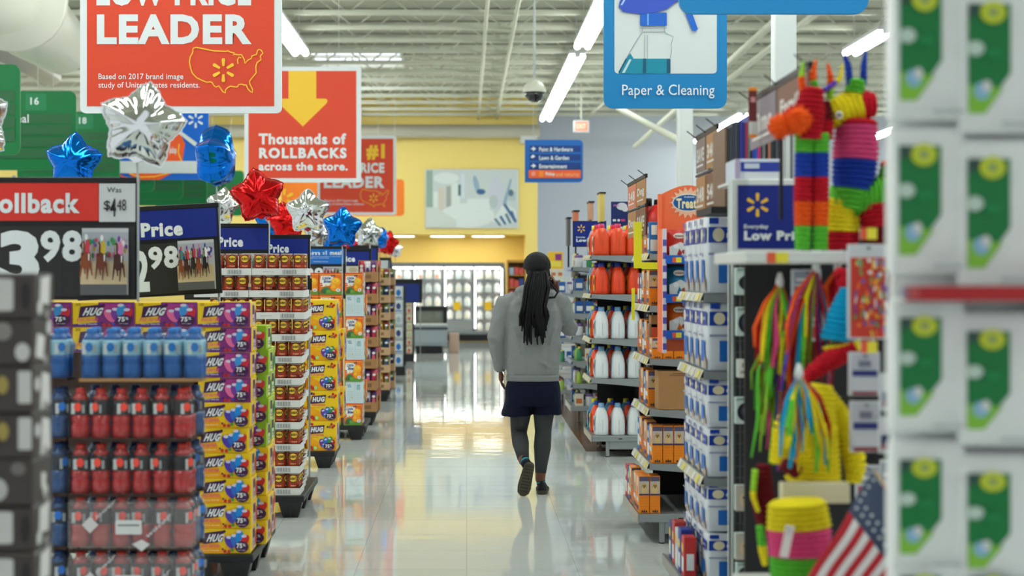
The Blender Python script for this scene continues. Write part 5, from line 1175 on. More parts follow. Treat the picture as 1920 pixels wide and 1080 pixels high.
# ---------- small goods rack (third end cap) and further ones
E3Y = 17.4; lv3 = [.485,.727,.99,1.227,1.47,1.715]
endcap('dark wire end cap with many small bottles and blue price rails', 1.10, 1.12, E3Y, lv3, .25, d=.36, top=1.82, rail=RAILB, W=.95)
def small_goods(kind, c1, c2):
    g = MB()
    if kind == 0: g.box(-.045,.045,-.03,.03,0,.13,c1,c=.003); Art(g,(-.045,-.03,0),(1,0,0),(0,0,1),.09,.13,.001).rect(.15,.2,.85,.6,c2)
    elif kind == 1: g.lathe([(.028,0),(.03,.005),(.03,.09),(.012,.12),(.012,.13)],(0,0,0),c1,12); g.lathe([(.014,.128),(.014,.15)],(0,0,0),c2,10)
    else:
        g.lathe([(.038,0),(.04,.006),(.04,.10),(.036,.105)],(0,0,0),c1,12); g.lathe([(.041,.1),(.041,.125),(.03,.13)],(0,0,0),c2,12)
    return g
sgp = [Proto(tag(small_goods(k%3,c1,c2).build('small_package'),'x','package')) for k,(c1,c2) in enumerate(((C_(220,214,196),C_(200,110,60)),(C_(60,140,90),C_(230,220,90)),(C_(206,206,210),C_(120,90,150)),(C_(40,90,160),C_(230,230,230)),(C_(150,180,70),C_(60,60,70)),(C_(200,206,200),C_(180,60,60))))]
tn = ['bottom','second','third','fourth','fifth','sixth','top']
def fill(Y0, xs, levels, W, label, nmx=3, nmy=6, step=.12, pr=sgp, grp='small packages on the rack', seed=2):
    r = random.Random(seed)
    for s, z in enumerate(levels):
        for k in range(nmy):
            for c in range(nmx):
                if c and k: continue
                r.choice(pr).put((xs+.07+c*.105, Y0+.08+k*(W-.1)/nmy, z+.001), r.uniform(-.1,.1), 'small package, %s level of %s, %s back, %s in'%(tn[s],label,ORD[k],ORD[c]), grp)
fill(E3Y,1.12,[.25]+lv3,.95,'the wire end cap')
E4Y = 20.6; endcap('far dim end cap of small packages right of the elbow of the person', 1.10, 1.12, E4Y, [.55,.85,1.15,1.42], .2, d=.36, top=1.55, rail=OFFW)
fill(E4Y,1.12,[.2,.55,.85,1.15,1.42],.9,'the far dim end cap',2,5,seed=5,grp='small packages on the far end cap')
E5Y = 25.0; endcap('last end cap with pale packages beyond the head of the person', 1.12, 1.14, E5Y, [.6,.95,1.3,1.6], .2, d=.5, top=1.72, rail=OFFW, gray=mat('shelf_white_paint',(214,216,214),.4))
fill(E5Y,1.14,[.2,.6,.95,1.3,1.6],.9,'the last end cap',3,4,seed=9,grp='small packages on the last end cap')
for i,(x0,Y0,W,z) in enumerate(((1.66,14.82,.88,1.8),(1.6,10.02,.88,1.8),(1.56,17.42,.9,1.75),(1.57,20.6,.9,1.5),(1.72,25,.9,1.65))):
    gondola('dark gondola shelving run going right behind the %s end cap'%['detergent','dog treat','small goods','far dim','last'][i],x0,Y0,W,z)
# ---------- puppy pad packs
E0Y = 7.85; lv0 = [.40,.66,1.167,1.535]
endcap('grey end cap of white and blue puppy pad packs', 1.035, 1.13, E0Y, lv0[1:], .16, d=.5, top=1.95, W=.85)
PW = mat('pad_pack_white',(216,220,228),.35,bump=.25,bscale=18); PB = C_(24,66,170,.35)
def pad_pack(h):
    g = MB(); w_,d_ = .185,.20; rings=[]
    for z,s in ((0,.92),(.01,1),(h*.5,1.02),(h-.01,1),(h,.9)): rings.append([(p[0]*s,p[1]*s,z) for p in rrect_pts(-w_/2,-d_/2,w_/2,d_/2,.02,2)])
    g.loft(rings,PW)
    for (O,U,wd) in (((-w_/2,-d_/2-.004,0),(1,0,0),w_),((-w_/2-.004,d_/2,0),(0,-1,0),d_)):
        a = Art(g,O,U,(0,0,1),wd,h,.0008); a.rect(.04,.66,.96,.86,PB); a.ell(.3,.76,.15,.09,C_(236,226,190)); a.text('pads',.5,.72,.4,.08,C_(200,214,240),.02); a.rect(.3,.14,.78,.44,C_(30,110,200,.4)); a.rect(.06,.90,.3,.98,PB); a.ell(.85,.12,.12,.09,C_(200,160,120)); a.rect(.04,.5,.5,.53,C_(150,160,190))
    return g
pdp = {h: Proto(tag(pad_pack(h).build('pad_pack'),'x','pad pack')) for h in (.37,.33,.235)}
for s,(z,h) in enumerate(((.161,.235),(.405,.235),(.661,.235),(.90,.235),(1.168,.33),(1.536,.37))):
    for k in range(4):
        for c in range(2):
            if c and k: continue
            pdp[h].put((1.13+.105+c*.20,E0Y+.11+k*.205,z),rnd.uniform(-.03,.03),'white puppy pad pack with blue band, %s level, %s going back%s'%(tn[s] if s<5 else 'top',ORD[k],', inner one' if c else ''),'packs of puppy pads')
for k in range(5):
    g = MB(); c_ = [C_(200,50,50),C_(40,60,150),C_(214,216,222),C_(190,60,60),C_(30,50,130)][k]; g.box(-.03,.03,0,.10,0,.20+.02*(k%2),c_,c=.004); b = Art(g,(-.03,.10,0),(0,-1,0),(0,0,1),.10,.2,.001); b.rect(.15,.15,.85,.5,WHITE); b.ell(.5,.72,.3,.12,C_(240,200,70)); a = Art(g,(-.03,0,0),(1,0,0),(0,0,1),.06,.2,.001); a.rect(.2,.2,.8,.6,WHITE)
    tag(g.build('small_package',loc=(1.078,E0Y+.12+k*.125,.161)),'small %s pack before the puppy pads, bottom deck, %s going back'%(['red','blue','white','crimson','navy'][k],ORD[k]),'package','small packs before the puppy pads')
# wire side grid with boxed plates hanging
Yw = 6.95; WIRE = mat('wire_dark',(70,74,76),.3,metal=.6)
t = thing('wire_side_rack','dark wire grid rack holding small framed pet packs','rack',(X(1410,Yw),Yw,0)); 
for i in range(9):
    g = MB(); x = X(1368+10*i,Yw); g.tube([(x,Yw,.05),(x,Yw,Z(490,Yw))],.0035,WIRE,6); wb(g,'upright_wire',t)
for i in range(34):
    z = .1+i*.048
    g = MB(); g.tube([(X(1366,Yw),Yw+.004,z),(X(1450,Yw),Yw+.004,z)],.0025,WIRE,6); wb(g,'cross_wire',t)
for i,(px0,px1,py0,py1,kind) in enumerate(((1379,1452,502,553,0),(1455,1500,500,553,0),(1381,1420,576,630,0),(1383,1440,674,708,1),(1379,1420,745,795,0),(1379,1415,910,958,2),(1379,1418,1000,1050,2),(1381,1425,1056,1090,0))):
    Yq = Yw-.06; g = MB(); x0,x1,z0,z1 = X(px0,Yq),X(px1,Yq),Z(py1,Yq),Z(py0,Yq); g.box(0,x1-x0,0,.04,0,z1-z0,mat('pet_pack_teal',(196,212,204),.5),c=.002); a = Art(g,(0,0,0),(1,0,0),(0,0,1),x1-x0,z1-z0,.001)
    if kind == 0: a.ell(.5,.45,.42,.36,C_(24,30,40)); a.ell(.5,.48,.26,.2,C_(60,66,80)); a.ell(.52,.5,.16,.16,C_(170,120,80)); a.ell(.45,.62,.06,.08,C_(190,50,40)); a.ell(.52,.42,.1,.08,C_(214,180,140)); a.rect(.04,.9,.96,.98,C_(120,150,140))
    elif kind == 1: a.rect(0,0,1,1,C_(226,222,212)); a.text('I love',.15,.55,.6,.25,BROWN,.02); a.text('my cat',.1,.15,.7,.25,BROWN,.02)
    else: a.rect(0,0,1,1,C_(190,180,168)); a.ell(.5,.45,.3,.3,C_(214,190,150)); a.ell(.42,.52,.05,.05,BLACK); a.ell(.6,.52,.05,.05,BLACK); a.ell(.5,.38,.08,.06,BROWN)
    tag(g.build('pet_dish_pack',loc=(x0,Yq,z0)),'%s, wire rack, %s from top'%(['pale pack with dark oval picture of a dog dish','white card pack with brown writing','beige pack picturing a small dog'][kind],['first','second','third','fourth','fifth','sixth','seventh','eighth'][i]),'pack','framed packs on the wire rack')
    for k in range(2):
        g = MB(); g.tube([((x1-x0)*(.3+.4*k),-.01,z1-z0-.005),((x1-x0)*(.3+.4*k),.06,z1-z0-.005)],.002,WIRE,5); g.build('peg_hook',bpy.context.scene.objects[COL.objects[-1].name])
# top shelf: poster boards and white box
Yt = 7.35; t = thing('top_shelf','dark top shelf behind the low price sign carrying the poster boards','shelf',(X(1450,Yt),Yt,0)); zt_ = Z(388,Yt)
g = MB(); g.box(X(1330,Yt),X(1640,Yt),Yt-.05,Yt+.42,zt_-.03,zt_,DKPANEL); wb(g,'shelf_board',t)
g = MB(); g.box(X(1395,Yt),X(1900,Yt),Yt+.40,Yt+.43,.1,zt_-.03,DKPANEL); wb(g,'back_panel',t); g = MB(); g.box(X(1395,Yt),X(1420,Yt),Yt+.3,Yt+.33,0,zt_-.03,DKPANEL); wb(g,'upright',t)
bc = [(120,90,70),(50,50,56),(70,74,84),(60,60,70),(74,78,92),(40,44,60),(56,60,160),(30,40,120),(170,40,70),(110,110,116),(30,32,36),(40,70,170),(60,90,190),(200,40,110),(70,70,74),(120,120,122),(24,24,26),(180,110,90),(60,64,66),(40,40,42),(80,86,96),(30,30,34),(206,206,204),(216,216,214),(120,124,128),(210,208,206),(220,190,90),(90,110,120),(216,216,214),(50,120,120),(40,40,44),(220,220,218)]
px = 1359.0
for i,c in enumerate(bc):
    w_ = (4.4,5.2,4.0,5.6)[i%4]+(4 if c[0]>200 else 0); h_ = .385+(.03 if 10<i<16 else 0)-(.0 if i>2 else .03)+rnd.uniform(-.01,.01)
    g = MB(); g.box(0,(w_-.6)*Yt/FPX,0,.36,0,h_,C_(*c),c=.001); tag(g.build('poster_board',loc=(X(px,Yt),Yt,zt_+.001)),'%s poster board on the top shelf, %s'%('white' if c[0]>200 and c[1]>200 else 'coloured','%d%s from the left'%(i+1,'st' if i%10==0 and i!=10 else 'nd' if i%10==1 and i!=11 else 'rd' if i%10==2 and i!=12 else 'th')),'poster board','poster boards on the top shelf'); px += w_
Yq = 6.95; g = MB(); x0,x1 = X(1378,Yq),X(1466,Yq); zq = Z(341,Yq); g.box(0,x1-x0,0,.25,0,Z(298,Yq)-zq,mat('box_pale_blue',(206,212,226),.5),c=.003); a = Art(g,(0,0,0),(1,0,0),(0,0,1),x1-x0,Z(298,Yq)-zq,.001); a.rect(.12,.45,1,.86,C_(40,60,160)); a.rect(.2,.58,.52,.8,C_(200,206,220)); a.rect(.2,.0,1,.42,C_(222,224,230)); a.rect(0,0,.1,1,C_(180,160,190))
tag(g.build('pad_carton',loc=(x0,Yq,zq)),'white and blue flat carton lying above the low price sign','carton')
t = thing('carton_shelf','white wire shelf carrying the flat carton above the low price sign','shelf',(X(1420,Yq),Yq,0)); g = MB(); g.box(X(1366,Yq),X(1500,Yq),Yq-.02,Yq+.3,zq-.012,zq-.001,OFFW); wb(g,'shelf_board',t)
g = MB(); g.box(X(1366,Yq),X(1366,Yq)+.02,Yq-.0,Yq+.02,0,zq-.012,OFFW); wb(g,'post',t)
# ================================================================ PERSON WALKING AWAY, PHONE AT THE RIGHT EAR
PX0, PY0 = (1000-VX)*12.32/FPX, 12.32
def L3(px, py, y=0): return Vector(((px-1000)/252., y, 1.62-(py-518)/252.))
per = thing('person', 'person in grey hoodie, navy shorts and long black dreadlocks walking away while phoning', 'person', (PX0, PY0, 0))
SKIN = mat('skin_brown', (112,70,48), .5, bump=.05, bscale=200)
HOOD = mat('hoodie_heather_grey', (138,140,141), .95, vary=.12, bump=.35, bscale=14, vscale=160, spec=.15)
SHRT = mat('shorts_navy', (15,20,42), .8, bump=.3, bscale=12, spec=.2); LEGG = mat('leggings_grey', (64,66,68), .85, vary=.12, vscale=120, bump=.15, bscale=30, spec=.2)
HAIR = mat('hair_black', (12,12,15), .6, spec=.3, bump=.6, bscale=160)
def ring(c, rx, ry, n=20, tilt=0, p=2.0):
    out = []
    for i in range(n):
        a = 2*math.pi*i/n; ca, sa = math.cos(a), math.sin(a)
        x = rx*math.copysign(abs(ca)**(2/p), ca); y = ry*math.copysign(abs(sa)**(2/p), sa)
        out.append((c[0]+x, c[1]+y, c[2]+tilt*y))
    return out
# joints
hipL, hipR = L3(978,742,0), L3(1020,742,0)
kneeL, kneeR = Vector((-.105,.05,.44)), Vector((.075,.03,.46))
ankL, ankR = Vector((-.075,-.17,.25)), Vector((.05,.0,.09))
shL, elL, wrL = Vector((-.185,0,1.405)), Vector((-.275,-.02,1.16)), Vector((-.245,.03,.925))
shR, elR, wrR = Vector((.18,0,1.41)), Vector((.272,.07,1.225)), Vector((.185,.13,1.475))
head = Vector((.028,.02,1.685))
b = MB()
b.loft([ring((0,0,z),rx,ry) for z,rx,ry in ((.80,.13,.10),(.88,.165,.115),(.98,.16,.11),(1.08,.145,.10),(1.2,.155,.10),(1.32,.18,.105),(1.42,.165,.09),(1.47,.09,.07))], SKIN)
b.tube([(0,0,1.42),(.01,.005,1.52),(.025,.015,1.62)], [.07,.058,.058], SKIN, 14)
# head with jaw, nose, brow, ears
b.loft([ring((head.x,head.y+oy,head.z+z),rx,ry,20) for z,rx,ry,oy in ((-.125,.03,.03,.055),(-.115,.045,.05,.045),(-.085,.06,.075,.03),(-.04,.071,.09,.012),(.01,.076,.098,0),(.05,.075,.098,-.004),(.085,.06,.08,-.006),(.105,.03,.045,-.006))], SKIN)
b.tube([head+Vector((0,.098,.02)),head+Vector((0,.116,-.02)),head+Vector((0,.104,-.035))],[.01,.016,.014],SKIN,8)
b.tube([head+Vector((-.03,.088,-.062)),head+Vector((0,.1,-.062)),head+Vector((.03,.088,-.062))],[.006,.010,.006],SKIN,8)
for sx in (-1,1): b.ball(head+Vector((sx*.077,-.005,-.01)),.02,SKIN,10,8,squash=(.45,1,1.7))
def limb(m, pts, rr, seg=14): m.tube(pts, rr, SKIN, seg)
limb(b,[shL,(shL+elL)/2+Vector((-.006,0,0)),elL,(elL+wrL)/2,wrL],[.055,.05,.042,.038,.027]); limb(b,[shR,(shR+elR)/2,elR,(elR+wrR)/2,wrR],[.055,.05,.042,.038,.027])
limb(b,[hipL+Vector((0,0,.06)),hipL,(hipL+kneeL)/2,kneeL,kneeL.lerp(ankL,.35),ankL],[.09,.088,.072,.052,.056,.036]); limb(b,[hipR+Vector((0,0,.06)),hipR,(hipR+kneeR)/2,kneeR,kneeR.lerp(ankR,.35),ankR],[.09,.088,.072,.052,.056,.036])
def hand(m, wr, pal, d, side, thumb, curl, spread=.021):      # palm centre, finger direction, axis across the knuckles, thumb direction
    d = d.normalized(); side = side.normalized(); nrm = d.cross(side)
    m.tube([wr, wr+(pal-wr)*.6, pal, pal+d*.035], [.026,.032,.038,.036], SKIN, 12, flat=.5)
    for k,(ln,off) in enumerate(((.068,-1.5),(.078,-.5),(.074,.5),(.058,1.5))):
        r0 = pal+d*.035+side*off*spread*.9; c = curl*(1+.12*k)
        p1 = r0+(d*math.cos(c*.5)+nrm*math.sin(c*.5))*ln*.42; p2 = p1+(d*math.cos(c*1.3)+nrm*math.sin(c*1.3))*ln*.33; p3 = p2+(d*math.cos(c*2)+nrm*math.sin(c*2))*ln*.25
        m.tube([r0-d*.02,r0,p1,p2,p3],[.010,.0098,.009,.0082,.0065],SKIN,8)
    t0 = pal-d*.02-side*.03*(1 if thumb[1] < 0 else -1); tv = thumb[0].normalized()
    m.tube([pal-d*.03,t0,t0+tv*.032,t0+tv*.055+nrm*.008],[.013,.012,.0105,.0075],SKIN,8)
hand(b, wrL, wrL+Vector((.005,.012,-.05)), Vector((.03,.1,-1)), Vector((0,1,.1)), (Vector((.25,.7,-.6)),1), .35)
hp = L3(1038,531,.085)
hand(b, wrR, hp+Vector((.01,.0,-.012)), Vector((-.12,-.42,.9)), Vector((0,.9,.42)), (Vector((-.4,.5,.7)),1), .55)
body = remeshed(b, 'body', .0065, 2, per, m=SKIN)
# eyes are on the far side of the head but built all the same
g = MB()
for sx in (-1,1):
    g.ball(head+Vector((sx*.03,.086,.012)),.012,WHITE,10,8); g.ball(head+Vector((sx*.03,.0965,.012)),.005,BLACK,8,6)
g.build('eyes', per)
# hoodie
h = MB()
h.loft([ring((ox,oy,z),rx,ry,24,0,2.4) for z,rx,ry,ox,oy in ((.878,.188,.128,-.006,0),(.90,.196,.136,-.006,0),(.925,.202,.142,-.006,0),(1.0,.202,.142,-.006,-.005),(1.12,.203,.142,-.004,-.008),(1.25,.208,.145,-.002,-.008),(1.36,.212,.142,0,-.008),(1.42,.205,.13,0,0),(1.465,.165,.11,0,.0),(1.50,.12,.095,.005,.005),(1.52,.09,.08,.01,.01))], HOOD)
for s_, e_, w_, k in ((shL,elL,wrL,-1),(shR,elR,wrR,1)):
    h.tube([s_+Vector((-k*.06,0,.03)),s_+Vector((k*.01,0,.0)),s_.lerp(e_,.5)+Vector((k*.01,0,0)),e_,e_.lerp(w_,.45),e_.lerp(w_,.85),w_],[.08,.092,.08,.068,.060,.05,.04],HOOD,16)
# folds: rolls of cloth at elbow and cuff, side and hem
for p_, r_ in ((elL.lerp(wrL,.75),.053),(elL.lerp(wrL,.6),.056)): h.ball(p_+Vector((0,0,0)),r_,HOOD,14,8,squash=(1.02,1.02,.3))
for a0,a1,rr in ((( -.17,-.09,1.32),(-.10,-.14,1.05),.02),((.16,-.08,1.33),(.12,-.14,1.12),.02),((.17,-.06,1.22),(.19,-.05,1.0),.02),((-.12,-.12,1.0),(.0,-.14,.95),.014),((.02,-.142,1.0),(.13,-.12,.94),.014),((-.2,-.03,1.3),(-.19,-.06,1.1),.018)):
    A_, B_ = Vector(a0), Vector(a1); h.tube([A_,A_.lerp(B_,.5)+Vector((.01,-.006,0)),B_],[rr*.3,rr,rr*.3],HOOD,8)
# bunched hood behind the neck
arc = [Vector((.02+.125*math.cos(R(a)), .01+.10*math.sin(R(a))*1.05, 1.50+.022*math.sin(R(a*2))-.012*abs(math.cos(R(a))))) for a in range(20,-201,-20)]
h.tube(arc,[.02,.03,.038,.042,.046,.05,.052,.05,.046,.042,.036,.028][:len(arc)],HOOD,12)
h.tube([Vector((-.10,-.06,1.475)),Vector((-.04,-.12,1.45)),Vector((.06,-.12,1.45)),Vector((.12,-.06,1.475))],[.03,.045,.045,.03],HOOD,12)
hoodie = remeshed(h, 'hoodie', .0085, 2, per, m=HOOD)
md = hoodie.modifiers.new('d','DISPLACE'); tx = bpy.data.textures.new('folds','CLOUDS'); tx.noise_scale = .11; tx.noise_depth = 2; md.texture = tx; md.strength = .022; md.mid_level = .5; md.texture_coords = 'LOCAL'
g = MB(); g.loft([ring((-.006,0,z),.194+(.002 if i%2 else 0),.136+(.002 if i%2 else 0),28,0,2.4) for i,z in enumerate((.842,.852,.86,.87,.888))],mat('shirt_grey',(128,131,132),.9),True); g.build('undershirt',per)
for nm,a_,b_,r_ in (('cuff',elL.lerp(wrL,.93),wrL+(wrL-elL)*.06,.036),('cuff',elR.lerp(wrR,.93),wrR+(wrR-elR)*.06,.036)):
    g = MB(); g.tube([a_,a_.lerp(b_,.5),b_],[r_*1.06,r_,r_*.92],HOOD,20); g.build(nm,per)
# seam across the hoodie hem
g = MB(); g.loft([ring((-.006,0,z),.199,.139,28,0,2.4) for z in (.935,.9375)],mat('seam_grey',(120,122,122),.9)); g.build('hem_seam',per)
# shorts
s_ = MB()
s_.loft([ring((-.004,0,z),rx,ry,24,0,2.3) for z,rx,ry in ((.846,.186,.130),(.83,.196,.135),(.76,.205,.145),(.70,.208,.145),(.66,.19,.13))],SHRT)
for (hx, px0, px1, kx, zb_, oy) in ((-.095,938,1002,-.128,.58,.02),(.10,998,1051,.104,.592,.02)):
    s_.loft([ring((hx+(kx-hx)*u,oy*u,.80+(zb_-.80)*u),.098+.012*u,.115+.012*u,22,0,2.2) for u in (0,.3,.6,.85,1)],SHRT)
sh_ = remeshed(s_,'shorts',.0085,2,per,m=SHRT); md = sh_.modifiers.new('d','DISPLACE'); md.texture = tx; md.strength = .018; md.texture_coords = 'LOCAL'
# leggings
def over(nm, pts, rr, m, seg=18):
    g = MB(); g.tube(pts, rr, m, seg); return g.build(nm, per)
over('legging',[hipL+Vector((0,0,-.05)),(hipL+kneeL)/2,kneeL+Vector((0,0,.04)),kneeL+Vector((0,.005,0)),kneeL.lerp(ankL,.3)+Vector((0,-.012,0)),kneeL.lerp(ankL,.65),kneeL.lerp(ankL,.86)],[.088,.078,.064,.060,.063,.05,.043],LEGG)
over('legging',[hipR+Vector((0,0,-.05)),(hipR+kneeR)/2,kneeR+Vector((0,0,.04)),kneeR,kneeR.lerp(ankR,.3)+Vector((0,-.012,0)),kneeR.lerp(ankR,.62),kneeR.lerp(ankR,.83)],[.088,.078,.066,.062,.065,.05,.041],LEGG)
g = MB(); a = Art(g,(-.135,-.128,.44),(1,-.15,0),(-.28,-.35,-1),.06,.10,.001)
g = None
SOCK = mat('sock_dark',(22,28,44),.9); SOCKT = mat('sock_teal',(60,140,160),.9)
def sock(a_, b_, r0):
    for i,(u0,u1,m_) in enumerate(((0,.42,SOCK),(.42,.62,SOCKT),(.62,1,SOCK))):
        over('sock' if i != 1 else 'sock_stripe',[a_.lerp(b_,u0),a_.lerp(b_,u1)],[r0,r0*.99],m_,16)
# feet: standing right shoe, lifted left shoe showing its sole
SHOE = mat('shoe_black_knit',(30,32,36),.85,bump=.3,bscale=120); SOLE = mat('shoe_sole_olive',(72,66,52),.7)
def shoe(heel, toe, up, side):
    d = (toe-heel); Ln = d.length; d.normalize(); up = (up-d*up.dot(d)).normalized(); sd = d.cross(up)
    M_ = Matrix((( *[sd[i] for i in range(0)],),)) if False else None
    def q(x, y, z): return heel+sd*x+d*y+up*z
    prof = [(0,.030,.03),(.02,.038,.075),(.06,.042,.082),(.10,.043,.070),(.15,.047,.052),(.20,.050,.042),(.25,.044,.034),(.278,.026,.024)]
    g = MB(); rings = []
    for y,w_,hh in prof:
        yy = y/.278*Ln
        rings.append([q(w_*math.cos(t_)*(1 if math.sin(t_)<.2 else .8), yy, .022+max(-.002,hh*math.sin(t_))) for t_ in [2*math.pi*i/16 for i in range(16)]])
    g.loft(rings,SHOE); g.build('shoe_upper',per)
    g = MB(); rings = []
    for y,w_,hh in ((-.006,.022,0),(.01,.036,0),(.05,.040,0),(.11,.036,0),(.16,.044,0),(.21,.050,0),(.26,.042,0),(.286,.018,0)):
        yy = y/.278*Ln; rings.append([q(-w_,yy,.0),q(-w_,yy,.026),q(w_,yy,.026),q(w_,yy,.0),q(w_*.6,yy,-.004),q(-w_*.6,yy,-.004)])
    g.loft(rings,SOLE,smooth=False); so = g.build('shoe_sole',per)
    for k in range(9):
        g = MB(); yy = Ln*(.06+.1*k); A_ = q(-.03,yy,-.004); B_ = q(.03,yy,-.004); g.tube([A_,B_],.0035,mat('tread_dark',(44,40,34),.8),6); g.build('tread',so)
shoe(Vector((.062,-.055,.004)), Vector((.080,.225,.004)), Vector((0,0,1)), 1)
shoe(Vector((-.035,-.235,.245)), Vector((-.085,-.17,-.005))+Vector((0,.02,.015)), Vector((0,1,.25)), 1)
sock(kneeR.lerp(ankR,.93),ankR+Vector((.012,-.0,-.03)),.034)
sock(kneeL.lerp(ankL,.84),ankL+Vector((.02,-.03,-.015)),.038)
# dreadlocks
g = MB(); r = random.Random(11)
g.loft([ring((head.x,head.y-.012+oy,head.z+z),rx,ry,20) for z,rx,ry,oy in ((-.08,.06,.06,-.045),(-.04,.082,.085,-.02),(.01,.087,.104,-.012),(.05,.086,.106,-.006),(.088,.07,.088,-.004),(.112,.03,.04,-.002))],HAIR)
tie = Vector((.026,-.115,1.638))
for i in range(46):      # strands drawn back over the skull to the tie
    a0 = R(-8+196*i/45); rr_ = .096; st = head+Vector((math.cos(a0)*.086,.055*r.uniform(.4,1.2),.015+math.sin(a0)*.088))
    mid = head+Vector((math.cos(a0)*.080,-.055,.008+math.sin(a0)*.082)); g.tube([st,st.lerp(mid,.5)+(st.lerp(mid,.5)-head).normalized()*.012,mid+(mid-head).normalized()*.01,tie+Vector((math.cos(a0)*.035,-.0,math.sin(a0)*.03))],[.009,.010,.010,.009],HAIR,7)
for i in range(15):      # strands over the crown and down the back of the head
    x = -.077+.154*i/14; q = math.sqrt(max(.05,1-(x/.088)**2)); g.tube([head+Vector((x*.8,.03,.108*q)),head+Vector((x,-.05,.098*q)),head+Vector((x*1.02,-.02-.098*q,.045*q)),head+Vector((x*.9,-.022-.102*q,-.01)),tie+Vector((x*.7,.0,.012))],[.009,.0105,.0105,.0105,.009],HAIR,7)
for i in range(78):      # hanging length
    u = r.uniform(-1,1); v = r.uniform(0,1); end = 1.62-((r.uniform(598,646) if abs(u)<.75 else r.uniform(585,620))-518)/252.
    x0 = tie.x+u*.085; x1 = .0+u*.100-.004; y1 = -.185-.035*v
    p = [tie+Vector((u*.062,-.01-.02*v,r.uniform(-.02,.02))),Vector((x0*.6+x1*.4+.006,-.165-.03*v,1.54)),Vector((x1*.85,y1,1.40)),Vector((x1+r.uniform(-.008,.008),y1,(1.40+end)/2)),Vector((x1*1.02+r.uniform(-.012,.012),y1+.008,end))]
    g.tube(p,[.009,.0095,.0095,.009,.0055],HAIR,7)
g.tube([tie+Vector((-.04,0,.0)),tie+Vector((0,-.035,-.004)),tie+Vector((.04,0,0))],[.012,.014,.012],HAIR,8)
lp = [L3(1024,520,-.09),L3(1036,538,-.11),L3(1044,548,-.12),L3(1038,557,-.135),L3(1024,558,-.15)]; g.tube(lp,[.008]*5,HAIR,8)
for k in range(4): g.tube([head+Vector((.086,-.02+.012*k,.0)),L3(1021+2*k,520,-.05),L3(1024+k,545,-.10),L3(1020,580,-.16)],[.008]*4,HAIR,7)
g.build('dreadlocks',per)
# phone
t = thing('mobile_phone','black mobile phone held to the right ear of the person','phone',(PX0,PY0,1.50)); a0 = L3(1030,540,.075)-Vector((0,0,1.50))
M_ = Matrix.Translation(Vector((.128,.07,.105))) @ Matrix.Rotation(R(24),4,'X') @ Matrix.Rotation(R(-8),4,'Y')
g = MB(); g.box(-.005,.005,-.036,.036,-.074,.074,mat('phone_black',(14,14,18),.25),M=M_,c=.003); g.build('phone_body',t)
g = MB(); g.box(-.0056,-.0052,-.032,.032,-.066,.066,mat('phone_screen',(20,24,30),.08),M=M_); g.build('screen',t)
# ================================================================ PARTY RACK: PIÑATAS, STREAMERS, FLAGS
def crepe(name, col): return mat('crepe_'+name, col, .85, bump=.9, bscale=70, vary=.12, vscale=30, spec=.15)
K = {'red':crepe('red',(196,28,44)),'orange':crepe('orange',(246,92,30)),'yellow':crepe('yellow',(246,222,40)),'green':crepe('green',(96,190,60)),'blue':crepe('blue',(36,66,170)),'pink':crepe('pink',(236,84,140)),'cyan':crepe('cyan',(20,160,205)),'dark':crepe('dark_red',(110,26,34)),'lime':crepe('lime',(160,214,60)),'violet':crepe('violet',(96,74,190))}
def frill(g, pts, rad, cols, flat=1.0, step=.016):       # rows of fringed paper along a path, colours as (fraction, colour)
    P_ = [Vector(p) for p in pts]; seg = [(P_[i+1]-P_[i]).length for i in range(len(P_)-1)]; T = sum(seg); n = max(3,int(T/step)); rr = rad if isinstance(rad,list) else [rad]*len(P_)
    def at(s):
        d = s*T
        for i,l in enumerate(seg):
            if d <= l or i == len(seg)-1: return P_[i].lerp(P_[i+1],min(1,d/l)), rr[i]+(rr[i+1]-rr[i])*min(1,d/l)
            d -= l
    def c_at(s):
        for f,c in cols:
            if s <= f: return c
        return cols[-1][1]
    for i in range(n):
        a,ra = at(i/n); b_,rb = at((i+1)/n); g.tube([a,a.lerp(b_,.15),b_],[ra*.80,ra*1.06,rb*.90],K[c_at((i+.5)/n)],16,True,flat=flat)
def W3(px, py, Y): return P(px,py,Y)
Yp = 5.6
# white shelf carrying them
t = thing('party_shelf','white shelf the donkey piñatas stand on','shelf',(X(1560,Yp),Yp,Z(470,Yp)))
g = MB(); g.box(X(1380,Yp),X(1720,Yp)+.1,Yp-.19,Yp+.5,Z(494,Yp),Z(472,Yp),mat('shelf_white_metal',(218,220,218),.35),c=.004); wb(g,'shelf_board',t)
g = MB(); g.box(X(1560,Yp),X(1580,Yp),Yp+.5,Yp+.54,0,1.95,DKPANEL); g.box(X(1400,Yp+.5),X(1720,Yp+.5)+.3,Yp+.54,Yp+.56,0,Z(480,Yp),DKPANEL); wb(g,'back_frame',t)
for px in (1438,1640):
    g = MB(); a = Art(g,(X(px,Yp-.19),Yp-.191,Z(494,Yp)),(1,0,0),(0,0,1),.07,.035,.001); a.rect(0,0,.4,1,TAGR); a.rect(.4,0,1,1,TAGY); wb(g,'price_tag',t)
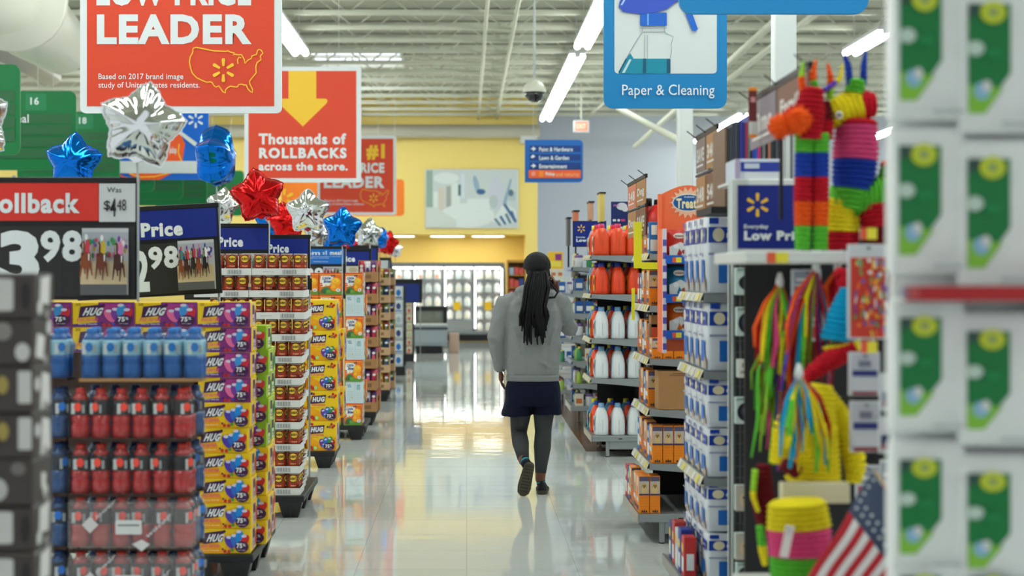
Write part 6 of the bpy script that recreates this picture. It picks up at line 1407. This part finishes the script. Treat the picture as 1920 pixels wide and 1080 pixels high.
# donkey seen from the side
zf = Z(470,Yp)
t = thing('donkey_pinata','large striped donkey piñata with yellow head, pink neck and blue band','piñata',(X(1600,Yp),Yp,zf),0,'donkey piñatas')
def part(nm,pts,rad,cols,flat=1.0,Yq=Yp):
    g = MB(); frill(g,[W3(a,b,Yq) if len((a,b)) else 0 for a,b in pts],rad,cols,flat); return wb(g,nm,t)
k = Yp/FPX
part('front_leg',[(1574,470),(1577,372)],[27*k,27*k],[(.34,'red'),(1,'yellow')]); part('front_leg',[(1588,470),(1592,372)],[22*k,24*k],[(.34,'red'),(1,'yellow')],Yq=Yp+.17)
part('rear_leg',[(1648,470),(1640,380)],[26*k,34*k],[(.5,'dark'),(1,'red')]); part('rear_leg',[(1660,470),(1650,380)],[24*k,32*k],[(1,'dark')],Yq=Yp+.17)
part('body',[(1560,372),(1600,368),(1668,366)],[24*k,36*k,34*k],[(1,'green')],1.0)
part('neck',[(1592,392),(1600,340),(1604,285),(1606,225)],[34*k,47*k,50*k,44*k],[(.20,'green'),(.55,'blue'),(.97,'pink'),(1,'red')],.85)
part('head',[(1640,196),(1608,198),(1572,212),(1548,222)],[26*k,40*k,36*k,24*k],[(.30,'red'),(1,'yellow')],.85)
part('mane',[(1600,186),(1606,150)],[34*k,26*k],[(.35,'yellow'),(1,'green')],.6)
part('ear',[(1594,160),(1590,122),(1580,96)],[14*k,12*k,3*k],[(1,'blue')],.5); part('ear',[(1618,160),(1620,120),(1624,90)],[14*k,11*k,3*k],[(1,'blue')],.5)
part('tail',[(1650,365),(1668,330),(1662,300)],[14*k,22*k,10*k],[(.4,'lime'),(.8,'green'),(1,'orange')]); part('tail',[(1664,330),(1672,362),(1666,396)],[14*k,17*k,4*k],[(1,'yellow')],.6)
g = MB(); c = W3(1573,216,Yp-.075); g.ball(c,.013,WHITE,12,8); g.ball(c+Vector((0,-.008,0)),.007,BLACK,10,6); wb(g,'eye',t)
# second donkey, slimmer, with pompom muzzle
zf = Z(470,Yp)
t = thing('donkey_pinata','slimmer striped donkey piñata with red neck and orange pompoms','piñata',(X(1520,Yp-.05),Yp-.05,zf),0,'donkey piñatas')
colsB = [(.20,'green'),(.40,'orange'),(.62,'red'),(.84,'blue'),(1,'green')]; Yb_ = Yp-.10; k = Yb_/FPX
part('front_leg',[(1505,469),(1506,372),(1509,250)],[15*k,18*k,19*k],colsB,Yq=Yb_); part('front_leg',[(1537,469),(1538,372),(1537,250)],[15*k,17*k,18*k],colsB,Yq=Yb_)
part('neck',[(1518,262),(1518,210),(1522,165)],[30*k,36*k,26*k],[(1,'red')],.8,Yq=Yb_); part('head',[(1532,212),(1500,214),(1478,226)],[24*k,26*k,22*k],[(1,'red')],.9,Yq=Yb_+.02)
part('neck_band',[(1545,262),(1545,228),(1542,190)],[18*k,22*k,16*k],[(.5,'red'),(1,'dark')],.9,Yq=Yb_+.06)
def pompom(px,py,Y,r,col,lab,par=None):
    g = MB(); c = W3(px,py,Y); r_ = r*Y/FPX; rr = random.Random(int(px)); g.ball(c,r_*.86,K[col],18,12)
    for i in range(170):
        z = rr.uniform(-1,1); a = rr.uniform(0,6.283); s = math.sqrt(1-z*z); d = Vector((s*math.cos(a),s*math.sin(a),z)); g.tube([c+d*r_*.7,c+d*r_*rr.uniform(.98,1.1)],[r_*.10,r_*.02],K[col],4)
    return wb(g,lab,par)
pompom(1464,236,Yb_-.03,25,'orange','pompom',t); pompom(1497,226,Yb_-.05,28,'orange','pompom',t)
part('ear',[(1508,182),(1502,150),(1506,116)],[13*k,13*k,4*k],[(.5,'orange'),(1,'lime')],.5,Yq=Yb_); part('ear',[(1530,180),(1524,140),(1530,112)],[14*k,13*k,4*k],[(.4,'green'),(1,'orange')],.5,Yq=Yb_); part('ear',[(1556,186),(1558,150),(1552,118)],[14*k,13*k,4*k],[(.3,'lime'),(1,'orange')],.5,Yq=Yb_+.04)
part('ear',[(1544,170),(1574,150),(1580,120)],[10*k,9*k,3*k],[(.4,'violet'),(1,'yellow')],.5,Yq=Yb_+.02)
# parrot
Yq = 5.35; k = Yq/FPX
t = thing('parrot_pinata','hanging parrot piñata with cyan back, yellow collar and red wing','piñata',P(1570,640,Yq))
part('body',[(1590,540),(1582,590),(1574,640)],[16*k,34*k,42*k],[(1,'cyan')],.9,Yq=Yq); part('collar',[(1578,642),(1584,664)],[40*k,34*k],[(1,'yellow')],.9,Yq=Yq); part('wing',[(1600,650),(1560,672),(1520,700),(1490,735)],[30*k,28*k,20*k,6*k],[(1,'red')],.7,Yq=Yq-.03); part('head',[(1566,508),(1586,520),(1592,548)],[12*k,24*k,24*k],[(1,'red')],.8,Yq=Yq+.02)
# yellow animal
Yq = 5.3; k = Yq/FPX
t = thing('yellow_pinata','big yellow animal piñata hanging on the party rack with a brown muzzle','piñata',P(1530,900,Yq))
part('body',[(1540,720),(1528,800),(1524,905)],[26*k,54*k,64*k],[(1,'yellow')],.8,Yq=Yq); part('arm',[(1540,730),(1582,790),(1604,870),(1600,905)],[20*k,24*k,24*k,16*k],[(1,'yellow')],.9,Yq=Yq+.02); part('arm',[(1510,740),(1472,800),(1462,870)],[18*k,26*k,22*k],[(1,'yellow')],.9,Yq=Yq-.02)
part('muzzle',[(1466,868),(1498,886)],[15*k,18*k],[(1,'dark')],.8,Yq=Yq-.12)
# banded drum
Yq = 4.9; k = Yq/FPX; zb_ = Z(1130,Yq)
t = thing('drum_pinata','round drum piñata banded yellow, pink and green at the bottom of the rack','piñata',P(1500,1130,Yq))
g = MB(); frill(g,[W3(1503,1130,Yq+.12),W3(1500,1040,Yq+.12),W3(1498,990,Yq+.12),W3(1494,938,Yq+.12)],[54*k,58*k,60*k,54*k],[(.48,'green'),(.73,'pink'),(1,'yellow')]); wb(g,'body',t)
g = MB(); a = PX(g,Yq,-12,(1477,1015)); a.rect(1467,985,1484,1046,C_(232,222,220)); a.rect(1470,992,1481,994,GREY); a.rect(1470,1000,1481,1001,GREY); wb(g,'paper_tag',t)
g = MB(); g.box(X(1425,Yq),X(1620,Yq),Yq-.08,Yq+.5,Z(1140,Yq),Z(1131,Yq),OFFW); g.box(X(1610,Yq),X(1640,Yq),Yq+.3,Yq+.5,0,Z(1131,Yq),DKPANEL); tag(g.build('lower_shelf'),'white lower shelf under the banded drum piñata','shelf')
# red oval one with fringes
Yq = 5.4; k = Yq/FPX
t = thing('heart_pinata','dark red oval piñata with lime fringe at the left side of the drum','piñata',P(1430,1000,Yq))
part('body',[(1432,870),(1430,930),(1436,1005)],[16*k,28*k,16*k],[(1,'dark')],.8,Yq=Yq); part('fringe',[(1416,880),(1412,930),(1422,960)],[10*k,9*k,6*k],[(.5,'lime'),(1,'yellow')],.6,Yq=Yq-.05); part('fringe',[(1424,985),(1430,1030),(1434,1060)],[12*k,14*k,8*k],[(.5,'green'),(1,'yellow')],.6,Yq=Yq-.05)
# streamer clusters
SC = ['orange','yellow','red','green','yellow','orange','lime','violet','red','pink']
def streamers(label,top,ends,Yq,n,seed,cols=SC,wd=.0125):
    t = thing('streamer_bunch',label,'streamers',P(top[0],top[1],Yq),0,'hanging rainbow streamers'); r = random.Random(seed)
    g = MB(); g.lathe([(.012,-.02),(.014,0),(.006,.03)],P(top[0],top[1],Yq),OFFW,8); wb(g,'cap',t)
    for i in range(n):
        ex = r.uniform(ends[0],ends[1]); ey = r.uniform(ends[2],ends[3]); c = cols[i%len(cols)]; y1 = Yq+r.uniform(-.05,.05)
        m1 = (top[0]*.35+ex*.65+r.uniform(-5,5),top[1]*.68+ey*.32); m2 = (top[0]*.1+ex*.9+r.uniform(-8,8),top[1]*.3+ey*.7)
        g = MB(); g.tube([P(top[0]+r.uniform(-3,3),top[1],Yq),P(m1[0],m1[1],(Yq+y1)/2),P(m2[0],m2[1],y1),P(ex,ey,y1)],[wd*.5,wd,wd*1.1,wd*.7],K[c],6,True,flat=.25); wb(g,'streamer',t)
    return t
streamers('orange yellow streamer bunch left of the other bunches, high on the rack',(1462,528),(1414,1482,650,715),5.5,34,1)
streamers('long red and rainbow streamer bunch in the middle of the rack',(1530,500),(1462,1562,650,770),5.45,40,2,['red','orange','violet','yellow','green','red','pink','cyan'])
streamers('lime and pink streamer bunch along the left edge of the rack',(1452,620),(1408,1466,720,885),5.5,34,3,['lime','green','yellow','pink','violet','lime','red'])
streamers('cyan, yellow and red streamer bunch over the yellow piñata',(1498,700),(1458,1556,800,890),5.08,34,4,['yellow','cyan','red','orange','cyan','yellow','green'])
streamers('short yellow and red streamers hanging right of the long bunch',(1570,500),(1545,1592,560,640),5.6,12,5,['yellow','red','orange'])
Yq = 5.15; g = MB(); g.box(X(1466,Yq),X(1594,Yq),Yq-.0,Yq+.05,Z(944,Yq),Z(906,Yq),mat('card_beige',(222,214,180),.5),M=None,c=.003); tag(g.build('header_card'),'pale card strip on the shelf edge between yellow and drum piñatas','card')
# hanging packs
def hang_pack(px0,px1,py0,py1,Yq,label,fn,base=C_(206,208,214),hook=True):
    x0,z0 = X(px0,Yq),Z(py1,Yq); w_,h_ = (px1-px0)*Yq/FPX,(py1-py0)*Yq/FPX; t = thing('hanging_pack',label,'pack',(x0,Yq,z0),0,'packs hanging on pegs')
    g = MB(); g.box(0,w_,0,.014,0,h_,base,c=.002); a = Art(g,(0,0,0),(1,0,0),(0,0,1),w_,h_,.001); fn(a); g.build('pack',t)
    if hook:
        g = MB(); g.tube([(w_/2,-.03,h_-.012),(w_/2,.35,h_-.012)],.003,WIRE,5); g.build('peg_hook',t)
    return t
def stickers(a):
    r = random.Random(5); a.rect(.06,.02,.94,.86,C_(206,60,44))
    for i in range(90): a.ell(r.uniform(.1,.9),r.uniform(.05,.83),.055,.022,C_(*r.choice([(240,200,60),(230,230,230),(60,90,180),(240,120,50),(120,40,120),(60,160,90)])),r.uniform(0,180))
def flags_p(a): a.rect(.05,.6,.95,.95,C_(190,190,200)); a.rect(.1,.45,.9,.58,C_(40,50,120)); a.rect(.08,.1,.92,.4,C_(206,206,214)); a.rect(.3,.66,.7,.8,C_(120,120,140)); a.rect(.1,.02,.9,.1,C_(140,50,60))
def flags_q(a): a.rect(.1,.55,.9,.95,C_(214,210,220)); a.rect(.1,.1,.9,.5,C_(36,44,90)); [a.rect(.1,.12+.08*i,.9,.15+.08*i,C_(210,80,80)) for i in range(2)]
for q_,(a_,b_,c_,d_) in enumerate(((1484,1540,505,560),(1500,1545,575,640),(1604,1650,872,940),(1650,1688,862,940),(1586,1640,560,650))):
    hang_pack(a_,b_,c_,d_,5.9,'pale pack hanging deep in the party rack, %s'%['behind the long streamers','under the first, behind the streamers','right of the yellow piñata','beside the flag packs at the bottom','behind the sticker sheet'][q_],lambda a: (a.rect(.1,.5,.9,.92,C_(150,156,176)),a.rect(.1,.1,.9,.42,C_(190,80,90)),a.rect(.15,.6,.6,.7,C_(230,226,220))))
hang_pack(1590,1664,458,636,5.1,'tall red sticker sheet pack right of the streamers',stickers)
hang_pack(1668,1690,500,620,4.9,'narrow red pack beside the sticker sheet at the edge of the green packages',lambda a: a.rect(.1,.1,.9,.9,C_(214,70,40)),C_(180,50,40))
hang_pack(1592,1650,660,742,5.1,'white and grey pack under the sticker sheet',flags_p); hang_pack(1594,1652,752,848,5.1,'white and navy pack below the white and grey pack',flags_p)
hang_pack(1650,1690,700,770,4.95,'pack with small flag pictures near the green packages',flags_q); hang_pack(1648,1686,782,850,4.95,'second pack with small flag pictures, lower one',flags_q)
for i,(px,py) in enumerate(((1628,650),(1664,746),(1627,437))):
    Yq = 5.0; g = MB(); a = Art(g,P(px-14,py+12,Yq),(1,0,0),(0,0,1),.05,.035,.001); g.box(X(px-14,Yq),X(px-14,Yq)+.05,Yq,Yq+.004,Z(py+12,Yq),Z(py+12,Yq)+.035,WHITE); a.rect(0,0,.4,1,TAGR); a.rect(.4,0,1,1,TAGY); tag(g.build('price_tag'),'red and yellow price tag %s'%['under the red sticker sheet','between the flag packs','above the red sticker sheet'][i],'price tag')
# american flag
Yq = 4.7; t = thing('american_flag','small American flag hanging aslant at the lower right','flag',P(1625,1080,Yq))
U = (Vector((X(1640,Yq),0,Z(890,Yq)))-Vector((X(1545,Yq),0,Z(1035,Yq)))).normalized(); 
o_ = Vector((X(1548,Yq),Yq,Z(1030,Yq))); ux = Vector((.50,0,.86)).normalized(); vx = Vector((-.80,0,.60)); 
fl,fh = .26,.30
def fp(u,v): 
    base = P(1636,886,Yq); dl = Vector((-.52,0,-.853)).normalized(); dw = Vector((.60,0,-.80)).normalized()   # stripes run down-left, width runs down-right
    return base+dl*(u*.36)+dw*(v*.30)+Vector((0,.014*math.sin(9*u+4*v),0))
n = 13
for i in range(n):
    g = MB(); vs=[]; m_ = mat('flag_red',(186,30,44),.7) if i%2==0 else mat('flag_white',(226,222,222),.7); q=12
    u0 = .36 if i < 7 else 0
    for j in range(q+1):
        u = u0+(1-u0)*j/q
        for v in (i/n,(i+1)/n):
            p = fp(u,v); vs += [p,p+Vector((0,.003,0))]
    fs=[]
    for j in range(q):
        a_ = 4*j; fs += [(a_,a_+4,a_+6,a_+2),(a_+1,a_+3,a_+7,a_+5),(a_,a_+1,a_+5,a_+4),(a_+2,a_+6,a_+7,a_+3)]
    g.add(vs,fs,m_,True); wb(g,'stripe',t)
g = MB(); m_ = mat('flag_canton',(62,74,100),.7); vs=[]; q=6
for j in range(q+1):
    for v in (0,7/13): p = fp(.36*j/q,v); vs += [p,p+Vector((0,.003,0))]
fs=[]
for j in range(q): a_=4*j; fs += [(a_,a_+4,a_+6,a_+2),(a_+1,a_+3,a_+7,a_+5),(a_,a_+1,a_+5,a_+4),(a_+2,a_+6,a_+7,a_+3)]
g.add(vs,fs,m_,True)
for a_ in range(5):
    for b_ in range(6):
        c = fp(.03+.065*a_,.05+.085*b_)+Vector((0,-.004,0)); g.add([c+Vector((.007*math.cos(R(90+36*q_))*(1 if q_%2==0 else .45),0,.007*math.sin(R(90+36*q_))*(1 if q_%2==0 else .45))) for q_ in range(10)],[tuple(range(10))],C_(214,216,220))
wb(g,'canton',t)
g = MB(); g.tube([fp(-.02,-.0),fp(-.02,1.1)],.004,mat('stick_wood',(190,160,110),.6),8); wb(g,'stick',t)
# ================================================================ GREEN AND WHITE PACKAGES AT THE RIGHT EDGE
Yg = 3.4; GW = mat('bag_white_plastic',(250,252,251),.35,bump=.3,bscale=10); GG = mat('bag_label_green',(0,128,60),.4)
def bag(w_,h_,d_=.07):
    g = MB(); rings=[]
    for u,s,q in ((0,.98,.4),(.03,1,.85),(.25,1,1),(.6,1,1),(.9,1,.8),(.985,1,.4),(1,.98,.2)): rings.append([(p[0]*s,p[1]*q,u*h_) for p in rrect_pts(-w_/2,-d_/2,w_/2,d_/2,.014,4)])
    g.loft(rings,GW)
    a = Art(g,(-w_/2,-d_/2-.003,0),(1,0,0),(0,0,1),w_,h_,.0012)
    a.poly([(.08,.16),(.30,.16),(.64,.40),(.64,.86),(.08,.86)],GG); a.poly([(.08,.13),(.30,.13),(.54,.30),(.08,.32)],C_(140,206,60)); a.ell(.26,.28,.11,.06,C_(150,200,230)); a.ell(.32,.31,.06,.04,WHITE)
    a.poly([(.08,.86),(.24,.86),(.24,.80),(.08,.76)],C_(50,84,76)); a.ell(.40,.80,.17,.075,C_(214,226,50)); a.ell(.40,.80,.07,.032,C_(160,180,110)); a.ell(.16,.56,.12,.05,C_(206,226,214)); a.rect(.3,.5,.5,.56,C_(20,140,76)); a.rect(.5,.04,.9,.07,C_(200,206,206))
    return g
bp_ = [Proto(tag(bag(.158,h).build('refill_bag'),'x','bag')) for h in (.335,.29)]
zc = [Z(1340,Yg),Z(1090,Yg),Z(826,Yg),Z(522,Yg),Z(226,Yg),Z(-90,Yg)]
cA,cB,cC = X(1764,Yg),X(1900,Yg)-.006,X(2046,Yg)-.008
lvn = ['lowest','fifth from the top','fourth from the top','third from the top','second from the top','topmost']
for c,(xc,dz) in enumerate(((cA,0),(cB,-.028),(cC,-.01))):
    for r_,z in enumerate(zc):
        h = .29 if r_ in (1,) else .26 if r_==2 else .30
        bp_[0].put((xc,Yg+.115+(.0 if c==0 else -.012),z+dz+.008 if r_ else max(.3,z)),rnd.uniform(-.06,.06),'white refill bag with green label and yellow flower, %s column, %s'%(['left','middle','right'][c],lvn[r_]),'white and green refill bags',scale=(1,1,(.272/.335 if r_ in (1,) else .282/.335 if r_ == 2 else .315/.335)))
t = thing('refill_rack','white peg rack with a red price strip behind the green and white bags','rack',(X(1800,Yg),Yg+.2,0))
g = MB(); g.box(X(1712,Yg),X(2120,Yg),Yg+.16,Yg+.19,.05,2.4,mat('rack_white',(244,246,244),.5)); wb(g,'back_board',t)
g = MB(); g.box(X(1706,Yg),X(2120,Yg),Yg+.02,Yg+.155,Z(566,Yg),Z(556,Yg),OFFW); wb(g,'shelf_board',t)
g = MB(); g.box(X(1687,Yg),X(2120,Yg),Yg-.05,Yg-.035,Z(564,Yg),Z(536,Yg),mat('rail_red',(190,30,36),.4)); a = PX(g,Yg-.0505); a.rect(1690,538,1702,560,C_(160,140,160)); a.rect(1706,538,1722,560,C_(206,90,90)); wb(g,'price_strip',t)
for px in (1716,2100): 
    g = MB(); g.box(X(px,Yg),X(px,Yg)+.02,Yg+.19,Yg+.21,0,2.45,OFFW); wb(g,'post',t)
# samples never placed are taken away again
for q in PROTOS:
    if not q.used:
        for c in list(q.o.children_recursive): bpy.data.objects.remove(c)
        bpy.data.objects.remove(q.o)
